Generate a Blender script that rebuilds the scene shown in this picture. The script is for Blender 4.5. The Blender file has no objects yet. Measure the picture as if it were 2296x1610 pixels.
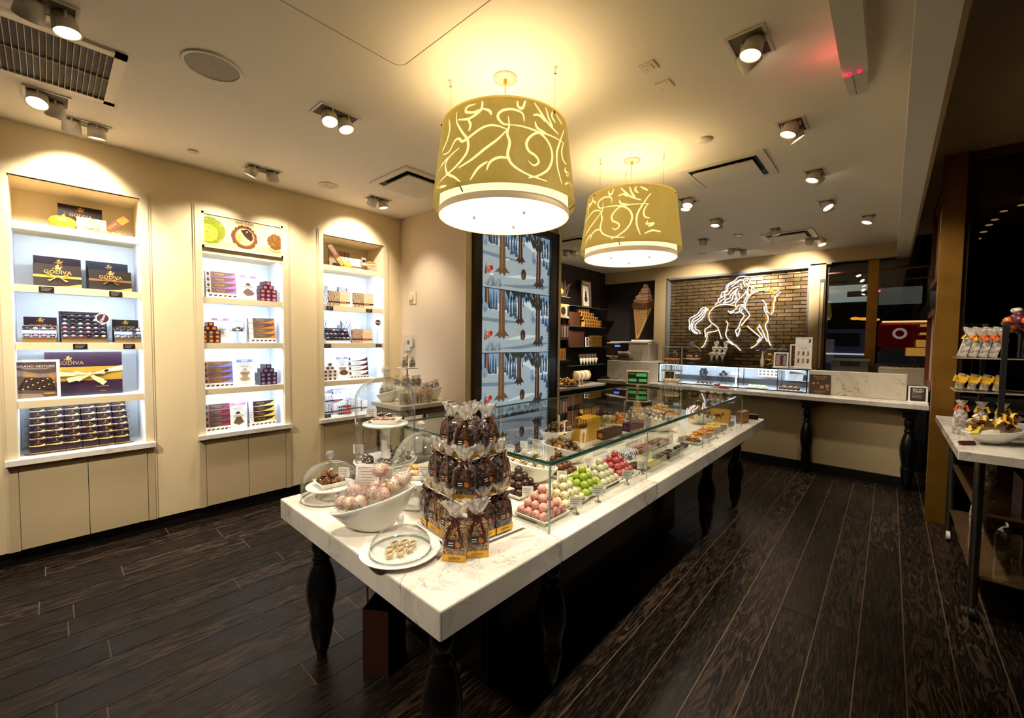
import bpy, math, random
from mathutils import Matrix, Vector
PI = math.pi
random.seed(7)
SC = bpy.context.scene
COL = SC.collection
# ---------------------------------------------------------------- camera
F_PX, PIX_W = 938.08, 2296.0
YAW, PITCH, ROLL = map(math.radians, (42.077, -2.575, 0.634))
fwd = Vector((math.cos(YAW)*math.cos(PITCH), math.sin(YAW)*math.cos(PITCH), math.sin(PITCH)))
rt = Vector((math.sin(YAW), -math.cos(YAW), 0)); up = rt.cross(fwd)
r2 = rt*math.cos(ROLL)+up*math.sin(ROLL); u2 = up*math.cos(ROLL)-rt*math.sin(ROLL)
cam = bpy.data.cameras.new('camera'); cam.sensor_width = 36; cam.lens = 36*F_PX/PIX_W; cam.clip_start = .02
co = bpy.data.objects.new('camera', cam); COL.objects.link(co)
co.matrix_world = Matrix(((r2.x, u2.x, -fwd.x, 0), (r2.y, u2.y, -fwd.y, 0), (r2.z, u2.z, -fwd.z, 1.5), (0, 0, 0, 1)))
SC.camera = co
# ---------------------------------------------------------------- world, exposure, sampling limits
w = bpy.data.worlds.new('night'); SC.world = w; w.use_nodes = True
w.node_tree.nodes['Background'].inputs[0].default_value = (.10, .12, .17, 1)
w.node_tree.nodes['Background'].inputs[1].default_value = .05
vs = SC.view_settings
vs.view_transform = 'Standard'; vs.look = 'None'; vs.gamma = 1; vs.use_curve_mapping = False; vs.exposure = 1.72
cy = SC.cycles
cy.use_adaptive_sampling = True; cy.adaptive_threshold = .04
cy.max_bounces = 8; cy.diffuse_bounces = 4; cy.glossy_bounces = 4; cy.transmission_bounces = 6; cy.transparent_max_bounces = 18
cy.caustics_reflective = False; cy.caustics_refractive = False; cy.sample_clamp_indirect = 3.0; cy.use_denoising = True
# light levels (watts); every lamp is built further down by the fixture that carries it
SPOT_W, WALL_SPOT_W, STRIP_W, PENDANT_W = 36.0, 31.0, .78, 1.35
WARM = (1, .88, .72); COOL = (.72, .85, 1.0)
# ---------------------------------------------------------------- helpers
def lin(c):
    return tuple(((x/255)/12.92 if x/255 <= .04045 else (((x/255)+.055)/1.055)**2.4) for x in c)
_M = {}
def mat(name, col=(200, 200, 200), rough=.5, metal=0., emit=0., ecol=None, var=.08, vscale=40, bump=0., bscale=60, coat=0., sub=0., alpha=1.):
    """A procedural surface: noise-varied colour, optional noise bump."""
    if name in _M: return _M[name]
    m = bpy.data.materials.new(name); m.use_nodes = True; nt = m.node_tree; b = nt.nodes['Principled BSDF']
    c = (*lin(col), 1); b.inputs['Roughness'].default_value = rough; b.inputs['Metallic'].default_value = metal
    b.inputs['Base Color'].default_value = c
    if coat: b.inputs['Coat Weight'].default_value = coat; b.inputs['Coat Roughness'].default_value = .08
    if alpha < 1: b.inputs['Alpha'].default_value = alpha
    tc = nt.nodes.new('ShaderNodeTexCoord')
    if var:
        n = nt.nodes.new('ShaderNodeTexNoise'); n.inputs['Scale'].default_value = vscale; n.inputs['Detail'].default_value = 3
        nt.links.new(tc.outputs['Object'], n.inputs['Vector'])
        r = nt.nodes.new('ShaderNodeMapRange'); r.inputs[3].default_value = 1-var*2; r.inputs[4].default_value = 1+var*2
        nt.links.new(n.outputs['Fac'], r.inputs[0])
        mx = nt.nodes.new('ShaderNodeMix'); mx.data_type = 'RGBA'; mx.blend_type = 'MULTIPLY'; mx.inputs[0].default_value = 1
        mx.inputs[6].default_value = c; nt.links.new(r.outputs[0], mx.inputs[7])
        nt.links.new(mx.outputs[2], b.inputs['Base Color'])
    if bump:
        n2 = nt.nodes.new('ShaderNodeTexNoise'); n2.inputs['Scale'].default_value = bscale; n2.inputs['Detail'].default_value = 4
        nt.links.new(tc.outputs['Object'], n2.inputs['Vector'])
        bp = nt.nodes.new('ShaderNodeBump'); bp.inputs['Strength'].default_value = bump; bp.inputs['Distance'].default_value = .004
        nt.links.new(n2.outputs['Fac'], bp.inputs['Height']); nt.links.new(bp.outputs[0], b.inputs['Normal'])
    if emit:
        b.inputs['Emission Color'].default_value = (*lin(ecol or col), 1); b.inputs['Emission Strength'].default_value = emit
    _M[name] = m; return m
def glass(name, tint=(255, 255, 255), base=.05, top=.85, power=4.0, rough=.02, haze=0., hcol=(230, 230, 235)):
    """Thin clear sheet: what passes straight through, plus a reflection that grows at grazing angles."""
    if name in _M: return _M[name]
    m = bpy.data.materials.new(name); m.use_nodes = True; nt = m.node_tree
    for n in list(nt.nodes): nt.nodes.remove(n)
    N = nt.nodes.new; L = nt.links.new
    o = N('ShaderNodeOutputMaterial'); t = N('ShaderNodeBsdfTransparent'); g = N('ShaderNodeBsdfGlossy'); g.inputs['Roughness'].default_value = rough
    t.inputs[0].default_value = (*lin(tint), 1)
    lw = N('ShaderNodeLayerWeight'); lw.inputs[0].default_value = .5
    p = N('ShaderNodeMath'); p.operation = 'POWER'; p.inputs[1].default_value = power; L(lw.outputs['Facing'], p.inputs[0])
    mr = N('ShaderNodeMapRange'); mr.inputs[3].default_value = base; mr.inputs[4].default_value = top; L(p.outputs[0], mr.inputs[0])
    mx = N('ShaderNodeMixShader'); L(mr.outputs[0], mx.inputs[0]); L(t.outputs[0], mx.inputs[1]); L(g.outputs[0], mx.inputs[2])
    last = mx
    if haze:
        d = N('ShaderNodeBsdfDiffuse'); d.inputs[0].default_value = (*lin(hcol), 1)
        nz = N('ShaderNodeTexNoise'); nz.inputs['Scale'].default_value = 45; tc = N('ShaderNodeTexCoord'); L(tc.outputs['Object'], nz.inputs['Vector'])
        r3 = N('ShaderNodeMapRange'); r3.inputs[1].default_value = .35; r3.inputs[2].default_value = .7; r3.inputs[3].default_value = haze*.3; r3.inputs[4].default_value = haze*1.7
        L(nz.outputs['Fac'], r3.inputs[0])
        m2 = N('ShaderNodeMixShader'); L(r3.outputs[0], m2.inputs[0]); L(mx.outputs[0], m2.inputs[1]); L(d.outputs[0], m2.inputs[2]); last = m2
    L(last.outputs[0], o.inputs[0]); _M[name] = m; return m
def speck(name, c1, c2, scale=120, lo=.45, hi=.55, rough=.5, bump=.5, metal=0., kind='noise', stretch=None):
    """Two colours mixed by a procedural pattern (sprinkles, nuts, flakes, print)."""
    if name in _M: return _M[name]
    m = mat(name, c1, rough, metal, var=0); nt = m.node_tree; b = nt.nodes['Principled BSDF']; N = nt.nodes.new; L = nt.links.new
    tc = N('ShaderNodeTexCoord'); t = N('ShaderNodeTexVoronoi' if kind == 'vor' else ('ShaderNodeTexWave' if kind == 'wave' else 'ShaderNodeTexNoise'))
    t.inputs['Scale'].default_value = scale
    if kind == 'wave': t.inputs['Distortion'].default_value = 9; t.inputs['Detail'].default_value = 1.5
    src = tc.outputs['Object']
    if stretch:
        mp = N('ShaderNodeMapping'); mp.inputs['Scale'].default_value = stretch; L(src, mp.inputs[0]); src = mp.outputs[0]
    L(src, t.inputs['Vector'])
    r = N('ShaderNodeMapRange'); r.inputs[1].default_value = lo; r.inputs[2].default_value = hi
    L(t.outputs['Distance' if kind == 'vor' else 'Fac'], r.inputs[0])
    mx = N('ShaderNodeMix'); mx.data_type = 'RGBA'; mx.inputs[6].default_value = (*lin(c1), 1)
    L(r.outputs[0], mx.inputs[0])
    if c2 == 'rainbow':
        cr = N('ShaderNodeValToRGB'); cr.color_ramp.interpolation = 'CONSTANT'
        cols = [(235, 90, 130), (250, 210, 60), (110, 190, 90), (80, 130, 210), (240, 130, 50), (250, 240, 235)]
        e = cr.color_ramp.elements
        while len(e) < 6: e.new(.5)
        for i, c in enumerate(cols): e[i].position = i/6; e[i].color = (*lin(c), 1)
        sx = N('ShaderNodeSeparateColor'); L(t.outputs['Color'], sx.inputs[0]); L(sx.outputs[0], cr.inputs[0]); L(cr.outputs[0], mx.inputs[7])
    else: mx.inputs[7].default_value = (*lin(c2), 1)
    L(mx.outputs[2], b.inputs['Base Color'])
    if bump:
        bp = N('ShaderNodeBump'); bp.inputs['Strength'].default_value = bump; bp.inputs['Distance'].default_value = .003
        L(r.outputs[0], bp.inputs['Height']); L(bp.outputs[0], b.inputs['Normal'])
    return m
def marble(name, base, vein, rough=.12, scale=2.2):
    if name in _M: return _M[name]
    m = mat(name, base, rough, var=0); nt = m.node_tree; b = nt.nodes['Principled BSDF']; N = nt.nodes.new; L = nt.links.new
    tc = N('ShaderNodeTexCoord'); mp = N('ShaderNodeMapping'); mp.inputs['Rotation'].default_value = (.3, .5, .7); mp.inputs['Scale'].default_value = (1, 2.1, 1.3); L(tc.outputs['Object'], mp.inputs[0])
    acc = None
    for k, (s, wd, st) in enumerate(((scale, .018, .8), (scale*2.3, .02, .45), (scale*.5, .12, .30))):
        n = N('ShaderNodeTexNoise'); n.inputs['Scale'].default_value = s; n.inputs['Detail'].default_value = 6; n.inputs['Roughness'].default_value = .62; n.inputs['Distortion'].default_value = .9
        L(mp.outputs[0], n.inputs['Vector'])
        a = N('ShaderNodeMath'); a.operation = 'SUBTRACT'; a.inputs[1].default_value = .5+.01*k; L(n.outputs['Fac'], a.inputs[0])
        ab = N('ShaderNodeMath'); ab.operation = 'ABSOLUTE'; L(a.outputs[0], ab.inputs[0])
        r = N('ShaderNodeMapRange'); r.inputs[1].default_value = 0; r.inputs[2].default_value = wd; r.inputs[3].default_value = st; r.inputs[4].default_value = 0; L(ab.outputs[0], r.inputs[0])
        if acc is None: acc = r
        else:
            mxm = N('ShaderNodeMath'); mxm.operation = 'MAXIMUM'; L(acc.outputs[0], mxm.inputs[0]); L(r.outputs[0], mxm.inputs[1]); acc = mxm
    mask = N('ShaderNodeTexNoise'); mask.inputs['Scale'].default_value = scale*.8; L(mp.outputs[0], mask.inputs['Vector'])
    mr = N('ShaderNodeMapRange'); mr.inputs[1].default_value = .38; mr.inputs[2].default_value = .62; L(mask.outputs['Fac'], mr.inputs[0])
    mu = N('ShaderNodeMath'); mu.operation = 'MULTIPLY'; L(acc.outputs[0], mu.inputs[0]); L(mr.outputs[0], mu.inputs[1])
    mx = N('ShaderNodeMix'); mx.data_type = 'RGBA'; mx.inputs[6].default_value = (*lin(base), 1); mx.inputs[7].default_value = (*lin(vein), 1)
    L(mu.outputs[0], mx.inputs[0]); L(mx.outputs[2], b.inputs['Base Color']); return m
_TC = {}
def text_mesh(s, size, bold=0.):
    k = (s, bool(bold))
    if k not in _TC:
        c = bpy.data.curves.new('t', 'FONT'); c.body = s; c.size = 1; c.align_x = 'CENTER'; c.align_y = 'CENTER'; c.resolution_u = 2; c.offset = .012 if bold else 0
        o = bpy.data.objects.new('t', c); COL.objects.link(o); dg = bpy.context.evaluated_depsgraph_get()
        me = bpy.data.meshes.new_from_object(o.evaluated_get(dg))
        _TC[k] = ([tuple(v.co) for v in me.vertices], [tuple(p.vertices) for p in me.polygons])
        bpy.data.meshes.remove(me); bpy.data.objects.remove(o); bpy.data.curves.remove(c)
    return [(x*size, y*size, z) for x, y, z in _TC[k][0]], _TC[k][1]
for s_, b_ in (('GODIVA', 0), ('GODIVA', 1), ('New', 1), ('NEW', 1), ('NUT CASE', 0), ('GRAND GESTURE', 0)): text_mesh(s_, 1, b_)
class MB:
    """Collects shapes into one mesh; mi picks the material slot."""
    def __init__(s): s.v = []; s.f = []; s.m = []; s.sm = []; s.off = 0.; s.step = .00012
    def raw(s, vs_, fs, mi=0, smooth=False, M=None):
        b = len(s.v); s.v += [tuple(M @ Vector(v)) if M else tuple(v) for v in vs_]
        for f in fs: s.f.append(tuple(b+i for i in f)); s.m.append(mi); s.sm.append(smooth)
        return s
    def box(s, c, d, mi=0, M=None, rz=0, taper=1.):
        x, y, z = d[0]/2, d[1]/2, d[2]/2
        R = Matrix.Translation(c) @ Matrix.Rotation(rz, 4, 'Z')
        if M: R = M @ R
        t = taper
        return s.raw([(-x, -y, -z), (x, -y, -z), (x, y, -z), (-x, y, -z), (-x*t, -y*t, z), (x*t, -y*t, z), (x*t, y*t, z), (-x*t, y*t, z)],
                     [(0, 3, 2, 1), (4, 5, 6, 7), (0, 1, 5, 4), (1, 2, 6, 5), (2, 3, 7, 6), (3, 0, 4, 7)], mi, False, R)
    def b2(s, x0, x1, y0, y1, z0, z1, mi=0, M=None): return s.box(((x0+x1)/2, (y0+y1)/2, (z0+z1)/2), (x1-x0, y1-y0, z1-z0), mi, M)
    def rbox(s, c, d, r=.004, mi=0, M=None, rz=0):
        """box with its four upright edges and top edge eased"""
        x, y, h = d[0]/2, d[1]/2, d[2]; n = 3
        def ring(ins, z):
            out = []; rr = max(r-ins, 1e-4)
            for cx, cy_, a0 in ((x-r, y-r, 0), (-x+r, y-r, PI/2), (-x+r, -y+r, PI), (x-r, -y+r, 1.5*PI)):
                for k in range(n+1): a = a0+k*PI/2/n; out.append((cx+rr*math.cos(a), cy_+rr*math.sin(a), z))
            return out
        rings = [ring(r*.5, -h/2), ring(0, -h/2+r*.5), ring(0, h/2-r), ring(r*.3, h/2-r*.3), ring(r*.95, h/2)]
        R = Matrix.Translation(c) @ Matrix.Rotation(rz, 4, 'Z')
        if M: R = M @ R
        return s.loft(rings, mi, True, True, False, R)
    def loft(s, rings, mi=0, cap0=False, cap1=False, smooth=True, M=None, closed=True):
        n = len(rings[0]); vv = [p for r in rings for p in r]; ff = []
        for i in range(len(rings)-1):
            for k in range(n if closed else n-1):
                k2 = (k+1) % n; ff.append((i*n+k, i*n+k2, (i+1)*n+k2, (i+1)*n+k))
        s.raw(vv, ff, mi, smooth, M)
        if cap0: s.raw(rings[0][::-1], [tuple(range(n))], mi, False, M)
        if cap1: s.raw(rings[-1], [tuple(range(n))], mi, False, M)
        return s
    def lathe(s, prof, n=24, mi=0, c=(0, 0, 0), M=None, cap0=False, cap1=False, smooth=True, sx=1., sy=1.):
        rings = [[(r*sx*math.cos(2*PI*k/n), r*sy*math.sin(2*PI*k/n), z) for k in range(n)] for r, z in prof]
        R = Matrix.Translation(c)
        if M: R = M @ R
        return s.loft(rings, mi, cap0, cap1, smooth, R)
    def cyl(s, c, r, h, n=20, mi=0, M=None, r1=None):
        r1 = r if r1 is None else r1
        return s.lathe([(r, -h/2), (r1, h/2)], n, mi, c, M, True, True)
    def ball(s, c, r, mi=0, nu=12, nv=8, sc=(1, 1, 1), M=None):
        rings = []
        for i in range(nv+1):
            t = -PI/2+PI*i/nv; q = max(math.cos(t), 1e-3)
            rings.append([(c[0]+r*sc[0]*q*math.cos(2*PI*k/nu), c[1]+r*sc[1]*q*math.sin(2*PI*k/nu), c[2]+r*sc[2]*math.sin(t)) for k in range(nu)])
        return s.loft(rings, mi, True, True, True, M)
    def tube(s, pts, r, n=6, mi=0, M=None, taper=None):
        P = [Vector(p) for p in pts]; rings = []; up0 = Vector((0, 0, 1))
        for i, p in enumerate(P):
            t = (P[min(i+1, len(P)-1)]-P[max(i-1, 0)]).normalized()
            u = up0 if abs(t.dot(up0)) < .9 else Vector((1, 0, 0))
            a = t.cross(u).normalized(); b = t.cross(a).normalized(); rr = r if taper is None else r*taper[i]
            rings.append([tuple(p+a*rr*math.cos(2*PI*k/n)+b*rr*math.sin(2*PI*k/n)) for k in range(n)])
        return s.loft(rings, mi, True, True, True, M)
    def poly(s, pts, mi=0, M=None): return s.raw(pts, [tuple(range(len(pts)))], mi, False, M)
    def ribbon(s, pts, wd, mi=0, M=None, nrm=(0, -1, 0), th=0.):
        """flat strip along pts; nrm is the direction it faces"""
        P = [Vector(p) for p in pts]; Nn = Vector(nrm); a = []; b = []
        for i, p in enumerate(P):
            t = (P[min(i+1, len(P)-1)]-P[max(i-1, 0)]).normalized(); q = t.cross(Nn).normalized()*(wd[i] if isinstance(wd, (list, tuple)) else wd)/2
            a.append(tuple(p+q)); b.append(tuple(p-q))
        n = len(P); s.raw(a+b, [(i, i+1, n+i+1, n+i) for i in range(n-1)], mi, False, M); return s
    # flat artwork in the local XZ plane, facing -y; every call lies a hair in front of the last
    def _o(s): s.off -= s.step; return s.off
    def rect(s, x0, x1, z0, z1, mi=0, M=None): y = s._o(); return s.poly([(x0, y, z0), (x1, y, z0), (x1, y, z1), (x0, y, z1)], mi, M)
    def ell(s, cx, cz, rx, rz, mi=0, M=None, n=18): y = s._o(); return s.poly([(cx+rx*math.cos(2*PI*k/n), y, cz+rz*math.sin(2*PI*k/n)) for k in range(n)], mi, M)
    def pg(s, pts, mi=0, M=None): y = s._o(); return s.poly([(x, y, z) for x, z in pts], mi, M)
    def txt(s, t, x, z, size, mi=0, M=None, bold=0., sx=1.):
        vs_, fs = text_mesh(t, size, bold); y = s._o()
        return s.raw([(x+v[0]*sx, y, z+v[1]) for v in vs_], fs, mi, False, M)
    def build(s, name, mats, parent=None, loc=(0, 0, 0), rz=0):
        me = bpy.data.meshes.new(name); me.from_pydata(s.v, [], s.f)
        for m in (mats if isinstance(mats, (list, tuple)) else [mats]): me.materials.append(m)
        me.polygons.foreach_set('material_index', s.m); me.polygons.foreach_set('use_smooth', s.sm); me.update()
        o = bpy.data.objects.new(name, me); COL.objects.link(o); o.location = loc; o.rotation_euler = (0, 0, rz)
        if parent: o.parent = parent
        return o
def tag(o, label, cat, group=None, kind=None):
    o['label'] = label; o['category'] = cat
    if group: o['group'] = group
    if kind: o['kind'] = kind
    return o
def thing(name, label, cat, loc=(0, 0, 0), rz=0, group=None):
    o = bpy.data.objects.new(name, None); o.empty_display_size = .05; COL.objects.link(o); o.location = loc; o.rotation_euler = (0, 0, rz)
    return tag(o, label, cat, group)
def struct(mb, name, mats, label=None):
    o = mb.build(name, mats); o['kind'] = 'structure'
    o['label'] = label or name.replace('_', ' '); o['category'] = 'room'
    return o
def dup(root, loc, rz=0, label=None, group=None, rot=None):
    r = root.copy(); COL.objects.link(r); r.location = loc; r.rotation_euler = rot or (0, 0, rz)
    if label: r['label'] = label
    if group: r['group'] = group
    for ch in list(root.children):
        c = ch.copy(); COL.objects.link(c); c.parent = r
        for g in ch.children:
            d = g.copy(); COL.objects.link(d); d.parent = c
    return r
def lamp(kind, name, loc, power, col=WARM, parent=None, **kw):
    l = bpy.data.lights.new(name, kind); l.energy = power; l.color = col
    rot = kw.pop('rot', None); aim = kw.pop('aim', None)
    for k, v in kw.items(): setattr(l, k, v)
    o = bpy.data.objects.new(name, l); COL.objects.link(o); o.location = loc
    if rot: o.rotation_euler = rot
    if aim is not None: o.rotation_euler = (Vector(aim)-Vector(loc)).to_track_quat('-Z', 'Y').to_euler()
    if parent: o.parent = parent
    return o
def rx(a): return Matrix.Rotation(a, 4, 'X')
def ry(a): return Matrix.Rotation(a, 4, 'Y')
def rzm(a): return Matrix.Rotation(a, 4, 'Z')
def tr(x, y, z): return Matrix.Translation((x, y, z))
# ---------------------------------------------------------------- shared materials
CREAM = mat('cream_wall_paint', (224, 204, 162), .6, var=.02, vscale=3)
CEILM = mat('ceiling_paint', (232, 222, 204), .65, var=.015, vscale=3)
TRIM = mat('cream_trim_paint', (214, 198, 162), .45, var=.02, vscale=6)
CAB = mat('cream_cabinet_laminate', (196, 176, 138), .5, var=.03, vscale=90)
WHITEL = mat('white_shelf_laminate', (232, 234, 236), .4, var=.01)
MARB = marble('white_veined_marble', (226, 219, 206), (128, 118, 104))
MARB2 = marble('grey_veined_marble', (206, 196, 178), (96, 84, 70), .18, 1.6)
BLACKW = mat('black_lacquered_wood', (13, 11, 10), .28, var=.2, vscale=14, coat=.6)
KICK = mat('dark_kickboard', (10, 8, 7), .45, var=.2)
PORC = mat('white_porcelain', (240, 236, 226), .12, var=.01, coat=.5)
CHROME = mat('polished_chrome', (205, 200, 190), .12, 1., var=.02)
STEEL = mat('brushed_steel', (170, 165, 155), .3, 1., var=.06, vscale=80)
CLEAR = glass('clear_glass', (250, 252, 251), .07, .95, 2.6)
PANE = glass('case_glass', (246, 250, 247), .05, .95, 3.2)
EDGE = mat('green_glass_edge', (46, 84, 70), .1, var=.1, coat=.5)
EDGEL = mat('pale_glass_edge', (150, 172, 156), .1, var=.1, coat=.5)
ACRYL = glass('clear_acrylic', (250, 250, 248), .06, .7, 3.0)
CELLO = glass('cellophane', (250, 248, 244), .14, .8, 2.0, .12, .42, (244, 236, 224))
PAPER = mat('white_card', (240, 236, 228), .6, var=.01)
INK = mat('dark_print', (40, 30, 28), .6, var=.05)
GREYINK = mat('grey_print', (140, 132, 126), .6, var=.05)
GOLD = mat('gold_foil', (214, 168, 62), .28, .75, var=.15, vscale=60)
GOLDT = mat('gold_print', (190, 150, 78), .35, .4, var=.05)
CHOC = mat('dark_chocolate_box', (31, 16, 15), .38, var=.12)
PLUM = mat('plum_box_card', (40, 22, 34), .38, var=.1)
DKBOX = mat('black_brown_box_card', (28, 22, 19), .38, var=.1)
CREAMR = mat('cream_satin_ribbon', (226, 198, 138), .35, var=.1, vscale=70)
BROWNR = mat('brown_satin_ribbon', (74, 38, 22), .3, var=.12, vscale=70)
BLACKM = mat('matte_black', (12, 11, 11), .5, var=.1)
BRONZE = mat('brushed_bronze', (160, 116, 46), .38, .75, var=.2, vscale=5)
LAMPON = mat('lit_lamp_face', (255, 236, 205), .4, emit=5., ecol=(255, 232, 196), var=0)
LAMPW = mat('lamp_white_enamel', (214, 205, 186), .35, var=.02)
# ================================================================ the setting
H = 2.84
# floor: planks along X, each with its own tone
def floor():
    m = MB(); rnd = []; y = -2.0; row = 0
    while y < 4.2:
        x = -1.6-random.random()*1.2
        while x < 8.2:
            L = random.choice((1.0, 1.3, 1.6, 1.9)); x1 = x+L; k = random.random(); g = .0028
            m.raw([(x+g, y+g, 0), (x1-g, y+g, 0), (x1-g, y+.172-g, 0), (x+g, y+.172-g, 0)], [(0, 1, 2, 3)], 0); rnd.append(k); x = x1
        y += .172
    m.raw([(-2.9, -2.1, -.003), (8.3, -2.1, -.003), (8.3, 4.4, -.003), (-2.9, 4.4, -.003)], [(0, 1, 2, 3)], 1); rnd.append(0)
    fm = mat('dark_oak_planks', (30, 22, 17), .34, var=0); nt = fm.node_tree; b = nt.nodes['Principled BSDF']; N = nt.nodes.new; K = nt.links.new
    at = N('ShaderNodeAttribute'); at.attribute_name = 'plank'
    tc = N('ShaderNodeTexCoord'); ad = N('ShaderNodeVectorMath'); ad.operation = 'MULTIPLY_ADD'
    cm = N('ShaderNodeCombineXYZ'); K(at.outputs['Fac'], cm.inputs[0]); K(at.outputs['Fac'], cm.inputs[1]); K(at.outputs['Fac'], cm.inputs[2])
    ad.inputs[1].default_value = (37, 53, 71); K(cm.outputs[0], ad.inputs[0]); K(tc.outputs['Object'], ad.inputs[2])
    mp = N('ShaderNodeMapping'); mp.inputs['Scale'].default_value = (2.2, 15, 1); K(ad.outputs[0], mp.inputs[0])
    wv = N('ShaderNodeTexNoise'); wv.inputs['Scale'].default_value = 1.5; wv.inputs['Detail'].default_value = 2; wv.inputs['Distortion'].default_value = 1.1; K(mp.outputs[0], wv.inputs['Vector'])
    ml = N('ShaderNodeMath'); ml.operation = 'MULTIPLY'; ml.inputs[1].default_value = 26; K(wv.outputs['Fac'], ml.inputs[0])
    sn = N('ShaderNodeMath'); sn.operation = 'SINE'; K(ml.outputs[0], sn.inputs[0])
    mp2 = N('ShaderNodeMapping'); mp2.inputs['Scale'].default_value = (9, 130, 1); K(ad.outputs[0], mp2.inputs[0])
    fn = N('ShaderNodeTexNoise'); fn.inputs['Scale'].default_value = 1.6; fn.inputs['Detail'].default_value = 4; K(mp2.outputs[0], fn.inputs['Vector'])
    r1 = N('ShaderNodeMapRange'); r1.inputs[1].default_value = .2; r1.inputs[2].default_value = 1; r1.inputs[4].default_value = .55; K(sn.outputs[0], r1.inputs[0])
    r2_ = N('ShaderNodeMapRange'); r2_.inputs[1].default_value = .5; r2_.inputs[2].default_value = .75; K(fn.outputs['Fac'], r2_.inputs[0])
    mg = N('ShaderNodeMath'); mg.operation = 'MULTIPLY'; K(r1.outputs[0], mg.inputs[0])
    pr = N('ShaderNodeMapRange'); pr.inputs[1].default_value = .25; pr.inputs[3].default_value = .12; pr.inputs[4].default_value = 1.1; K(at.outputs['Fac'], pr.inputs[0]); K(pr.outputs[0], mg.inputs[1])
    gr = N('ShaderNodeMath'); gr.operation = 'MULTIPLY_ADD'; gr.inputs[1].default_value = .5; K(r2_.outputs[0], gr.inputs[0]); K(mg.outputs[0], gr.inputs[2])
    mx = N('ShaderNodeMix'); mx.data_type = 'RGBA'; mx.inputs[6].default_value = (*lin((13, 10, 8)), 1); mx.inputs[7].default_value = (*lin((84, 66, 50)), 1)
    K(gr.outputs[0], mx.inputs[0]); K(mx.outputs[2], b.inputs['Base Color'])
    rr = N('ShaderNodeMapRange'); rr.inputs[3].default_value = .33; rr.inputs[4].default_value = .55; b.inputs['Specular IOR Level'].default_value = .16; K(gr.outputs[0], rr.inputs[0]); K(rr.outputs[0], b.inputs['Roughness'])
    bp = N('ShaderNodeBump'); bp.inputs['Strength'].default_value = .25; bp.inputs['Distance'].default_value = .002; K(gr.outputs[0], bp.inputs['Height']); K(bp.outputs[0], b.inputs['Normal'])
    o = struct(m, 'floor', [fm, mat('seam_bevel_highlight', (92, 70, 48), .6, var=.3, vscale=8)])  # gap base painted pale brown for the highlights on plank bevels
    a = o.data.attributes.new('plank', 'FLOAT', 'FACE'); a.data.foreach_set('value', rnd)
floor()
# ceiling with the recess over the shop window
m = MB(); m.b2(-3, 8.3, -.02, 4.75, H, H+.1); m.b2(-3, 8.3, -.14, -.02, 2.65, H+.1); struct(m, 'ceiling', [CEILM])
m = MB(); m.b2(-3, 8.3, -2.2, -.14, 3.05, 3.15); m.b2(-3, 8.3, -.16, -.14, 2.65, 3.05); struct(m, 'trim_1', [mat('window_recess_paint', (150, 122, 78), .6, var=.03)])
# left wall: piers, strip above and strips below the three niches
YW, NB = 4.14, 4.52
NICHE = [(-.15, .475), (.845, 1.45), (1.815, 2.475)]      # clear openings in X
ZT, ZS = 2.51, .70                                           # opening top, sill
m = MB(); xs = [-3]+[v for a in NICHE for v in a]+[2.68]
for i in range(0, len(xs), 2): m.b2(xs[i], xs[i+1], YW, NB, .1, H)
for a, b in NICHE: m.b2(a, b, YW, NB, ZT, H); 
struct(m, 'wall_left', [CREAM])
m = MB(); m.b2(-3, 2.7, YW+.03, YW+.08, 0, .1); struct(m, 'baseboard_left', [KICK])
# pier wall (facing the door) and video-wall pier
m = MB(); m.b2(2.68, 4.16, 3.04, 4.3, 0, H); struct(m, 'wall_centre', [mat('pale_wall_paint', (206, 186, 158), .6, var=.02, vscale=3)])
m = MB(); m.b2(2.68, 2.755, 3.025, 3.04, 0, H); m.b2(4.135, 4.2, 3.0, 3.3, 0, H); struct(m, 'trim_2', [TRIM])
m = MB(); m.b2(2.655, 2.68, 3.04, 4.14, 0, .1); struct(m, 'baseboard_centre', [KICK])
# dark alcove walls, back wall pilasters, bulkhead
DARKW = mat('dark_brown_wall', (34, 24, 21), .5, var=.12, vscale=5)
m = MB(); m.b2(4.16, 7.6, 4.26, 4.36, 0, H); struct(m, 'wall_alcove', [DARKW])
m = MB(); m.b2(7.46, 7.56, .66, 4.26, 2.63, H); m.b2(7.46, 7.56, -.14, .66, 2.65, H); m.b2(7.46, 7.62, 3.01, 3.235, 0, 2.63); m.b2(7.46, 7.62, .72, .905, 0, 2.65)
struct(m, 'wall_back', [mat('bulkhead_paint', (196, 172, 128), .6, var=.02, vscale=3)])
m = MB(); m.b2(7.58, 7.64, 3.2, 4.3, 0, 2.7); struct(m, 'wall_back_recess', [DARKW])
m = MB(); m.b2(7.455, 7.60, .905, .93, 0, 2.63, 0); m.b2(7.452, 7.60, 2.985, 3.012, 0, 2.63, 0); m.b2(7.452, 7.60, .905, 3.01, 2.60, 2.632, 0); struct(m, 'trim_3', [mat('grey_panel_edge', (120, 122, 124), .4, var=.03)])
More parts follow.
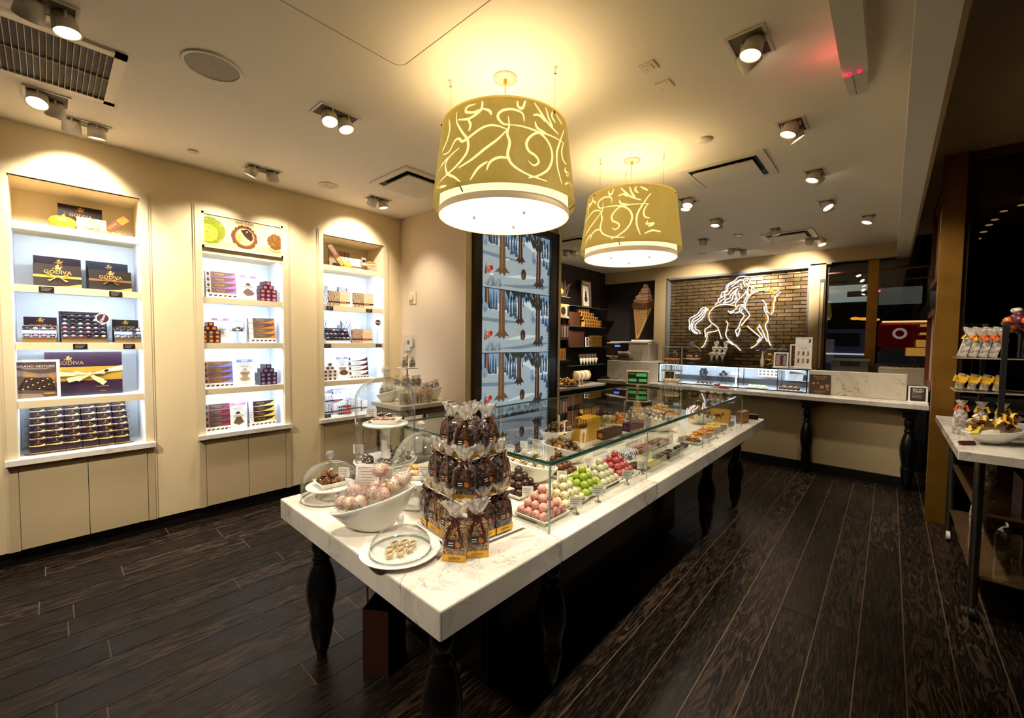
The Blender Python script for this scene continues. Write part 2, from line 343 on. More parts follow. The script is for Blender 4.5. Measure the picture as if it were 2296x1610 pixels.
# brick panel of glossy bronze tiles
m = MB()
m.b2(7.60, 7.66, .9, 3.02, .6, 2.65, 1)
random.seed(11)
bw, bh = .196, .0585
for r in range(35):
    z = .62+r*bh
    y = .93-(.5*bw if r % 2 else 0)
    while y < 2.985:
        y0, y1 = max(y+.003, .93), min(y+bw-.003, 2.985)
        if y1-y0 > .02:
            a, b = random.uniform(-.06, .06), random.uniform(-.09, .09)
            Mx = tr(7.592, (y0+y1)/2, z+bh/2) @ ry(b) @ rzm(a)
            dx, dy, dz = .012, (y1-y0)/2, bh/2-.003
            m.raw([(-dx, -dy+.003, -dz+.003), (-dx, dy-.003, -dz+.003), (-dx, dy-.003, dz-.003), (-dx, -dy+.003, dz-.003), (0, -dy, -dz), (0, dy, -dz), (0, dy, dz), (0, -dy, dz)],
                  [(0, 3, 2, 1), (0, 1, 5, 4), (1, 2, 6, 5), (2, 3, 7, 6), (3, 0, 4, 7)], 0, False, Mx)
        y += bw
struct(m, 'wall_brick', [mat('bronze_glazed_brick', (146, 122, 88), .28, .75, var=.3, vscale=9, bump=.35, bscale=45), mat('dark_grout', (20, 15, 11), .7)])
# window beyond the counter and the street side
m = MB(); m.b2(7.60, 7.70, -.5, .74, 0, 1.02); m.b2(7.6, 7.7, .70, .76, .9, 2.7); struct(m, 'wall_window', [mat('brown_metal_panel', (52, 38, 26), .4, .4)])
wn = thing('window_1', 'tall shop window with a bronze mullion behind the counter', 'window'); wn['kind'] = 'structure'
MB().b2(7.61, 7.618, -.42, .72, 1.02, 2.9).build('pane', [glass('window_glass', (205, 200, 190), .10, .9, 3)], wn)
MB().b2(7.56, 7.66, .15, .262, .9, 2.9).build('mullion', [BRONZE], wn)
MB().b2(7.57, 7.64, -.42, .72, 2.50, 2.52).b2(7.57, 7.64, -.42, -.12, 2.36, 2.375).build('transom', [mat('rust_brown_bar', (96, 54, 28), .4, .5)], wn)
m = MB(); m.b2(5.08, 7.7, -.5, -.36, 0, 3.05); struct(m, 'wall_right', [mat('dark_bronze_panel', (44, 30, 18), .35, .5, var=.2)])
m = MB(); m.b2(4.98, 5.09, -.41, -.275, 0, 3.05); struct(m, 'pillar_bronze', [BRONZE], 'polished bronze window pillar behind the side table')
m = MB(); m.b2(5.0, 5.06, -.44, -.405, 0, 3.05); struct(m, 'trim_4', [mat('dark_bronze_edge', (70, 50, 26), .3, .7)])
wn = thing('window_2', 'dark street window behind the side table', 'window'); wn['kind'] = 'structure'
MB().b2(5.02, 5.028, -2.2, -.43, 0, 3.05).build('pane', [glass('dark_window_glass', (120, 108, 96), .05, .8, 3)], wn)
MB().b2(5.0, 5.05, -2.2, -.43, 2.98, 3.04).build('transom', [mat('rust_brown_bar', (96, 54, 28), .4, .5)], wn)
m = MB(); m.b2(-3, 8.3, -2.3, -2.2, 0, 3.1); struct(m, 'wall_street', [mat('night_wall', (16, 13, 11), .6)])
m = MB(); m.b2(-3.1, -3, -2.3, 4.8, 0, 3.1); struct(m, 'wall_entrance', [mat('entrance_wall', (60, 50, 40), .6)])
# street outside the window: ground, far facade
m = MB(); m.b2(8.3, 16, -6, 6, -.1, 0); struct(m, 'ground', [mat('asphalt', (40, 40, 44), .7)])
m = MB(); m.b2(15, 15.3, -6, 6, 0, 6); struct(m, 'facade', [mat('night_facade', (34, 26, 20), .7, var=.3, vscale=1.5)])
# ================================================================ wall shelf units and what stands on them
LEDG = mat('cool_led_strip', (235, 242, 255), .4, emit=1.2, ecol=(222, 236, 255), var=0)
UN = ['left-wall shelf unit with the big pumpkin on its top ledge, nearest the viewer', 'left-wall shelf unit with the lit nut truffle poster on top', 'left-wall shelf unit nearest the pale pier wall, cake stand on its top ledge']
def unit(i):
    a, b = NICHE[i]; u = thing('wall_shelf_unit', UN[i], 'shelf', (0, 0, 0), 0, 'lit shelf units in the left wall')
    W = b-a; c = (a+b)/2
    m = MB(); m.b2(a, b, 4.50, 4.515, .6, 2.2); m.b2(a, a+.006, 4.15, 4.5, .7, 2.2); m.b2(b-.006, b, 4.15, 4.5, .7, 2.2); m.build('lit_back_panel', [WHITEL], u)
    m = MB(); m.b2(a, b, 4.5, 4.515, 2.2, ZT); m.b2(a, a+.005, 4.15, 4.5, 2.2, ZT); m.b2(b-.005, b, 4.15, 4.5, 2.2, ZT); m.b2(a, b, 4.15, 4.5, ZT-.005, ZT); m.build('top_recess_lining', [mat('recess_lining_paint', (226, 214, 184), .6, var=.02, vscale=3)], u)
    m = MB(); t = .045
    m.b2(a-t, a, 4.128, 4.15, .70, ZT+t); m.b2(b, b+t, 4.128, 4.15, .70, ZT+t); m.b2(a, b, 4.128, 4.15, ZT, ZT+t)
    m.b2(a-t-.012, a-t, 4.133, 4.15, .1, ZT+t); m.b2(b+t, b+t+.012, 4.133, 4.15, .1, ZT+t); m.build('face_frame', [TRIM], u)
    for z in (2.225, 1.825, 1.45, 1.07):
        m = MB(); m.b2(a+.006, b-.006, 4.147, 4.165, z-.048, z, 1); m.b2(a+.006, b-.006, 4.165, 4.5, z-.03, z, 0)
        s = m.build('shelf_board', [WHITEL if z < 2 else CREAM, TRIM], u)
        MB().b2(a+.03, b-.03, 4.170, 4.182, z-.04, z-.031).build('led_strip', [LEDG], s)
        lamp('AREA', 'shelf_led', (c, 4.19, z-.045), STRIP_W, COOL, u, rot=(math.radians(28), 0, 0), shape='RECTANGLE', size=W-.06, size_y=.02)
    MB().b2(a-.055, b+.05, 4.09, 4.5, .665, .70).build('marble_sill', [MARB], u)
    MB().b2(a-t, a-.004, 4.128, 4.15, .1, .665).build('stile', [CAB], u); MB().b2(b+.004, b+t, 4.128, 4.15, .1, .665).build('stile', [CAB], u)
    for s in (0, 1):
        x0 = a if s == 0 else c+.002; x1 = c-.002 if s == 0 else b
        m = MB(); m.b2(x0, x1, 4.126, 4.146, .105, .66); m.box(((c-.05 if s == 0 else c+.05), 4.124, .655), (.05, .006, .009), 1); m.build('door', [CAB, BLACKM], u)
for i in range(3): unit(i)
def emblem(m, x, z, s, mi):
    """small horse-and-rider crest"""
    m.ell(x, z, s*.55, s*.28, mi, n=12); m.pg([(x+s*.3, z+s*.1), (x+s*.6, z+s*.55), (x+s*.95, z+s*.35), (x+s*.75, z+s*.2), (x+s*.55, z)], mi)
    m.pg([(x-s*.1, z+s*.2), (x-s*.55, z+s*.5), (x+s*.05, z+s*1.0), (x+s*.3, z+s*.85), (x+s*.2, z+s*.2)], mi)
    for q in (-.45, -.2, .25, .45): m.pg([(x+s*q, z-s*.15), (x+s*(q+.12), z-s*.15), (x+s*(q+.2), z-s*.65), (x+s*(q+.1), z-s*.65)], mi)
    m.pg([(x-s*.5, z+s*.1), (x-s*.95, z-s*.05), (x-s*.85, z-s*.4), (x-s*.7, z-s*.1)], mi)
def tags(x0, x1, z, where, lbl, yy=4.146, parent=None):
    m = MB(); m.box((0, .004, 0), (x1-x0, .004, .036)); m.off = .0019
    for k in range(3): m.rect(-(x1-x0)*.35, (x1-x0)*(.36-.1*k), .008-.009*k, .011-.009*k, 1)
    return tag(m.build('price_tag', [CHOC, GREYINK], None, ((x0+x1)/2, yy-.0065, z)), lbl, 'price tag', 'dark price tags on the shelf edges')
for x0, x1, z, l in ((-.034, .034, 1.800, 'dark price tag under the dark box with a gold bow, first shelf unit'), (.298, .366, 1.800, 'dark price tag under the pair of black-brown boxes, first shelf unit'),
                     (.111, .18, 1.424, 'dark price tag under the big open chocolate tray, first shelf unit'), (.363, .427, 1.424, 'dark price tag under the small open tray right of the New sign'),
                     (1.848, 1.914, 1.800, 'dark price tag under the left patterned tan box, third shelf unit'), (2.271, 2.338, 1.800, 'dark price tag under the right patterned tan box, third shelf unit'),
                     (1.822, 1.889, 1.424, 'dark price tag under the white open chocolate tray, third shelf unit'), (2.382, 2.45, 1.424, 'dark price tag under the upright New disc, third shelf unit')):
    tags(x0, x1, z, None, l)
def bow(m, x, z, s, mi, y0=-.004):
    for q in (-1, 1):
        m.raw([(x, y0-.004, z), (x+q*s, y0-.014, z+s*.34), (x+q*s*1.05, y0-.004, z-s*.05), (x+q*s*.5, y0-.016, z+s*.02)], [(0, 1, 2, 3)], mi)
        m.raw([(x, y0-.006, z), (x+q*s*1.0, y0-.004, z-s*.55), (x+q*s*.72, y0-.004, z-s*.68)], [(0, 1, 2)], mi)
    m.ball((x, y0-.009, z), s*.16, mi, 8, 5)
def gift(name, label, loc, w, d, h, body, front=None, tilt=0., rib=None, ribz=.4, bw=0, logo=True, lsz=.022, group=None, rz=0, swoosh=False, extra=None, cat='box', ribh=.016):
    """upright carton leaning back by tilt; lettering is printed on its body mesh, the ribbon is its own part"""
    r = thing(name, label, cat, loc, rz, group); Mx = rx(-tilt)
    m = MB(); m.box((0, d/2, h/2), (w, d, h), 0, Mx)
    if logo: m.txt('GODIVA', 0, h*.66, lsz, 1, Mx, .0003); emblem(m, 0, h*.86 if h > .12 else h*.88, lsz*.75, 1, ) if not tilt else None
    if tilt and logo:
        q = MB(); q.off = m.off; emblem(q, 0, h*.84, lsz*.75, 1); m.raw(q.v, q.f, 1, False, Mx)
    if swoosh: m.pg([(-w*.2, .003), (w*.2, .012), (w*.5, h*.2), (w*.5, .003)], 1, Mx)
    if extra: extra(m, Mx, w, h)
    m.build('carton', [body, GOLDT, INK, PAPER], r)
    if rib:
        q = MB(); q.box((0, d/2, h*ribz), (w+.002, d+.004, ribh), 0, Mx)
        if bw:
            z = MB(); bow(z, 0, h*ribz, bw, 0); q.raw(z.v, z.f, 0, False, Mx)
        q.build('ribbon', [rib], r)
    return r
# --- first unit, top ledge
gift('chocolate_box', 'dark flat chocolate box standing at the back of the pumpkin ledge', (.178, 4.36, 2.2255), .222, .04, .20, CHOC, lsz=.03)
gift('chocolate_box', 'rose-gold chocolate box with a satin bow beside the pumpkin', (.228, 4.265, 2.2255), .15, .05, .108, mat('rose_gold_card', (214, 176, 138), .3, .2), rib=CREAMR, ribz=.45, bw=.036, lsz=.02)
def pumpkin(name, label, loc, r, sq, col, dark, group=None, tilt=0):
    t = thing(name, label, 'pumpkin', loc, .4, group); t.rotation_euler = (tilt, 0, .4); n = 40; rings = []
    for i in range(11):
        th = -PI/2+PI*i/10; q = max(math.cos(th), .02); ring = []
        for k in range(n):
            a = 2*PI*k/n; rr = r*q*(1-.10*abs(math.cos(4.5*a)) ** 3); ring.append((rr*math.cos(a), rr*math.sin(a), r*sq+(r*sq*math.sin(th))*(1-.16*(1-q) if th > 0 else 1)))
        rings.append(ring)
    m = MB(); m.loft(rings, 0, True, True); m.build('gourd', [speck('pumpkin_skin_'+name+str(col[1]), col, dark, 9, .45, .75, .35, 0)], t)
    MB().tube([(0, 0, r*sq*1.72), (.004, 0, r*sq*2.05), (r*.2, .004, r*sq*2.35)], r*.11, 7, 0, None, [1.5, 1, .8]).build('stem', [mat('pumpkin_stem', (120, 110, 60), .7)], t)
    return t
pumpkin('pumpkin', 'yellow-orange pumpkin lying on the top ledge of the first shelf unit', (.085, 4.285, 2.2255), .072, .72, (232, 150, 30), (214, 178, 60), tilt=.1)
def bar_box(name, label, loc, L, wd, rotm, c1, c2, group=None):
    m = MB(); m.b2(0, L, -.012, .012, -wd/2, wd/2, 0); m.off = -.0122; m.rect(L*.62, L*.98, -wd*.48, wd*.48, 1); m.txt('GODIVA', L*.33, .004, wd*.36, 2); 
    o = m.build('chocolate_bar', [c1, c2, GOLDT], None, loc); o.rotation_euler = rotm; return tag(o, label, 'chocolate bar', group)
ORG = mat('orange_print', (206, 104, 36), .4); MUD = mat('milk_brown_card', (96, 58, 40), .38)
bar_box('chocolate_bar', 'brown and orange chocolate bar leaning up beside the rose-gold box', (.300, 4.28, 2.262), .165, .047, (0, math.radians(-45), 0), MUD, ORG)
for k in range(5):
    m = MB(); m.ball((0, 0, .011), .0125, 0, 10, 6, (1.15, .9, .85)); m.ball((.013, 0, .014), .004, 1, 6, 4)
    tag(m.build('mini_gourd', [mat('mini_gourd_skin', (238, 172, 50), .35), mat('pumpkin_stem', (120, 110, 60), .7)], None, (.243+.031*k, 4.195+.004*(k % 2), 2.2255)), 'tiny orange gourd in the row on the front edge of the pumpkin ledge', 'gourd', 'row of tiny gourds')
# --- first unit, second shelf
GB = mat('gold_satin_ribbon', (206, 158, 72), .32, .3, var=.15, vscale=70)
gift('chocolate_box', 'dark box with a gold bow at the front left of the second shelf', (.054, 4.215, 1.8255), .222, .035, .155, CHOC, tilt=.12, rib=GB, ribz=.46, bw=.05, lsz=.034, swoosh=True)
gift('chocolate_box', 'plum box standing behind the dark box with a gold bow', (.062, 4.30, 1.8255), .214, .035, .214, PLUM, tilt=.1, lsz=.032)
gift('chocolate_box', 'plum box hindmost behind the dark gold-bow box, only a sliver showing', (.05, 4.36, 1.8255), .214, .035, .222, PLUM, tilt=.08, lsz=.03)
gift('chocolate_box', 'black-brown box with a bronze bow at the front right of the second shelf', (.315, 4.215, 1.8255), .224, .035, .148, DKBOX, tilt=.12, rib=mat('bronze_satin_ribbon', (122, 86, 48), .32, .2), ribz=.5, bw=.045, lsz=.032, swoosh=True)
gift('chocolate_box', 'blue-black box standing behind the black-brown bronze-bow box', (.312, 4.30, 1.8255), .21, .035, .214, mat('blue_black_card', (38, 38, 48), .38), tilt=.1, lsz=.03)
gift('chocolate_box', 'blue-black box hindmost behind the black-brown bronze-bow box', (.296, 4.36, 1.8255), .2, .035, .222, mat('blue_black_card', (38, 38, 48), .38), tilt=.08, lsz=.03)
# --- first unit, third shelf: lids with open trays of pralines
PRAL = [mat('praline_dark', (58, 36, 30), .3), mat('praline_milk', (112, 72, 50), .35), mat('praline_cream', (226, 206, 178), .4), mat('praline_pink', (196, 120, 130), .4), speck('praline_striped', (60, 40, 34), (214, 200, 186), 160, .45, .55, .35, 0)]
TRAYB = mat('navy_tray_plastic', (30, 34, 48), .25, coat=.3)
def choc_tray(label, loc, w, h, nx, nz, ang, base, lid=True, cat='chocolates'):
    t = thing('chocolate_tray', label, cat, loc); Mx = tr(0, 0, .03) @ rx(-ang)
    m = MB(); m.box((0, h*.27, .015), (w, h*.55, .03), 0); m.build('carton', [base], t)
    m = MB(); m.box((0, .012, h/2), (w, .02, h), 0, Mx)
    for i in range(nx+1): m.box((-w/2+w*i/nx, 0, h/2), (.0025, .012, h), 0, Mx)
    for k in range(nz+1): m.box((0, 0, h*k/nz), (w, .012, .0025), 0, Mx)
    m.build('moulded_insert', [TRAYB], t)
    for i in range(nx):
        for k in range(nz):
            m = MB(); m.ball((-w/2+w*(i+.5)/nx, -.002, h*(k+.5)/nz), min(w/nx, h/nz)*.40, 0, 9, 6, (1, .7, .8), Mx); m.build('praline', [random.choice(PRAL)], t)
    m = MB(); m.poly([(-w/2, -.012, 0), (w/2, -.012, 0), (w/2, -.012, h), (-w/2, -.012, h)], 0, Mx); m.build('clear_cover', [glass('tray_film', (240, 244, 255), .04, .35, 4)], t)
    return t
BASEB = mat('brown_gold_carton', (122, 88, 46), .4)
gift('box_lid', 'plum box lid with gold ribbon standing behind the small left tray, first unit', (-.034, 4.33, 1.4505), .152, .02, .172, PLUM, rib=GB, ribz=.62, bw=.03, lsz=.028, cat='box')
choc_tray('small open tray of pralines at the left of the third shelf, first unit', (-.038, 4.185, 1.4505), .15, .1, 4, 3, .75, BASEB)
gift('box_lid', 'tall plum box lid standing behind the big open tray, first unit', (.17, 4.34, 1.4505), .236, .02, .218, PLUM, lsz=.02, logo=False)
choc_tray('big open tray of assorted pralines in the middle of the third shelf', (.172, 4.185, 1.4505), .226, .185, 6, 6, .42, BASEB)
gift('box_lid', 'dark box lid with bronze ribbon standing behind the small right tray, first unit', (.396, 4.33, 1.4505), .148, .02, .172, DKBOX, rib=mat('bronze_satin_ribbon', (122, 86, 48), .32, .2), ribz=.6, lsz=.028)
choc_tray('small open tray of dark pralines right of the tilted New disc', (.400, 4.185, 1.4505), .15, .105, 4, 3, .75, BASEB)
def new_disc(label, loc, z, ring, tilt, base_r):
    t = thing('new_sign', label, 'sign', loc); Mx = tr(0, 0, z)
    m = MB(); m.cyl((0, 0, 0), .038, .006, 24, 0, Mx @ rx(PI/2)); m.off = -.0032; m.ell(0, 0, .031, .031, 1, Mx, 24); m.txt('New', 0, 0, .026, 0, Mx @ ry(tilt), .0006); m.build('disc', [PAPER, mat('plum_print', (70, 34, 52), .45)], t)
    if ring: MB().tube([(.02+(.0), .004, .003), (.042, .004, z-.005)], .0013, 6).tube([(.042+.008*math.cos(a), .004, z+.003+.008*math.sin(a)) for a in [k*PI/6 for k in range(13)]], .0016, 6).build('stem', [STEEL], t)
    else: MB().tube([(0, .004, .002), (0, .004, z-.02)], .0016, 6).build('stem', [STEEL], t)
    MB().cyl((.02 if ring else 0, .006, .0015), base_r, .003, 16).build('foot', [STEEL], t)
new_disc('round New sign tilted sideways on a thin wire stem, first unit', (.262, 4.158, 1.4505), .172, True, -1.25, .008)
# --- first unit, fourth shelf
def framed(name, label, loc, w, h, layers, mats, fr, tilt=0., fw_=.012, d=.014, rz=0, group=None, cat='sign', foot=None):
    t = thing(name, label, cat, loc, rz, group); Mx = rx(-tilt)
    m = MB(); f = fw_
    m.b2(-w/2, w/2, 0, d, 0, f, 0, Mx); m.b2(-w/2, w/2, 0, d, h-f, h, 0, Mx); m.b2(-w/2, -w/2+f, 0, d, f, h-f, 0, Mx); m.b2(w/2-f, w/2, 0, d, f, h-f, 0, Mx)
    if foot: m.b2(-w/2-.008, w/2+.008, -.012, d+.03, 0, .008, 0)
    m.build('frame', [fr], t)
    q = MB(); q.b2(-w/2+f, w/2-f, .004, d, f, h-f, 0); q.off = .0038; layers(q, w-2*f, h-2*f, f); z = MB(); z.v = [tuple(Mx @ Vector(v)) for v in q.v]; z.f = q.f; z.m = q.m; z.sm = q.sm; z.build('print', mats, t)
    return t
WFR = mat('white_picture_frame', (236, 232, 224), .35)
def grand(q, w, h, f):
    q.rect(-w/2, w/2, f, f+h, 1); q.pg([(-w/2, f+h*.62), (-w/2, f+h*.8), (w*.1, f+h*.66), (w/2, f+h*.7), (w/2, f+h*.5)], 2)
    q.pg([(-w*.46, f+h*.24), (w*.5, f+h*.16), (w*.36, f+h*.56), (-w*.28, f+h*.56)], 3); q.ell(-w*.15, f+h*.63, w*.14, h*.045, 4); q.pg([(w*.28, f+h*.6), (w*.5, f+h*.4), (w*.5, f+h*.55), (w*.34, f+h*.68)], 4)
    for i in range(8):
        for k in range(6): q.ell(-w*.33+w*.098*i+.004*k, f+h*(.25+.055*k), .0055, .0038, 5 if (i*5+k*3) % 4 else 6, n=8)
    q.pg([(-w/2, f), (-w/2, f+h*.14), (w*.1, f+h*.1), (w*.2, f)], 2); q.ell(w*.3, f+h*.1, w*.16, h*.03, 4)
    q.txt('GRAND GESTURE', 0, f+h*.88, .021, 7); 
    for k in range(2): q.rect(-w*.36+k*.02, w*.38-k*.02, f+h*(.82-.02*k), f+h*(.826-.02*k), 7)
framed('framed_poster', 'white framed Grand Gesture poster leaning before the giant ribboned box', (-.060, 4.175, 1.0705), .213, .266, grand, [PAPER, mat('poster_brown', (92, 74, 62), .5), mat('poster_taupe', (142, 122, 112), .5), mat('poster_dark', (38, 22, 18), .5), mat('poster_gold', (176, 130, 60), .5), mat('poster_choc', (84, 50, 36), .5), mat('poster_cream', (214, 192, 160), .5), mat('poster_white_ink', (232, 224, 226), .5)], WFR, .06, .016)
def giant(m, Mx, w, h):
    m.rect(-.001, .001, 0, h, 2, Mx); m.rect(-w/2, w/2, h*.36, h*.66, 3, Mx)
    for k in range(7): 
        y = m._o(); c = -w*.42+k*w*.14
        m.raw([(c+.021*math.cos(a)*s_, y, h*.58+.021*math.sin(a)*s_) for s_ in (1, .93) for a in [j*PI/10 for j in range(21)]], [(j, j+1, 22+j, 21+j) for j in range(20)], 1, False, Mx)
g_ = thing('chocolate_box', 'giant two-panel plum box with a wide gold band and cream bow', 'box', (.172, 4.30, 1.0705))
m = MB(); m.box((0, .03, .155), (.39, .06, .31)); m.rect(-.001, .001, 0, .31, 2); m.rect(-.195, .195, .105, .205, 3); m.txt('GODIVA', -.075, .232, .036, 1); emblem(m, -.082, .262, .022, 1)
m.rect(.05, .12, .058, .062, 1); m.rect(.075, .105, .024, .027, 1); m.build('carton', [mat('plum_lacquer_card', (50, 29, 44), .3, coat=.3), GOLDT, INK, mat('gold_band', (196, 150, 52), .4, .4)], g_)
m = MB(); 
for k in range(3): m.ribbon([(-.196, -.006, .15+.012*k), (-.08, -.01, .148+.006*k), (.03, -.012, .15), (.12, -.012, .172+.004*k), (.196, -.006, .18+.012*k)], .016, 0)
bow(m, .022, .152, .075, 0, -.012); m.ribbon([(.022, -.02, .15), (-.03, -.016, .128), (-.09, -.012, .112)], [.02, .03, .034], 0); m.ribbon([(.022, -.02, .15), (.055, -.018, .115), (.1, -.012, .08)], [.018, .026, .034], 0); m.build('bow', [CREAMR], g_)
# --- first unit, bottom shelf: thirty-six small boxes on a clear stepped stand
m = MB()
for k in range(6): m.b2(-.005, .505, .045*k, .045*k+.004, 0, .041*k+.006, 0); m.b2(-.02, .52, .045*k, .045*(k+1), .041*k+.004, .041*k+.007, 0)
tag(m.build('stepped_stand', [ACRYL], None, (-.108, 4.19, .7005)), 'clear acrylic stepped stand under the pile of small plum boxes', 'stand')
bal = thing('ballotin', 'small plum ballotin box with a cream bow in the stepped pile on the bottom shelf', 'box', (0, 0, 0), 0, 'stepped pile of small plum boxes')
m = MB(); m.box((0, .021, .045), (.079, .040, .09), 0, None, 0, .96); m.txt('GODIVA', 0, .068, .010, 1); emblem(m, 0, .079, .008, 1); m.rect(-.0395, .0395, .001, .006, 1); m.build('carton', [PLUM, GOLDT], bal)
m = MB(); m.box((0, .021, .052), (.0805, .042, .005)); m.raw([(-.030, -.006, .050), (-.012, -.012, .058), (0, -.009, .052), (.012, -.012, .060), (.030, -.006, .066), (.026, -.010, .050), (0, -.008, .047)], [(0, 1, 2, 6), (2, 3, 4, 5), (2, 5, 6)], 0); m.ball((0, -.007, .052), .0045, 0, 7, 4); m.build('bow', [CREAMR], bal)
for r in range(6):
    for c in range(6):
        o = bal if r+c == 0 else dup(bal, (0, 0, 0))
        o.location = (-.108+.045+.0825*c, 4.196+.045*r, .7005+.041*r+.0075); o.rotation_euler = (0, 0, random.uniform(-.04, .04))
# --- second unit: lit poster
t = thing('lit_poster', 'glossy Nut Case truffle poster framed above the second shelf unit', 'poster', (1.1475, 4.135, 2.2255))
w_, h_ = .605, .283
m = MB(); f = .016
m.b2(-w_/2, w_/2, -.008, .03, 0, f); m.b2(-w_/2, w_/2, -.008, .03, h_-f, h_); m.b2(-w_/2, -w_/2+f, -.008, .03, 0, h_); m.b2(w_/2-f, w_/2, -.008, .03, 0, h_); m.build('frame', [TRIM], t)
m = MB(); m.b2(-w_/2+f, w_/2-f, .0, .02, f, h_-f, 0)
def halfdisc(cx, cz, r, mi, x0, n=40, jag=0):
    random.seed(3); pts = []
    for k in range(n):
        a = 2*PI*k/n; rr = r*(1+(random.random()-.3)*jag); pts.append((max(cx+rr*math.cos(a), x0) if x0 < 0 else min(cx+rr*math.cos(a), x0), cz+rr*math.sin(a)))
    m.pg(pts, mi)
xl, xr = -w_/2+f+.001, w_/2-f-.001
m.pg([(xl, f), (xr, f), (xr, f+.03), (.1, f+.055), (xl, f+.05)], 7)
halfdisc(-.245, .142, .105, 1, xl, 48, .06); halfdisc(-.262, .118, .07, 8, xl)
for k in range(26):
    a = random.random()*6.28; r = random.random()**.5*.1; x = -.245+r*math.cos(a); 
    if x > xl+.012: m.ell(x, .142+r*math.sin(a), .010, .007, 9 if k % 3 else 4, n=7)
halfdisc(.0, .128, .092, 2, 9, 60, .16); m.ell(.002, .13, .074, .077, 4); m.ell(.001, .13, .066, .070, 3)
m.pg([(.0-.03, .128+.055), (.02, .198), (.055, .17), (.064, .125), (.05, .098), (.02, .115), (-.005, .14)], 5); m.ell(.018, .175, .005, .007, 0); m.ell(-.04, .115, .012, .03, 8)
halfdisc(.245, .115, .072, 3, xr, 40, .02); halfdisc(.243, .13, .064, 6, xr, 40, .25)
for k in range(60):
    a = random.random()*6.28; r = random.random()**.5*.068; x = .243+r*math.cos(a)
    if x < xr-.004: m.ell(x, .125+r*math.sin(a)*.9, .003, .003, (2, 8, 6)[k % 3], n=5)
m.txt('NUT CASE', .0, .243, .030, 10)
def pm(n, c, e=.04): return mat(n, c, .25, emit=e, coat=.6, var=.04, vscale=50)
m.build('print', [pm('poster_ivory', (208, 190, 146), .03), pm('poster_green', (112, 126, 24)), pm('poster_nut_brown', (96, 54, 28)), pm('poster_butter', (214, 190, 116), .03), pm('poster_cocoa', (140, 94, 66)), pm('poster_deep_cocoa', (52, 26, 18)), pm('poster_crumb', (112, 72, 38)), pm('poster_floor', (190, 168, 126), .03), pm('poster_olive', (172, 160, 46)), pm('poster_almond', (186, 142, 78)), INK], t)
# --- long chocolate boxes in display trays
def swoosh_box(w, h, c_main, c_sw, c_art, dots):
    m = MB(); m.box((0, .02, h/2), (w, .04, h), 0); m.pg([(w*.5, 0), (w*.5, h*.95), (w*.36, h*.5), (w*.05, h*.12), (-w*.5, 0)], 1)
    m.rect(-w*.5, -w*.34, h*.04, h*.97, 2); m.ell(-w*.42, h*.5, w*.05, h*.34, 3, n=10); m.txt('GODIVA', -.01, h*.62, h*.36, 4, None, .0006); m.rect(-w*.12, w*.1, h*.3, h*.36, 4)
    return m
def bar_stack(idx, where, loc, w, h, tilt, c_sw, main=None, art=None, dot=None, rz=0, n=4, txt=None):
    main = main or mat('taupe_brown_card', (98, 76, 64), .38); art = art or mat('art_pale', (206, 184, 166), .4); dot = dot or mat('art_dark', (60, 44, 40), .4)
    grp = 'long boxes '+where
    base = thing('display_tray', 'white tray holding the long boxes '+where, 'tray', loc, rz)
    m = MB(); m.b2(-w/2-.004, w/2+.004, -.004, .0, 0, .042); m.b2(-w/2-.004, w/2+.004, 0, .10, 0, .003); m.off = -.0045
    for k in range(6): m.ell(-w*.4+w*.16*k, .02, .0085, .006, 1 if k % 2 else 2, n=8); m.ell(-w*.4+w*.16*k+.009, .023, .007, .006, 2, n=8)
    m.build('printed_lip', [PAPER, mat('praline_milk', (112, 72, 50), .35), mat('praline_dark', (58, 36, 30), .3)], base)
    MB().b2(-w/2, w/2, .085, .09, .003, .16).build('back_rest', [PAPER], base)
    proto = None; ct, st = math.cos(tilt), math.sin(tilt)
    for k in range(n):
        lab = ('topmost' if k == n-1 else 'lowest' if k == 0 else ('second' if k == 1 else 'third')+' from bottom')+' of four long boxes '+where
        zz = .036+k*h*1.02
        p = Vector((0, .004+math.sin(tilt)*zz*.6, zz))
        wp = Vector(loc)+Matrix.Rotation(rz, 3, 'Z') @ p
        if proto is None:
            m = swoosh_box(w, h, 0, 1, 2, 3); proto = m.build('chocolate_box', [main, c_sw, art, dot, txt or GOLDT], None); tag(proto, lab, 'box', grp); o = proto
        else: o = proto.copy(); COL.objects.link(o); o['label'] = lab
        o.location = wp; o.rotation_euler = (-tilt*.6, 0, rz)
    return base
PURP = mat('swoosh_violet', (150, 96, 186), .4); LILA = mat('swoosh_lilac', (120, 122, 200), .4); MAGE = mat('swoosh_magenta', (178, 44, 92), .4); YELL = mat('swoosh_yellow', (232, 206, 90), .4); ORNG = mat('swoosh_orange', (214, 120, 44), .4); DPL = mat('swoosh_deep_plum', (66, 36, 38), .4)
bar_stack(0, 'with violet swooshes on the poster unit', (.99, 4.19, 1.8255), .215, .046, .25, PURP)
bar_stack(1, 'with orange swooshes on the poster unit', (1.295, 4.19, 1.4505), .212, .046, .25, ORNG, art=mat('art_cream', (232, 214, 186), .4), dot=mat('art_ivory', (244, 232, 208), .4))
bar_stack(2, 'with lilac-blue swooshes on the poster unit', (.957, 4.19, 1.0705), .208, .046, .25, LILA, main=mat('hazel_brown_card', (122, 84, 62), .38), art=mat('art_copper', (170, 108, 74), .4))
bar_stack(3, 'with magenta swooshes on the bottom shelf', (.952, 4.19, .7005), .196, .048, .25, MAGE, art=mat('art_copper', (170, 108, 74), .4), main=mat('grey_brown_card', (84, 68, 66), .38))
bar_stack(4, 'with yellow swooshes on the bottom shelf', (1.285, 4.19, .7005), .21, .046, .25, YELL, main=mat('deep_plum_card', (54, 32, 40), .38), art=PAPER, dot=mat('art_grey', (206, 204, 206), .4))
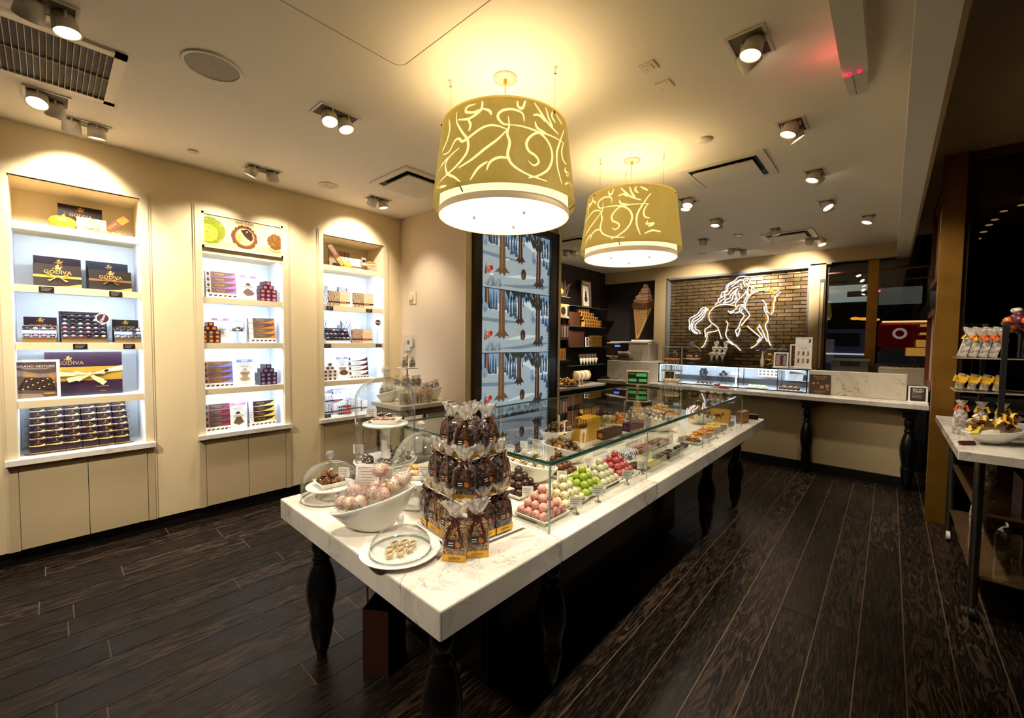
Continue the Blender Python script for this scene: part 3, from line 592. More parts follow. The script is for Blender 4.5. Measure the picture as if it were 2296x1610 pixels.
bar_stack(5, 'with white faces in the third unit', (2.215, 4.19, 1.0705), .222, .05, .25, DPL, main=mat('white_gloss_card', (236, 232, 232), .3), art=mat('art_white', (226, 222, 222), .4), dot=INK, txt=GREYINK)
def new_card(label, loc, w, h, band, shape, shp_mats):
    t = thing('display_card', label, 'sign', loc); Mx = rx(-.12)
    m = MB(); m.b2(-w/2, w/2, 0, .003, 0, h, 0, Mx); q = MB(); q.off = -.0004
    q.rect(-w/2, w/2, h*.86, h*.96, 1); q.txt('NEW', 0, h*.91, h*.085, 0, None, .0006)
    for k in range(3): q.rect(-w*(.36-.06*k), w*(.36-.06*k), h*(.80-.045*k), h*(.808-.045*k), 2)
    shape(q, w, h); m.raw(q.v, q.f, 0, False, Mx); b = len(m.m)-len(q.m)
    for i, k in enumerate(q.m): m.m[b+i] = k
    m.build('card', [PAPER, band, GREYINK]+shp_mats, t); MB().b2(-w*.3, w*.3, .05, .054, 0, h*.5, 0, rx(.35)).build('easel_back', [PAPER], t)
def sh_truffle(q, w, h):
    q.pg([(-w*.34, h*.26), (-w*.1, h*.16), (w*.3, h*.2), (w*.36, h*.3), (w*.1, h*.42), (-w*.05, h*.46), (-w*.3, h*.34)], 3); q.ell(-.0, h*.58, w*.15, h*.085, 4); q.pg([(-w*.2, h*.12), (w*.3, h*.1), (w*.2, h*.085)], 5)
def sh_stack(q, w, h):
    q.pg([(-w*.36, h*.26), (-w*.05, h*.18), (w*.33, h*.26), (w*.16, h*.34), (-w*.2, h*.34)], 3); q.ell(0, h*.4, w*.19, h*.1, 4); q.ell(0, h*.56, w*.15, h*.085, 3); q.pg([(-w*.25, h*.12), (w*.3, h*.13), (0, h*.10)], 5)
def sh_cone(q, w, h):
    q.pg([(-w*.34, h*.24), (0, h*.15), (w*.34, h*.24), (w*.16, h*.44), (-w*.12, h*.44)], 3); q.ell(-.002, h*.55, w*.15, h*.085, 4); q.pg([(-w*.25, h*.1), (w*.3, h*.11), (0, h*.085)], 5)
def sh_dome(q, w, h):
    q.ell(w*.1, h*.3, w*.36, h*.1, 3); q.ell(w*.1, h*.33, w*.3, h*.09, 4); q.ell(w*.03, h*.58, w*.16, h*.085, 5)
SHD = mat('print_soft_grey', (206, 200, 200), .6); TR1 = mat('print_truffle_brown', (104, 76, 64), .5); TR2 = mat('print_truffle_dark', (58, 42, 40), .5); TR3 = mat('print_truffle_tan', (176, 150, 132), .5)
new_card('white NEW card with a violet band on the poster unit', (1.185, 4.18, 1.8255), .125, .226, mat('band_violet', (120, 104, 190), .5), sh_truffle, [TR1, TR2, SHD])
new_card('white NEW card with a mauve band beside the small cake dome', (.99, 4.24, 1.4505), .125, .222, mat('band_mauve', (150, 106, 122), .5), sh_stack, [SHD, TR3, SHD])
new_card('white NEW card with a blue band on the poster unit', (1.149, 4.18, 1.0705), .122, .246, mat('band_blue', (108, 130, 206), .5), sh_stack, [TR3, TR3, SHD])
new_card('white NEW card with a pink band on the bottom shelf', (1.094, 4.18, .7005), .122, .242, mat('band_pink', (198, 130, 168), .5), sh_cone, [TR1, TR2, SHD])
new_card('white NEW card with a periwinkle band in the third unit', (2.035, 4.19, 1.0705), .125, .25, mat('band_periwinkle', (126, 132, 198), .5), sh_dome, [TR2, TR1, SHD])
def pyramid(where, loc, w, h, body, dotm, rz=0.):
    m = MB(); m.box((0, .055, h/2), (w*.97, .11, h*.97), 0); m.ell(0, h*.5, w*.30, h*.32, 1, n=14); m.off -= .0002; m.rect(-w*.2, w*.2, h*.46, h*.54, 2)
    p = m.build('small_box', [body, dotm, GOLDT]); tag(p, 'small end-on box in the pyramid '+where, 'box', 'pyramid of small boxes '+where)
    Rz = Matrix.Rotation(rz, 3, 'Z'); first = True
    for r, n in enumerate((3, 3, 3, 2, 1)):
        for k in range(n):
            o = p if first else p.copy()
            if not first: COL.objects.link(o)
            first = False; o.location = Vector(loc)+Rz @ Vector(((k-(n-1)/2)*w, .0+.004*(r > 2), r*h)); o.rotation_euler = (0, 0, rz+random.uniform(-.02, .02))
pyramid('with pink dots at the right of the poster unit', (1.345, 4.19, 1.8255), .0485, .036, mat('maroon_card', (70, 34, 34), .38), mat('dot_pink', (190, 104, 150), .4), .12)
pyramid('with orange dots at the left of the poster unit', (.903, 4.17, 1.4505), .044, .0345, mat('maroon_card', (70, 34, 34), .38), mat('dot_orange', (226, 134, 54), .4), 0)
pyramid('with lilac dots at the right of the poster unit', (1.335, 4.18, 1.0705), .0485, .037, mat('violet_brown_card', (60, 36, 50), .38), mat('dot_lilac', (134, 124, 200), .4), .12)
pyramid('with white faces in the third shelf unit', (1.898, 4.18, 1.0705), .046, .0365, mat('white_gloss_card', (236, 232, 232), .3), mat('dot_brown', (80, 36, 26), .4), 0)
# small glass cake stand with pralines
def ball_heap(mb_fn, spots): pass
t = thing('cake_dome', 'small glass domed cake stand of truffles beside the orange-swoosh boxes', 'cake stand', (1.108, 4.24, 1.4505))
MB().lathe([(.03, 0), (.03, .004), (.008, .012), (.007, .07), (.01, .09), (.062, .096), (.062, .102)], 24, 0, cap0=True, cap1=True).build('glass_stand', [glass('frosted_glass', (235, 240, 245), .12, .7, 3)], t)
MB().lathe([(.056, .103), (.057, .16), (.05, .178), (.03, .19), (.006, .194)], 24).lathe([(.004, .194), (.006, .2), (.014, .21), (.014, .222), (.004, .23)], 14).build('dome', [CLEAR], t)
for k in range(14):
    a = k*2.4; r = .012+.033*((k % 7)/7); z = .112 if k < 9 else .13
    m = MB(); m.ball((r*math.cos(a), r*math.sin(a), z), .0115, 0, 9, 6); tag(m.build('truffle', [PRAL[k % 5]], None, (1.108, 4.24, 1.4505)), 'tiny truffle under the small glass dome on the poster unit', 'truffle', 'truffles under the small dome')
# --- third unit
FLOR = speck('line_drawn_tan_card', (196, 166, 130), (72, 48, 34), 26, .485, .5, .45, 0, kind='wave'); FLORW = speck('line_drawn_white_card', (232, 230, 232), (92, 84, 92), 26, .485, .5, .45, 0, kind='wave')
TANC = mat('tan_card', (200, 170, 134), .45); WHC = mat('white_gloss_card', (236, 232, 232), .3)
def floral(label, loc, w, h, d, pat, plain, band=True, tilt=.06):
    t = thing('chocolate_box', label, 'box', loc, 0, None); Mx = rx(-tilt)
    m = MB(); m.box((0, d/2, h/2), (w, d, h), 0, Mx); q = MB(); q.rect(w*.02, w*.49, h*.02, h*.98, 1); q.rect(w*.18, w*.36, h*.62, h*.64, 2); q.rect(w*.14, w*.4, h*.5, h*.515, 2); m.raw(q.v, q.f, 0, False, Mx)
    b = len(m.m)-len(q.m)
    for i, k in enumerate(q.m): m.m[b+i] = k
    m.build('carton', [pat, plain, GREYINK], t)
    if band:
        q = MB(); q.box((0, d/2, h*.28), (w+.002, d+.003, .013), 0, Mx); q.box((w*.15, -.003, h*.28), (w*.28, .004, .019), 1, Mx); q.build('band', [BLACKM, mat('band_label', (150, 84, 56), .5)], t)
floral('tan patterned box at the front left of the second shelf, third unit', (2.012, 4.20, 1.8255), .218, .155, .03, FLOR, TANC)
floral('tan patterned box at the front right of the second shelf, third unit', (2.275, 4.20, 1.8255), .222, .155, .03, FLOR, TANC)
floral('white patterned box standing behind the left tan box, third unit', (1.945, 4.32, 1.8255), .19, .215, .04, FLORW, WHC, False)
floral('white patterned box standing behind the right tan box, third unit', (2.165, 4.32, 1.8255), .215, .215, .04, FLORW, WHC, False)
choc_tray('white-edged open tray of pralines in the third shelf unit', (1.99, 4.19, 1.4505), .245, .14, 6, 3, .55, WHC)
floral('tan patterned box right of the white-edged open tray', (2.262, 4.20, 1.4505), .226, .15, .03, FLOR, TANC)
floral('white patterned box with a dark bow behind the open tray, third unit', (1.945, 4.34, 1.4505), .2, .235, .03, FLORW, WHC, True)
floral('white patterned box standing behind the lone tan box, third unit', (2.21, 4.34, 1.4505), .21, .245, .04, FLORW, WHC, False)
new_disc('upright round New sign on a straight stem, third unit', (2.421, 4.17, 1.4505), .226, False, 0, .014)
gift('chocolate_bar_box', 'white drawn box standing at the back of the third unit top ledge', (2.10, 4.38, 2.2255), .22, .03, .2, FLOR, logo=False)
floral('cream box with a dark bow on the third unit top ledge', (2.165, 4.27, 2.2255), .265, .125, .03, speck('line_drawn_cream_card', (236, 220, 190), (92, 66, 46), 26, .485, .5, .45, 0, kind='wave'), mat('cream_card', (236, 220, 190), .45))
bar_box('chocolate_bar', 'dark chocolate bar leaning to the left on the third unit top ledge', (1.918, 4.235, 2.44), .235, .05, (0, math.radians(53), 0), MUD, GOLDT)
pumpkin('mini_pumpkin', 'small yellow pumpkin before the cream box on the third unit', (2.105, 4.215, 2.2255), .04, .8, (244, 200, 60), (236, 170, 40))
t = thing('cake_stand', 'white cake stand holding a flat orange pumpkin, third unit top ledge', 'cake stand', (2.36, 4.24, 2.2255))
MB().lathe([(.032, 0), (.02, .006), (.016, .03), (.024, .055), (.08, .064), (.082, .072), (.0, .072)], 24, 0, cap0=True).build('stand', [PORC], t)
pumpkin('flat_pumpkin', 'flat orange pumpkin on the white cake stand', (2.372, 4.24, 2.2985), .056, .36, (214, 116, 30), (190, 92, 26))
m = MB(); m.box((0, 0, .035), (.055, .022, .07), 0, None, 0, .8); m.off = -.0112; m.rect(-.018, .018, .02, .05, 1); tag(m.build('treat_pouch', [mat('grey_pouch', (150, 140, 130), .3), CHOC], None, (2.30, 4.25, 2.2985)), 'little clear pouch with a dark label on the white cake stand', 'pouch')
for k, (x, y, z, w, h, l) in enumerate(((1.905, 4.36, .7005, .17, .22, 'white patterned box at the back left of the bottom shelf, third unit'), (1.965, 4.27, .7005, .2, .13, 'white patterned box lowest in the front pair, bottom shelf of third unit'),
                                    (1.97, 4.275, .8315, .2, .075, 'white patterned box on top of the front pair, bottom shelf of third unit'), (2.10, 4.37, .7005, .17, .25, 'tall white patterned box with a dark bow at the back of the bottom shelf'), (2.22, 4.29, .7005, .12, .16, 'white patterned box at the right of the bottom shelf, third unit'), (2.30, 4.3, .7005, .13, .12, 'low white and violet box behind the tall dome, bottom shelf'))):
    floral(l, (x, y, z), w, h, .08, FLORW, WHC, True, .0)
m = MB(); m.rbox((0, 0, .006), (.27, .085, .012), .02); tag(m.build('serving_tray', [PORC], None, (2.03, 4.175, .7005)), 'long white dish under the clear packs, bottom shelf of third unit', 'dish')
for k in range(3):
    t = thing('clear_pack', 'clear pack of chocolates with a red label, '+('lowest', 'middle', 'topmost')[k]+' of the three on the white dish', 'pack', (2.045, 4.175, .713+k*.033), 0, 'clear packs on the white dish')
    MB().box((0, 0, .016), (.15, .07, .031)).build('box_film', [ACRYL], t); m = MB()
    for q in range(6): m.ball((-.06+.024*q, 0, .014), .0115, 0, 8, 5)
    m.build('chocolates', [mat('praline_dark', (58, 36, 30), .3)], t); m = MB(); m.box((.01, -.036, .018), (.075, .002, .018)); m.build('label', [mat('red_label', (196, 62, 44), .5)], t)
tags(1.822, 1.885, .722, None, 'dark price card lying at the left end of the third unit sill', 4.15)
# ================================================================ ceiling fittings
RECESS = mat('painted_recess_shade', (92, 84, 70), .7)  # flat panel colour standing in for the shade inside the recess
def spot(label, cx, cy_, w, d, heads, wide=62, group='recessed ceiling spots'):
    t = thing('ceiling_spot', label, 'ceiling spot', (cx, cy_, H), 0, group); f = .013
    m = MB(); z0, z1 = -.006, 0
    m.b2(-w/2-f, w/2+f, -d/2-f, -d/2, z0, z1); m.b2(-w/2-f, w/2+f, d/2, d/2+f, z0, z1); m.b2(-w/2-f, -w/2, -d/2, d/2, z0, z1); m.b2(w/2, w/2+f, -d/2, d/2, z0, z1); m.build('trim_frame', [LAMPW], t)
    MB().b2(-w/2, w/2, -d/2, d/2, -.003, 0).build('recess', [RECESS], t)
    for dx, dy, aim, pw in heads:
        v = (Vector(aim)-Vector((cx+dx, cy_+dy, H-.03))).normalized(); q = v.to_track_quat('Z', 'Y').to_matrix().to_4x4()
        Mx = tr(dx, dy, -.03) @ q
        m = MB(); m.lathe([(.012, -.035), (.036, -.03), (.042, -.005), (.046, .045), (.043, .047), (.041, .035)], 20, 0, M=Mx, cap0=True); m.tube([(dx, dy+.045, 0), (dx, dy+.046, -.03)], .006, 5); m.tube([(dx, dy-.045, 0), (dx, dy-.046, -.03)], .006, 5)
        h = m.build('lamp_head', [LAMPW], t)
        MB().lathe([(.0001, .036), (.041, .036)], 20, 0, M=Mx).build('lens', [LAMPON], h)
        if pw:
            p = tuple(Mx @ Vector((0, 0, .052)))
            l = lamp('SPOT', 'spot_beam', p, pw, WARM, t, spot_size=math.radians(92 if cy_ > 3.4 and cx < 2.4 else 62), spot_blend=.9, shadow_soft_size=.035)
            l.rotation_euler = v.to_track_quat('-Z', 'Y').to_euler()
S, WS = SPOT_W, WALL_SPOT_W
spot('twin spot at the top left corner above the air grille', .03, 2.6, .16, .13, [(-.045, 0, (-.4, 4.1, 1.0), WS*.7), (.05, .02, (.5, 2.2, 0), 0)])
spot('twin spot below the air grille, one lamp glaring', .03, 3.58, .16, .16, [(-.035, -.03, (-.2, 2.4, .6), 0), (.03, .045, (.1, 4.1, 2.1), WS*.6)])
spot('double spot by the left wall with both lamps turned to the pumpkin ledge', .185, 3.83, .22, .09, [(-.055, 0, (.16, 4.25, 2.25), WS*.75), (.055, 0, (.36, 4.16, .6), WS*.5)])
spot('double spot by the left wall above the gap before the poster unit', 1.18, 3.77, .22, .12, [(-.07, 0, (.70, 4.14, 1.5), WS*.8), (.07, 0, (1.55, 4.14, 1.6), WS*.8)])
spot('double spot by the left wall above the third shelf unit', 2.15, 3.7, .2, .11, [(-.05, 0, (2.12, 4.2, 2.25), WS*.8), (.055, 0, (2.5, 3.5, .9), WS*.7)])
spot('twin spot between the access panel and the hanging lamp', 1.19, 2.52, .22, .13, [(-.045, -.01, (1.0, 1.7, .75), S*1.1), (.055, 0, (1.5, 1.9, .75), S*.9)])
spot('twin spot nearest the top right, beside the white alarm box', 2.15, .52, .20, .13, [(-.03, -.02, (1.7, .9, .75), S*1.0), (.045, .02, (3.9, -.6, .95), S*.8)])
spot('twin spot in the right row, second from the alarm box', 3.11, .50, .19, .12, [(-.05, 0, (2.7, 1.1, .75), S*.9), (.05, 0, (3.7, -.5, 1.0), S*.9)])
spot('twin spot in the right row, beside the large square vent', 4.07, .49, .18, .11, [(-.04, 0, (3.6, 1.1, .75), S*.8), (.05, 0, (5.0, -.33, 1.7), S*.8)])
spot('twin spot in the right row, just past the large square vent', 4.98, .50, .18, .11, [(-.04, 0, (4.4, -.5, 1.0), S*.6), (.05, 0, (6.0, -.1, .9), S*.6)])
spot('lone glaring spot nearest the window corner', 5.78, .22, .12, .10, [(0, 0, (5.2, 1.0, .3), S*.4)])
spot('bright twin spot right of the far hanging lamp', 4.08, 1.47, .19, .11, [(-.04, -.02, (3.2, 1.5, .75), S*.8), (.04, .03, (3.8, 1.6, .75), S*.6)])
spot('twin spot behind the bright twin spot', 4.95, 1.46, .18, .11, [(-.05, 0, (4.4, 1.6, .75), S*.6), (.05, 0, (6.0, 1.7, 1.0), S*.6)])
spot('small spot left of the smoke sensor over the counter', 5.76, 1.86, .14, .1, [(0, 0, (6.1, 2.3, .9), S*.7)])
spot('glaring spot at the near edge of the far vent', 5.76, 1.05, .14, .1, [(0, 0, (6.1, .6, .9), S*.6)])
spot('pair of glaring spots before the brick panel', 6.67, 1.68, .22, .1, [(-.09, .05, (7.6, 2.6, 2.2), S*1.6), (.09, -.05, (7.6, 1.6, 2.2), S*1.3)])
spot('pair of glaring spots at the right before the bulkhead', 6.62, .76, .22, .1, [(-.09, .05, (7.6, 1.1, 2.35), S*1.5), (.09, -.05, (6.2, .2, 1.0), S*.6)])
spot('pair of small spots over the dark alcove', 5.24, 3.6, .2, .1, [(-.06, .02, (5.7, 4.2, 1.5), S*1.5), (.06, -.02, (6.6, 4.1, 1.6), S*1.5)])
spot('spot mostly hidden behind the far hanging lamp', 6.2, 2.85, .16, .1, [(0, 0, (6.6, 3.2, 1.2), S*.7)])
spot('unseen double spot added above the front table edge', 1.1, .55, .2, .13, [(-.04, 0, (1.0, 1.3, .75), S*1.0), (.05, 0, (2.1, 1.2, .75), S*.8)])  # out-of-view fixture added for its light, continuing the right row
spot('unseen twin spot added over the entrance side to light the near end of the marble table', -1.0, 1.47, .19, .11, [(-.04, 0, (.7, 1.3, .7), S*1.0), (.05, 0, (.75, 1.9, .6), S*.8)])  # added behind the viewpoint to brighten the table end
spot('unseen twin spot added over the entrance side to light the left wall cabinets', -1.0, 2.52, .19, .11, [(-.04, 0, (.2, 4.14, .3), S*1.1), (.05, 0, (1.2, 4.14, .5), S*1.1)])  # unseen fixture, added to brighten the lower left wall
# vents
def cassette(label, x0, x1, y0, y1):
    t = thing('ceiling_vent', label, 'vent', ((x0+x1)/2, (y0+y1)/2, H)); w, d = (x1-x0)/2, (y1-y0)/2
    m = MB(); f = .055
    m.b2(-w, w, -d, -d+f, -.012, 0); m.b2(-w, w, d-f, d, -.012, 0); m.b2(-w, -w+f, -d+f, d-f, -.012, 0); m.b2(w-f, w, -d+f, d-f, -.012, 0); m.build('frame', [LAMPW], t)
    MB().b2(-w+f, w-f, -d+f, d-f, -.004, 0).build('dark_slot', [BLACKM], t)
    m = MB(); m.lathe([(.707, 0), (.69, .012)], 4, 0, M=tr(0, 0, -.034) @ Matrix.Diagonal((2*(w-f-.026), 2*(d-f-.026), 1, 1)) @ rzm(PI/4), cap0=True, cap1=True, smooth=False); m.build('centre_panel', [LAMPW], t)
cassette('square ceiling vent left of the near hanging lamp', 1.88, 2.38, 2.83, 3.37)
cassette('square ceiling vent right of the far hanging lamp', 3.34, 3.88, .70, 1.285)
cassette('far square ceiling vent above the counter', 5.96, 6.44, .72, 1.26)
cassette('square ceiling vent half hidden behind the far hanging lamp', 4.55, 5.05, 2.95, 3.45)
t = thing('air_grille', 'slatted air grille in the ceiling at the top left', 'vent', (-.17, 3.08, H))
m = MB(); w, d, f = .46, .32, .045
m.b2(-w, w, -d, -d+f, -.012, 0); m.b2(-w, w, d-f, d, -.012, 0); m.b2(-w, -w+f, -d, d, -.012, 0); m.b2(w-f, w, -d, d, -.012, 0); m.build('frame', [LAMPW], t)
MB().b2(-w+f, w-f, -d+f, d-f, -.002, 0).build('dark_duct', [mat('duct_dark', (40, 32, 26), .7)], t)
m = MB()
for k in range(38): m.box((-w+f+.011+.0215*k, 0, -.008), (.0022, 2*(d-f), .012), 0, None, 0); 
m.box((0, 0, -.007), (2*(w-f), .003, .008)); m.build('slats', [mat('grille_slat', (186, 170, 146), .4)], t)
t = thing('ceiling_speaker', 'large round ceiling speaker beside the air grille', 'speaker', (.58, 2.545, H))
MB().lathe([(.128, 0), (.126, -.006), (.113, -.008), (.112, -.004)], 40).build('rim', [LAMPW], t)
MB().lathe([(.112, -.005), (.0, -.007)], 40).build('mesh_cover', [speck('speaker_mesh', (176, 162, 140), (130, 118, 100), 500, .4, .6, .6, 0)], t); MB().cyl((0, 0, -.008), .006, .002, 10).build('badge', [PAPER], t)
t = thing('ceiling_downlight', 'round recessed downlight above the third shelf unit', 'downlight', (1.68, 3.71, H)); MB().lathe([(.082, 0), (.08, -.006), (.055, -.008), (.05, -.001)], 30).build('rim', [LAMPW], t); MB().lathe([(.05, -.003), (0, -.004)], 24).build('reflector', [speck('ribbed_reflector', (210, 200, 184), (150, 140, 124), 60, .4, .6, .3, 0)], t)
def puck(label, x, y, r, name='smoke_detector', cat='smoke detector', m_=LAMPW): return tag(MB().lathe([(r, 0), (r, -.008), (r*.8, -.014), (0, -.016)], 24).build(name, [m_], None, (x, y, H)), label, cat)
puck('flat round sensor cover near the left wall', .735, 3.785, .035, 'round_cover', 'cover plate'); puck('small round smoke detector above the large square vent', 2.94, .96, .045); puck('small shiny sprinkler plate over the counter', 5.79, 1.46, .05, 'sprinkler_plate', 'sprinkler', CHROME)
puck('dark smoke detector with a red light far over the counter', 6.64, 2.15, .06); puck('round cover plate half hidden between the two hanging lamps', 4.48, 3.16, .07, 'round_cover', 'cover plate')
t = thing('ceiling_socket', 'square ceiling socket plate', 'socket', (1.995, .925, H)); t['label'] = 'square ceiling socket plate with outlets, right of the near hanging lamp'; MB().box((0, 0, -.003), (.075, .075, .006)).build('plate', [LAMPW], t)
m = MB(); m.box((0, 0, -.007), (.04, .04, .003), 0); 
for q in (-1, 1): m.box((.008*q, .01*q, -.0088), (.004, .008, .001), 1)
m.build('outlet', [LAMPW, GREYINK], t)
tag(MB().box((0, 0, -.003), (.075, .075, .006)).cyl((.02, .02, -.0065), .003, .002, 8, 1).cyl((-.02, -.02, -.0065), .003, .002, 8, 1).build('blank_plate', [LAMPW, GREYINK], None, (2.19, .926, H)), 'blank square ceiling plate beside the socket plate', 'cover plate')
# access panel: a hairline rounded square
t = thing('access_panel', 'large rounded access panel in the ceiling at the top centre', 'access panel', (.855, 1.5, H))
def rsq(w, r, n=8): return [(sx*(w-r)+r*math.cos(a), sy*(w-r)+r*math.sin(a)) for sx, sy, a0 in ((1, 1, 0), (-1, 1, PI/2), (-1, -1, PI), (1, -1, 1.5*PI)) for a in [a0+PI/2*k/n for k in range(n+1)]]
m = MB(); m.loft([[(x, y, 0) for x, y in rsq(.345, .05)], [(x, y, -.0015) for x, y in rsq(.345, .05)]], 0, False, True, False); m.build('door_panel', [CEILM], t)
a, b = rsq(.345, .05), rsq(.349, .054); n = len(a); m = MB(); m.raw([(x, y, -.0018) for x, y in a]+[(x, y, -.0018) for x, y in b], [(i, (i+1) % n, n+(i+1) % n, n+i) for i in range(n)]); m.build('edge_gap', [mat('gap_line', (96, 78, 58), .7)], t)
# alarm box hanging at the soffit
t = thing('alarm_box', 'long white alarm box with two red lights at the right of the ceiling', 'alarm', (2.4, .165, H))
MB().b2(-.7, .09, -.045, .045, -.12, 0).build('housing', [LAMPW], t)
m = MB(); m.raw([(.09, -.04, -.11), (.09, .045, -.11), (.46, .045, -.04), (.46, -.03, -.04), (.09, -.04, 0), (.09, .045, 0), (.46, .045, 0), (.46, -.03, 0)], [(0, 1, 2, 3), (0, 3, 7, 4), (1, 5, 6, 2), (3, 2, 6, 7)]); m.tube([(.1, .01, -.109), (.45, .015, -.042)], .002, 4, 1); m.build('sloped_cover', [LAMPW, GREYINK], t)
m = MB()
for y in (-.016, .02): m.ball((.06, y, -.121), .009, 0, 10, 6)
m.build('red_light', [mat('red_led', (230, 20, 60), .3, emit=1.)], t); lamp('POINT', 'red_glow', (.05, .07, -.12), .12, (1, .08, .12), t, shadow_soft_size=.02)
# ================================================================ hanging lamps
STROKES = [[(190,525),(200,600),(175,690),(130,760)],[(150,770),(200,760),(240,690),(270,680),(300,700),(410,620),(480,605),(550,630)],[(250,490),(250,560),(290,640),(325,700),(320,780),(260,860),(200,910),(100,985)],[(260,545),(330,550),(400,500),(410,440)],[(370,455),(320,465),(310,500),(360,510),(390,495)],[(410,490),(450,505),(462,530)],[(320,550),(340,590),(332,630)],[(650,575),(640,520),(580,495),(520,510),(500,550),(530,595),(560,600)],[(560,545),(565,610),(555,660),(570,720),(560,780),(565,830),(600,880),(680,930),(790,965)],[(550,640),(500,700),(430,760),(350,830),(270,880)],[(570,600),(650,610),(740,640),(800,700),(825,790),(800,880),(740,930),(680,950)],[(910,680),(820,650),(740,640),(690,670),(665,720),(680,770),(720,800),(740,840),(710,865),(680,840)],[(910,580),(880,670),(855,760),(860,860),(890,970)],[(905,680),(890,740),(900,800),(925,825)],[(710,440),(750,500),(800,570),(865,625)],[(780,460),(800,530),(825,580)],[(705,525),(740,520),(775,555)],[(715,570),(730,610),(780,635)],[(850,490),(890,540)],[(825,475),(820,510),(842,545)],[(610,440),(615,475),(640,485),(655,435)],[(440,905),(460,850),(510,820),(570,825)],[(345,965),(390,890),(440,850)],[(270,745),(200,800),(175,850),(190,910),(240,940),(280,975)],[(190,800),(130,860),(100,900)],[(920,850),(915,880),(950,885),(940,905),(925,905)],[(915,970),(950,955),(985,985)],[(100,995),(140,1000),(185,995)]]
def smooth(p, n=5):
    out = []
    for i in range(len(p)-1):
        p0, p1, p2, p3 = p[max(i-1, 0)], p[i], p[i+1], p[min(i+2, len(p)-1)]
        for k in range(n):
            t = k/n; out.append(tuple(.5*((2*b)+(c-a)*t+(2*a-5*b+4*c-d)*t*t+(3*b-a-3*c+d)*t**3) for a, b, c, d in zip(p0, p1, p2, p3)))
    out.append(p[-1]); return out
def translucent(name, col, glossy=.12, rough=.35, fibre=True, mixd=.35):
    m = bpy.data.materials.new(name); m.use_nodes = True; nt = m.node_tree
    for n in list(nt.nodes): nt.nodes.remove(n)
    N = nt.nodes.new; L = nt.links.new; o = N('ShaderNodeOutputMaterial'); d = N('ShaderNodeBsdfDiffuse'); t = N('ShaderNodeBsdfTranslucent'); g = N('ShaderNodeBsdfGlossy'); g.inputs['Roughness'].default_value = rough
    c = (*lin(col), 1); tc = N('ShaderNodeTexCoord'); mp = N('ShaderNodeMapping'); mp.inputs['Scale'].default_value = (70, 70, 6); L(tc.outputs['Object'], mp.inputs[0])
    n = N('ShaderNodeTexNoise'); n.inputs['Scale'].default_value = 3; n.inputs['Detail'].default_value = 4; L(mp.outputs[0], n.inputs['Vector'])
    r = N('ShaderNodeMapRange'); r.inputs[3].default_value = .7 if fibre else .97; r.inputs[4].default_value = 1.25 if fibre else 1.03; L(n.outputs['Fac'], r.inputs[0])
    mx = N('ShaderNodeMix'); mx.data_type = 'RGBA'; mx.blend_type = 'MULTIPLY'; mx.inputs[0].default_value = 1; mx.inputs[6].default_value = c; L(r.outputs[0], mx.inputs[7])
    for s in (d, t): L(mx.outputs[2], s.inputs[0])
    a = N('ShaderNodeMixShader'); a.inputs[0].default_value = 1-mixd; L(d.outputs[0], a.inputs[1]); L(t.outputs[0], a.inputs[2])
    b = N('ShaderNodeMixShader'); b.inputs[0].default_value = glossy; L(a.outputs[0], b.inputs[1]); L(g.outputs[0], b.inputs[2]); L(b.outputs[0], o.inputs[0]); return m
SHADE = translucent('gold_woven_shade', (188, 170, 100), .07, .38)
def cutouts(m, col):
    """where the swirl attribute says so, the shade is cut away to a thin cream film"""
    nt = m.node_tree; N = nt.nodes.new; L = nt.links.new; o = next(n for n in nt.nodes if n.type == 'OUTPUT_MATERIAL'); src = o.inputs[0].links[0].from_socket
    a = N('ShaderNodeAttribute'); a.attribute_name = 'swirl'; r = N('ShaderNodeMapRange'); r.inputs[1].default_value = -.0006; r.inputs[2].default_value = .0006; L(a.outputs['Fac'], r.inputs[0])
    t = N('ShaderNodeBsdfTransparent'); t.inputs[0].default_value = (*lin(col), 1); d = N('ShaderNodeBsdfTranslucent'); d.inputs[0].default_value = (*lin(col), 1)
    k = N('ShaderNodeMixShader'); k.inputs[0].default_value = .35; L(t.outputs[0], k.inputs[1]); L(d.outputs[0], k.inputs[2])
    x = N('ShaderNodeMixShader'); L(r.outputs[0], x.inputs[0]); L(k.outputs[0], x.inputs[1]); L(src, x.inputs[2]); L(x.outputs[0], o.inputs[0])
cutouts(SHADE, (255, 246, 214))
DRUM = mat('drum_fabric', (250, 236, 196), .6, emit=.38, ecol=(255, 234, 184), var=.01); DISC = mat('lit_diffuser', (255, 246, 222), .5, emit=.50, ecol=(255, 238, 200), var=.0)
RIMF = mat('drum_rim', (226, 204, 168), .5, emit=.10, ecol=(255, 220, 160), var=0)
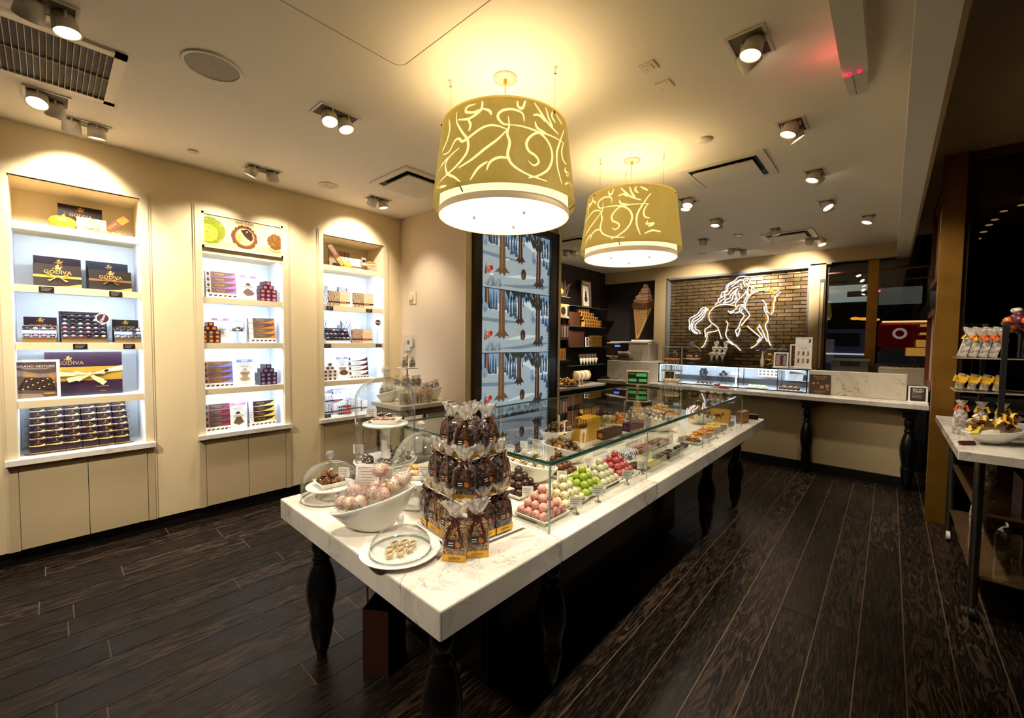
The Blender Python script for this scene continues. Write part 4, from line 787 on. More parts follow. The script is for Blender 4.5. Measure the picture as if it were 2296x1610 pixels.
def pendant(label, x, y, z0, turn, wires, seam):
    t = thing('hanging_lamp', label, 'lamp', (x, y, z0), turn, 'gold drum hanging lamps')
    R0, R1, HH = .366, .318, .395; ZB = .05     # outer shade bottom / top radius, height, its bottom above the inner drum's
    import numpy as np
    nu, nv = 432, 84; s = MB(); s.loft([[((R0+(R1-R0)*j/nv)*math.cos(2*PI*k/nu), (R0+(R1-R0)*j/nv)*math.sin(2*PI*k/nu), ZB+HH*j/nv) for k in range(nu)] for j in range(nv+1)], 0, False, False, True); sh = s.build('outer_shade', [SHADE], t)
    co_ = np.empty(len(s.v)*3); sh.data.vertices.foreach_get('co', co_); co_ = co_.reshape(-1, 3)
    A_ = np.arctan2(co_[:, 1], co_[:, 0]); Z_ = co_[:, 2]; best = np.full(len(A_), 9.)
    for rep in (0, PI):
        for p in STROKES:
            q = smooth([(float(a), float(b)) for a, b in p], 4); pts = []
            for px, py in q:
                tt = max(min((py-400)/585, 1), 0); half = 412+68*tt; a = math.asin(max(min((px-530)/half, .985), -.985))
                sag = (1-math.cos(a))*150; hh = 1-(py-400-sag)/(985-400); hh = min(max(hh, .01), .99)
                pts.append((-PI/2+a-math.radians(48)+rep, ZB+HH*hh, R0+(R1-R0)*hh))
            k = len(pts)
            for i in range(k-1):
                (a0_, z0_, r0_), (a1_, z1_, r1_) = pts[i], pts[i+1]; wd = .0062*(.35+.65*math.sin(PI*(i+.8)/(k+.6)))
                d_ = (A_-a0_+PI) % (2*PI)-PI; sel = np.nonzero((np.abs(d_) < abs(a1_-a0_)+.06) & (Z_ > min(z0_, z1_)-.02) & (Z_ < max(z0_, z1_)+.02))[0]
                if not len(sel): continue
                ux, uz = d_[sel]*r0_, Z_[sel]-z0_; ex, ez = (a1_-a0_)*r0_, z1_-z0_; L2 = ex*ex+ez*ez+1e-9
                w_ = np.clip((ux*ex+uz*ez)/L2, 0, 1); dd = np.hypot(ux-w_*ex, uz-w_*ez)-wd; best[sel] = np.minimum(best[sel], dd)
    at = sh.data.attributes.new('swirl', 'FLOAT', 'POINT'); at.data.foreach_set('value', best.astype(np.float32))
    MB().lathe([(.328, 0), (.332, .012), (.312, .40), (.300, .43)], 64).build('inner_drum', [DRUM], t)
    MB().lathe([(.333, -.002), (.335, .0), (.335, .028), (.333, .03)], 64).build('drum_rim', [RIMF], t)
    d = MB().lathe([(.328, .003), (0, .003)], 64).build('diffuser', [DISC], t)
    for k in range(3): MB().cyl((.155*math.cos(2.094*k+.4), .155*math.sin(2.094*k+.4), -.003), .007, .012, 10).build('finial', [STEEL], d)
    for k in range(3):
        a = 2.094*k+1.2; MB().tube([(.33*math.cos(a), .33*math.sin(a), .04), (.362*math.cos(a), .362*math.sin(a), .07)], .004, 5).build('spacer', [STEEL], t)
    zc = H-z0
    MB().lathe([(.062, zc), (.062, zc-.006), (.0, zc-.008)], 30).build('canopy', [mat('grey_canopy', (176, 178, 172), .5)], t)
    MB().tube([(0, 0, zc-.006), (0, 0, ZB+HH-.1)], .004, 8).build('cord', [mat('pale_cord', (210, 196, 150), .5)], t); MB().cyl((0, 0, zc-.018), .009, .022, 12).build('cord_grip', [GOLD], t)
    Ri = Matrix.Rotation(-turn, 3, 'Z')
    for wx, wy in wires:
        p = Ri @ Vector((wx-x, wy-y, 0)); q = p.normalized()*(R1-.006)
        m = MB(); m.tube([(p.x, p.y, zc), (p.x, p.y, ZB+HH-.04)], .0011, 5); w_ = m.build('wire', [STEEL], t); MB().cyl((p.x, p.y, zc-.016), .006, .032, 10).build('wire_anchor', [CHROME], w_)
    for k in range(3):
        a = 2.094*k+.5; m = MB(); m.cyl(((R1+.004)*math.cos(a), (R1+.004)*math.sin(a), ZB+HH-.02), .004, .008, 8); m.build('rivet', [mat('bronze_rivet', (90, 60, 30), .4, .6)], sh)
    lamp('POINT', 'bulb', (0, 0, .16), PENDANT_W, (1, .88, .68), t, shadow_soft_size=.10)
    return t
pendant('near gold drum lamp hanging over the front of the marble table', 1.602, 1.514, 2.13, 0, [(1.43, 1.74), (1.70, 1.27), (1.82, 1.62)], 0)
pendant('far gold drum lamp hanging over the back of the marble table', 2.934, 1.473, 2.115, 2.2, [(2.768, 1.64), (3.09, 1.60), (2.98, 1.25)], 1)
# ================================================================ video wall
FRB = mat('black_screen_frame', (14, 12, 11), .3, coat=.3)
t = thing('screen_surround', 'black surround framing the three stacked forest screens', 'frame', (3.43, 3.022, 0))
m = MB(); m.b2(-.675, -.56, -.03, -.004, .12, 2.77); m.b2(.56, .705, -.03, -.004, .12, 2.77); m.b2(-.56, .56, -.03, -.004, 2.69, 2.77); m.b2(-.56, .56, -.03, -.004, .12, .70); m.build('surround', [FRB], t)

for q in ((-.675, -.645), (.685, .705)): MB().b2(*q, -.036, -.03, .12, 2.77).build('bronze_lip', [mat('dark_bronze_edge', (70, 50, 26), .3, .7)], t)
def E(n, c, s=.21): return mat(n, c, .3, emit=s, var=.0)
SM = [E('screen_snow', (168, 186, 196)), E('screen_haze', (136, 172, 204)), E('screen_far_wood', (58, 84, 112)), E('screen_trunk', (112, 84, 56)), E('screen_trunk_dark', (66, 50, 44)), E('screen_leaf', (46, 56, 54)), E('screen_fern', (22, 34, 30)), E('screen_red', (176, 40, 34)), E('screen_rock', (142, 166, 190)), E('screen_shade', (118, 142, 160)), E('screen_cap', (206, 96, 62)), E('screen_trunk_light', (150, 118, 92)), E('screen_white', (214, 226, 232))]
def forest():
    q = MB(); q.step = .00004; W, Hh = 1.112, .652; random.seed(5)
    P = lambda u, v: ((u-.5)*W, v*Hh)
    def pl(mi, *p): q.pg([P(*a) for a in p], mi)
    pl(1, (0, 0), (1, 0), (1, 1), (0, 1)); pl(12, (0, .72), (.3, .8), (.6, .84), (.75, .9), (1, .84), (1, .6), (0, .55))
    def conifer(u, v, h, w, mi=2):
        for k in range(7): 
            z = v+h*k/8; pl(mi, (u-w*(1-k/8), z), (u+w*(1-k/8), z), (u, z+h*.26))
    for u, h in ((.02, .22), (.07, .3), (.13, .28), (.165, .34), (.2, .3), (.33, .25), (.36, .3), (.4, .34), (.44, .26), (.47, .2), (.58, .2), (.88, .34), (.92, .3), (.965, .36)): conifer(u, .66+random.uniform(-.03, .03), h, .022)
    pl(0, (0, 0), (1, 0), (1, .45), (.85, .52), (.7, .72), (.6, .8), (.5, .6), (.3, .66), (0, .68)); pl(9, (.0, .5), (.3, .47), (.6, .5), (.3, .53), (0, .55)); pl(9, (.2, .06), (.6, .12), (.8, .17), (1, .16), (.9, .1), (.5, .05)); pl(9, (.42, .24), (.56, .21), (.55, .27))
    pl(12, (.3, .2), (.6, .22), (.9, .28), (.6, .3))
    for u, v, s in ((.40, .58, .05), (.44, .6, .05), (.47, .56, .05), (.90, .5, .05), (.95, .46, .05), (.98, .36, .05)): conifer(u, v, .16, s*.6, 2)
    def trunk(u0, u1, v0, mi, roots=.05):
        w = u1-u0; pl(mi, (u0, 1), (u0-.004, v0+.12), (u0-w*.9, v0+.03), (u0-w*.2, v0+.045), (u0+w*.1, v0), (u0+w*.5, v0+.04), (u1-w*.1, v0-.01), (u1+w*.2, v0+.05), (u1+w*.9, v0+.04), (u1+.004, v0+.14), (u1, 1)); pl(11, (u0+w*.35, 1), (u0+w*.33, v0+.1), (u0+w*.5, v0+.1), (u0+w*.55, 1))
    pl(4, (.05, 1), (.048, .7), (.115, .69), (.10, 1)); pl(11, (.07, 1), (.07, .72), (.09, .72), (.09, 1))
    trunk(.50, .555, .45, 4); trunk(.235, .31, .22, 3); trunk(.78, .845, .09, 4); pl(4, (.78, .72), (.70, .9), (.73, .92), (.79, .8))
    for k in range(52):
        u = random.uniform(.34, 1.0); v = random.uniform(.84, 1.0)-.07*math.sin(u*9)*(u > .4); a = random.uniform(-.5, .5)
        u = min(max(u, .02), .97); pl(5, (u, min(v+.05, 1)), (u+.018, v), (u+.01*a, v-.07), (u-.018, v)) if v < .95 else pl(5, (u-.03, 1), (u+.03, 1), (u+.01, .9))
    q.ell(*P(.05, .70), .046, .05, 8); pl(9, (.03, .66), (.05, .62), (.07, .66), (.05, .74)); q.ell(*P(.735, .6), .05, .075, 8); pl(9, (.70, .56), (.73, .5), (.78, .56), (.74, .62)); pl(12, (.74, .7), (.752, .7), (.772, .57), (.765, .57))
    q.ell(*P(.125, .305), .026, .026, 7); q.ell(*P(.09, .275), .034, .036, 10); q.ell(*P(.085, .295), .008, .008, 12); pl(6, (.04, .2), (.055, .2), (.055, .38)); pl(6, (.06, .2), (.07, .2), (.062, .41))
    q.ell(*P(.575, .29), .042, .06, 4); q.ell(*P(.565, .25), .03, .03, 3)
    for k in range(12): q.ell(*P(random.uniform(.40, .55), random.uniform(.28, .42)), .005, .004, 11, n=6)
    for (u0, s) in ((.11, 1), (.205, .9)):
        for k in range(7):
            for sg in (-1, 1): v = .02+.02*k*s; L = .075*(1-k/8.5)*s; pl(6, (u0+.004*k, v), (u0+.004*k+sg*L, v+.05*s), (u0+.004*k+sg*L*.5, v+.012))
    for k in range(9): v = .02+.05*k; pl(6, (.998, v), (.998, v+.02), (.955, v+.05))
    pl(6, (.87, .08), (.88, .08), (.88, .22), (.87, .22)); q.ell(*P(.872, .24), .028, .03, 2)
    return q
fm_ = None
for k, (z, l) in enumerate(((2.03, 'topmost of the three stacked snowy forest screens'), (1.37, 'middle of the three stacked snowy forest screens'), (.71, 'lowest of the three stacked snowy forest screens'))):
    t = thing('forest_screen', l, 'screen', (3.428, 3.021, z), 0, 'stacked forest screens')
    MB().b2(-.56, .56, .001, .016, -.004, .656).build('bezel', [FRB], t)
    if fm_ is None: fo = forest().build('picture', SM, t); fm_ = fo.data
    else: fo = bpy.data.objects.new('picture', fm_); COL.objects.link(fo); fo.parent = t
    MB().poly([(-.556, -.022, 0), (.556, -.022, 0), (.556, -.022, .652), (-.556, -.022, .652)]).build('cover_glass', [glass('screen_glass', (250, 250, 250), .035, .6, 4, .01)], t)
# ================================================================ corner console and wall plates
t = thing('console_table', 'small marble-topped console table against the pale pier wall', 'table', (2.3675, 3.415, 0))
MB().b2(-.3125, .3075, -.245, .245, .865, .90).build('marble_top', [MARB2], t)
m = MB(); m.b2(-.28, .28, -.215, -.20, .80, .862); m.b2(-.28, .28, .2, .215, .80, .862); m.b2(-.28, -.265, -.2, .2, .8, .862); m.b2(.265, .28, -.2, .2, .8, .862); m.build('apron', [mat('olive_metal', (112, 100, 78), .4, .4)], t)
for sx in (-1, 1):
    for sy in (-1, 1): MB().b2(sx*.27-.014, sx*.27+.014, sy*.205-.014, sy*.205+.014, 0, .862).build('leg', [mat('olive_metal', (112, 100, 78), .4, .4)], t)
MB().b2(-.26, .26, -.19, .19, .3, .32).build('lower_shelf', [mat('olive_metal', (112, 100, 78), .4, .4)], t)
t = thing('light_switch', 'light switch plate high on the pale pier wall', 'switch', (2.68, 3.88, 1.95), -PI/2); MB().box((0, -.004, 0), (.115, .008, .13)).build('plate', [mat('ivory_plastic', (214, 198, 162), .4)], t); m = MB(); m.box((-.01, -.016, .0), (.045, .02, .05)); m.cyl((-.05, -.02, 0), .012, .05, 10, 0, None); m.build('toggle', [mat('ivory_plastic', (214, 198, 162), .4)], t)
t = thing('thermostat', 'white thermostat behind a clear guard on the pale pier wall', 'thermostat', (2.68, 3.93, 1.37), -PI/2); MB().box((0, -.012, .09), (.13, .02, .09)).box((-.03, -.012, .03), (.1, .018, .06)).build('body', [PAPER], t); m = MB(); m.off = -.0225; m.rect(-.035, .01, .07, .115, 0); m.build('display', [mat('lcd_grey', (96, 100, 92), .3)], t)
m = MB(); m.box((0, -.03, .07), (.21, .004, .2)); m.build('clear_guard', [ACRYL], t)
# ================================================================ marble display table
TX0, TX1, TY0, TY1, TZ = .705, 4.72, .892, 2.085, .75
TM = marble('table_marble', (230, 222, 208), (120, 110, 98), .10, 2.6)
t = thing('display_table', 'long white marble display table on black turned legs', 'table', (2.71, 1.49, 0))
for a, b in ((TX0, 1.282), (1.286, 2.17), (2.172, 3.262), (3.27, TX1)):
    m = MB(); m.rbox((0, (TY0+TY1)/2-1.49, TZ-.0455), (b-a, TY1-TY0, .091), .006); o = m.build('marble_slab', [TM], t, ((a+b)/2-2.71, 0, 0))
LEGP = [(.022, 0), (.024, .03), (.030, .034), (.036, .06), (.046, .11), (.053, .16), (.052, .18), (.046, .188), (.051, .196), (.047, .206), (.055, .24), (.064, .285), (.067, .32), (.063, .365), (.051, .415), (.037, .452), (.032, .462), (.041, .472), (.037, .483), (.030, .494), (.036, .508), (.042, .528), (.040, .555), (.032, .574), (.041, .580), (.050, .588)]
def turned_leg(parent, x, y, hz=.66, s=1., nm='leg', mtl=None):
    k = hz/.66; m = MB(); m.lathe([(r*s, z*k) for r, z in LEGP], 28, 0, (x, y, 0), None, True); m.box((x, y, (hz+.587*k)/2), (.108*s, .108*s, hz-.587*k)); m.box((x, y, hz-.012*k), (.15*s, .15*s, .024*k)); return m.build(nm, [mtl or BLACKW], parent)
for x, y in ((.83, 1.04), (.83, 1.94), (1.42, 1.04), (1.42, 1.94), (3.43, 1.025), (3.43, 1.95), (4.2, 1.01), (4.2, 1.97)): turned_leg(t, x-2.71, y-1.49)
m = MB(); m.b2(.90, 4.55, 1.02, 1.05, .56, .659); m.b2(.90, 4.55, 1.93, 1.96, .56, .659); m.b2(.80, .83, 1.1, 1.9, .56, .659); m.b2(4.55, 4.58, 1.05, 1.93, .56, .659)
o = m.build('apron', [BLACKW], t, (-2.71, -1.49, 0))
m = MB(); m.b2(1.22, 3.3, 1.22, 1.86, .03, .60); 
for k in range(3):
    for q in range(4): m.b2(1.205, 1.222, 1.24+.15*q+.005, 1.24+.15*(q+1)-.005, .08+.17*k, .08+.17*k+.15)
tag(m.build('storage_chest', [BLACKW]), 'black storage chest standing in the dark under the marble table', 'chest')
# shopping bag with ribbon handles
t = thing('paper_bag', 'brown paper bag with ribbon handles on the floor under the table front', 'bag', (1.02, 1.70, 0), .6)
RB = mat('red_brown_paper', (58, 26, 18), .45); m = MB(); m.loft([[(-.1, -.06, .0), (.1, -.06, 0), (.1, .06, 0), (-.1, .06, 0)], [(-.1, -.06, .3), (.1, -.06, .3), (.1, .06, .3), (-.1, .06, .3)]], 0, True, False, False); m.build('bag_body', [RB], t)
for s in (-1, 1): MB().tube([(-.05, s*.06, .28), (-.045, s*.065, .36), (0, s*.06, .385), (.045, s*.065, .36), (.05, s*.06, .28)], .005, 6).build('handle', [BROWNR], t)
# glass case
t = thing('glass_case', 'long low glass display case covering the middle of the marble table', 'display case', (0, 0, 0))
CX0, CX1, CY0, CY1, CZ = 1.291, 4.13, .961, 2.06, 1.022
def pane(nm, pts, th_axis=None): return MB().poly(pts).build(nm, [PANE], t)
pane('front_pane', [(CX0, CY0, TZ), (CX1, CY0, TZ), (CX1, CY0, CZ), (CX0, CY0, CZ)])
pane('end_pane', [(CX0, CY0, TZ), (CX0, CY1, TZ), (CX0, CY1, CZ), (CX0, CY0, CZ)])
pane('end_pane', [(CX1, CY0, TZ), (CX1, CY1, TZ), (CX1, CY1, CZ), (CX1, CY0, CZ)])
pane('back_pane', [(CX0, CY1, TZ), (CX1, CY1, TZ), (CX1, CY1, CZ), (CX0, CY1, CZ)])
pane('top_pane', [(CX0, CY0, CZ), (CX1, CY0, CZ), (CX1, CY1, CZ), (CX0, CY1, CZ)])
e = .005
for nm, b in (('top_edge', (CX0-e, CX1+e, CY0-e, CY0+.001, CZ-.002, CZ+.008)), ('top_edge', (CX0-e, CX0+.001, CY0, CY1, CZ-.002, CZ+.008)), ('top_edge', (CX0, CX1, CY1, CY1+e, CZ-.002, CZ+.006)), ('top_edge', (CX1, CX1+e, CY0, CY1, CZ-.002, CZ+.006))):
    MB().b2(*b).build(nm, [EDGE], t)
for x, y, w_ in ((CX0-.003, CY0-.003, .007), (CX1, CY0-.003, .005), (CX0, CY1, .005), (CX1, CY1, .005), (2.17, CY0-.001, .004), (3.09, CY0-.001, .004), (2.17, CY1, .004), (3.09, CY1, .004)):
    MB().b2(x-w_/2, x+w_/2, y-w_/2, y+w_/2, TZ, CZ-.003).build('corner_edge', [EDGEL], t)
MB().b2(CX0-.004, CX1, CY0-.004, CY0-.0005, CZ-.010, CZ-.004).b2(CX0-.004, CX0-.0005, CY0, CY1, CZ-.010, CZ-.004).build('seal_line', [EDGEL], t)
# ---------------------------------------------------------------- dishes, truffles, bowls
def dish(label, x, y, w=.165, d=.165, z=TZ, rz=0, h=.02):
    m = MB(); o_, i_ = .5, .46
    def r(sx, sy, zz): return [(-sx, -sy, zz), (sx, -sy, zz), (sx, sy, zz), (-sx, sy, zz)]
    m.loft([r(w*.42, d*.42, 0), r(w*.5, d*.5, h), r(w*.5-.006, d*.5-.006, h), r(w*.42, d*.42, .005)], 0, True, True, False)
    return tag(m.build('square_dish', [PORC], None, (x, y, z+.0005), rz), label, 'dish', 'white square dishes')
TR = .0205
_TM = {}
def truffle_mesh(key, mt, r=TR):
    if key not in _TM:
        m = MB(); m.ball((0, 0, 0), r, 0, 14, 9); o = m.build('truffle', [mt]); _TM[key] = o.data; bpy.data.objects.remove(o)
    return _TM[key]
KINDS = {'blk': 'chocolate_cluster', 'drkc': 'chocolate_cluster', 'blkb': 'chocolate_cluster', 'figc': 'chocolate_cluster', 'drk2': 'square_chocolate', 'dk3': 'round_chocolate', 'dk4': 'round_chocolate', 'cher': 'foil_ball', 'sl2': 'foil_ball', 'lt': 'pistachio_sweet', 'or2': 'orange_sweet', 'sil': 'wrapped_sweet', 'orn': 'wrapped_sweet', 'lim': 'wrapped_sweet', 'gld': 'wrapped_sweet', 'fig': 'wrapped_sweet'}
def put_truffle(key, mt, loc, label, group, r=TR):
    kn = KINDS.get(key, 'truffle'); o = bpy.data.objects.new(kn, truffle_mesh(key, mt, r)); COL.objects.link(o); o.location = loc; o.rotation_euler = (random.random()*6, random.random()*6, random.random()*6)
    return tag(o, label, kn.split('_')[-1] if kn != 'truffle' else 'truffle', group)
def pyramid_pile(key, mt, x, y, where, n0=4, z=TZ, r=TR, dish_lbl=None, rz=0):
    dish(dish_lbl or 'white square dish under the '+where, x, y, n0*2*r+.014, n0*2*r+.014, z, rz); g = where+' pile'
    for lv in range(n0):
        n = n0-lv
        for i in range(n):
            for j in range(n):
                if lv == 0 and 0 < i < n-1 and 0 < j < n-1: continue
                put_truffle(key, mt, (x+(i-(n-1)/2)*2*r*.985, y+(j-(n-1)/2)*2*r*.985, z+.0065+r+lv*r*1.40), where[:-1]+' in its pyramid on a square dish', g, r)
T_PINK = speck('truffle_pink_sugar', (214, 138, 120), (240, 196, 184), 190, .4, .7, .55, .3); T_SPK = speck('truffle_ivory_speckled', (226, 214, 172), (120, 92, 64), 80, .62, .68, .4, 0); T_GRN = mat('truffle_lime', (160, 176, 58), .32, var=.06, vscale=90); T_IVO = speck('truffle_ivory_grained', (224, 216, 184), (190, 176, 140), 170, .45, .6, .5, .2)
T_RED = speck('truffle_coral_striped', (212, 108, 100), (160, 58, 62), 34, .42, .52, .35, .1, kind='wave'); T_DRK = mat('truffle_dark', (62, 36, 26), .3); T_MLK = mat('truffle_milk', (104, 60, 36), .3); T_STR = speck('truffle_ivory_striped', (232, 222, 190), (150, 120, 84), 30, .44, .5, .35, .1, kind='wave')
T_NUT = speck('truffle_nutty', (96, 58, 30), (214, 178, 116), 130, .54, .62, .4, .5); T_ROSE = mat('truffle_rose', (206, 92, 104), .4); T_BLK = mat('truffle_black_cluster', (44, 32, 36), .3, bump=.6, bscale=120); T_SIL = mat('truffle_silver_wrap', (186, 180, 172), .28, .75, var=.2, bump=.5, bscale=150); T_ORN = mat('truffle_orange_wrap', (232, 140, 28), .3, .1); T_LIM = mat('truffle_lime_wrap', (150, 176, 50), .3, .1); T_GLD = mat('truffle_gold_wrap', (224, 178, 50), .28, .4); T_FIG = mat('truffle_brown_cluster', (112, 74, 52), .5, bump=.8, bscale=110)
pyramid_pile('pink', T_PINK, 1.40, 1.083, 'pink sugared truffles')
pyramid_pile('spk', T_SPK, 1.578, 1.10, 'speckled ivory truffles')
pyramid_pile('grn', T_GRN, 1.758, 1.11, 'lime green truffles')
pyramid_pile('ivo', T_IVO, 1.945, 1.122, 'plain ivory truffles')
pyramid_pile('red', T_RED, 2.135, 1.135, 'coral striped truffles')
pyramid_pile('drk', T_DRK, 1.535, 1.335, 'dark chocolate truffles')
pyramid_pile('mlk', T_MLK, 1.905, 1.36, 'milk chocolate truffles')
pyramid_pile('mlk', T_MLK, 1.60, 1.62, 'brown truffles beside the glass end pane', 3)
pyramid_pile('rose', T_ROSE, 1.80, 1.93, 'rose truffles at the back edge of the case', 4)
def slant_bowl(label, loc, L, W, z0, z1, rz, base=.36, name='slanted_bowl', cat='bowl', n=40):
    """oval bowl with a rim that climbs from z0 at -x to z1 at +x"""
    m = MB(); rings = []
    def ring(f, ins, zz):
        out = []
        for k in range(n):
            a = 2*PI*k/n; c, s_ = math.cos(a), math.sin(a); rim = (z0+z1)/2+(z1-z0)/2*c
            fx = base+(1-base)*f**.62; out.append(((L/2*fx-ins)*c, (W/2*fx-ins)*s_, rim*f+ins*zz))
        return out
    for f in (0.0, .04, .15, .35, .6, .85, .97): rings.append(ring(f, 0, 0))
    rings.append([(x, y, z+.002) for x, y, z in ring(1, .002, 0)])
    for f in (.97, .85, .6, .35, .15, .06): rings.append(ring(f, .006, .9))
    m.loft(rings, 0, True, True); return tag(m.build(name, [PORC], None, loc, rz), label, cat, 'white slanted bowls')
def bowl_fill(key, mt, loc, L, W, z0, z1, rz, label, group, n=34, r=TR, seed=1, mts=None):
    random.seed(seed); R = Matrix.Rotation(rz, 3, 'Z'); pts = []
    for lv in range(3):
        sc = (.40, .28, .15)[lv]; cnt = (n*5//8, n*2//8, n//8)[lv]; tries = 0; got = 0; here = []
        while got < cnt and tries < 800:
            tries += 1; a = random.random()*2*PI; q = math.sqrt(random.random()); x, y = L*sc*q*math.cos(a), W*sc*q*math.sin(a)
            if any((x-u)**2+(y-v)**2 < (1.75*r)**2 for u, v in here): continue
            here.append((x, y)); got += 1
            z = (z0+z1)/2+(z1-z0)/2*(x/(L/2))+r*(-.25+1.25*lv)
            k2, m2 = (key, mt) if not mts else random.choice(mts); put_truffle(k2, m2, Vector(loc)+R @ Vector((x, y, z)), label, group, r)
RZ = math.radians(-48)
def bowl(label, fill_label, group, key, mt, loc, L=.28, W=.17, z0=.06, z1=.125, rz=RZ, n=30, r=TR, seed=1, mts=None):
    slant_bowl(label, loc, L, W, z0, z1, rz); bowl_fill(key, mt, loc, L, W, z0, z1, rz, fill_label, group, n, r, seed, mts)
bowl('white slanted bowl of striped ivory truffles at the near end of the case', 'striped ivory truffle heaped in the near slanted bowl', 'striped ivory truffles', 'str', T_STR, (1.70, 1.39, TZ), .29, .17, .13, .075, RZ, 34, TR, 2)
bowl('white slanted bowl of nut-crusted truffles behind the milk chocolate pyramid', 'nut-crusted truffle heaped in a slanted bowl', 'nut-crusted truffles', 'nut', T_NUT, (2.10, 1.46, TZ), .30, .17, .135, .07, RZ, 36, .019, 3)
bowl('deep white bowl of gold-speckled dark truffles at the back of the case', 'gold-speckled truffle in the deep white bowl', 'gold-speckled truffles', 'gsp', speck('truffle_gold_flecked', (66, 38, 26), (216, 164, 76), 70, .6, .64, .3, .2), (2.38, 1.72, TZ), .24, .17, .115, .125, RZ, 34, .019, 4)
bowl('white slanted bowl of silver-wrapped truffles in the far half of the case', 'silver-wrapped truffle in the slanted bowl', 'silver-wrapped truffles', 'sil', T_SIL, (3.42, 1.42, TZ), .34, .2, .14, .075, RZ, 34, .02, 5)
bowl('white slanted bowl of orange and lime wrapped truffles near the far end', 'orange or lime wrapped truffle in the far slanted bowl', 'orange and lime truffles', 'orn', T_ORN, (3.77, 1.53, TZ), .33, .2, .14, .075, RZ, 38, .021, 6, [('orn', T_ORN), ('lim', T_LIM), ('gld', T_GLD), ('orn', T_ORN)])
bowl('white bowl of bronze-wrapped truffles below the cake pop tower', 'bronze-wrapped truffle in the bowl below the cake pop tower', 'bronze-wrapped truffles', 'fig', T_FIG, (4.02, 1.25, TZ), .21, .15, .115, .07, RZ, 24, .02, 7)
def heap(key, mt, x, y, n, label, group, r=.017, w=.07, dlabel=None, z=TZ, seed=1, dw=None):
    dish(dlabel, x, y, dw or 2*w+.03, dw or 2*w+.03, z); random.seed(seed); here = []; tr_ = 0
    while len(here) < n and tr_ < 900:
        tr_ += 1; u, v = random.uniform(-w, w), random.uniform(-w, w); zz = z+.0065+r*.95
        near = [p for p in here if (u-p[0])**2+(v-p[1])**2 < (1.7*r)**2]
        if near:
            if len(near) > 3 or abs(u) > w*.7 or abs(v) > w*.7: continue
            zz = max(p[2] for p in near)+r*1.15
            if zz > z+.10: continue
        here.append((u, v, zz)); put_truffle(key, mt, (x+u, y+v, zz), label, group, r)
heap('blk', T_BLK, 2.22, 1.92, 26, 'blue-black cluster in the dish at the back of the case', 'blue-black clusters', .018, .065, 'white square dish of blue-black clusters', TZ, 2)
heap('drkc', mat('cluster_dark_nut', (62, 36, 24), .4, bump=.9, bscale=120), 1.92, 1.66, 22, 'dark nut cluster in the middle dish', 'dark nut clusters', .018, .07, 'white square dish of dark nut clusters behind the striped truffles', TZ, 3)
heap('blkb', T_BLK, 1.72, 1.78, 18, 'dark cluster in the dish near the rose truffles', 'dark clusters', .018, .06, 'white square dish of dark clusters near the rose truffles', TZ, 4)
heap('drk2', T_DRK, 2.48, 1.95, 20, 'dark square-topped chocolate at the back pane', 'dark chocolates at the back pane', .019, .07, 'white square dish of dark chocolates against the back pane', TZ, 5)
heap('cher', mat('truffle_cherry_foil', (190, 26, 44), .25, .4), 2.62, 1.9, 8, 'cherry red foil ball at the back of the case', 'cherry red foil balls', .018, .04, 'small white dish of cherry red foil balls', TZ, 6)
heap('figc', T_FIG, 2.98, 1.86, 26, 'brown cluster heaped behind the yellow boxes', 'brown clusters behind the yellow boxes', .021, .09, 'white square dish of brown clusters behind the yellow boxes', TZ, 7)
heap('lt', mat('truffle_pistachio', (196, 178, 120), .4), 3.22, 1.78, 18, 'pale pistachio truffle in the back row', 'pale pistachio truffles', .02, .065, 'white square dish of pale pistachio truffles', TZ, 8)
heap('or2', T_ORN, 3.42, 1.78, 12, 'orange truffle in the back row', 'orange truffles in the back row', .02, .05, 'white square dish of orange truffles in the back row', TZ, 9)
heap('dk3', T_DRK, 3.25, 1.97, 20, 'dark truffle against the far back pane', 'dark truffles at the far back pane', .021, .07, 'white square dish of dark truffles against the far back pane', TZ, 10)
heap('dk4', T_MLK, 3.5, 1.97, 22, 'milk brown truffle against the far back pane', 'milk brown truffles at the far back pane', .021, .075, 'white square dish of milk brown truffles against the far back pane', TZ, 11)
heap('sl2', T_SIL, 3.62, 1.75, 14, 'silver ball in the back row beside the scale', 'silver balls in the back row', .02, .055, 'white square dish of silver balls in the back row', TZ, 12)
# candied orange pieces on long dishes at the far front
OR1 = mat('candied_orange', (232, 150, 24), .3, var=.2, vscale=40); OR2 = speck('candied_orange_dipped', (232, 144, 22), (70, 34, 18), 40, .48, .52, .35, 0); OR3 = mat('candied_lemon', (238, 206, 60), .3, var=.1)
for di, (x, y, mt, nm, n) in enumerate(((3.22, 1.08, OR2, 'chocolate-dipped orange peel', 22), (3.42, 1.07, OR1, 'candied orange slice', 22), (3.62, 1.09, mat('candied_apricot', (226, 110, 40), .3), 'glazed apricot piece', 18), (3.82, 1.10, OR3, 'candied lemon slice', 18))):
    dish('white square dish of '+nm+'s at the far front', x, y, .17, .17); random.seed(di+20)
    for k in range(n):
        m = MB(); m.ball((0, 0, 0), .02, 0, 10, 6, (1.3, .8, .38)); o = m.build('candied_fruit', [mt]); o.location = (x+random.uniform(-.055, .055), y+random.uniform(-.055, .055), TZ+.016+.010*(k//6)); o.rotation_euler = (random.uniform(-.3, .3), random.uniform(-.3, .3), random.random()*6); tag(o, nm+' in its white square dish', 'candied fruit', nm+'s')
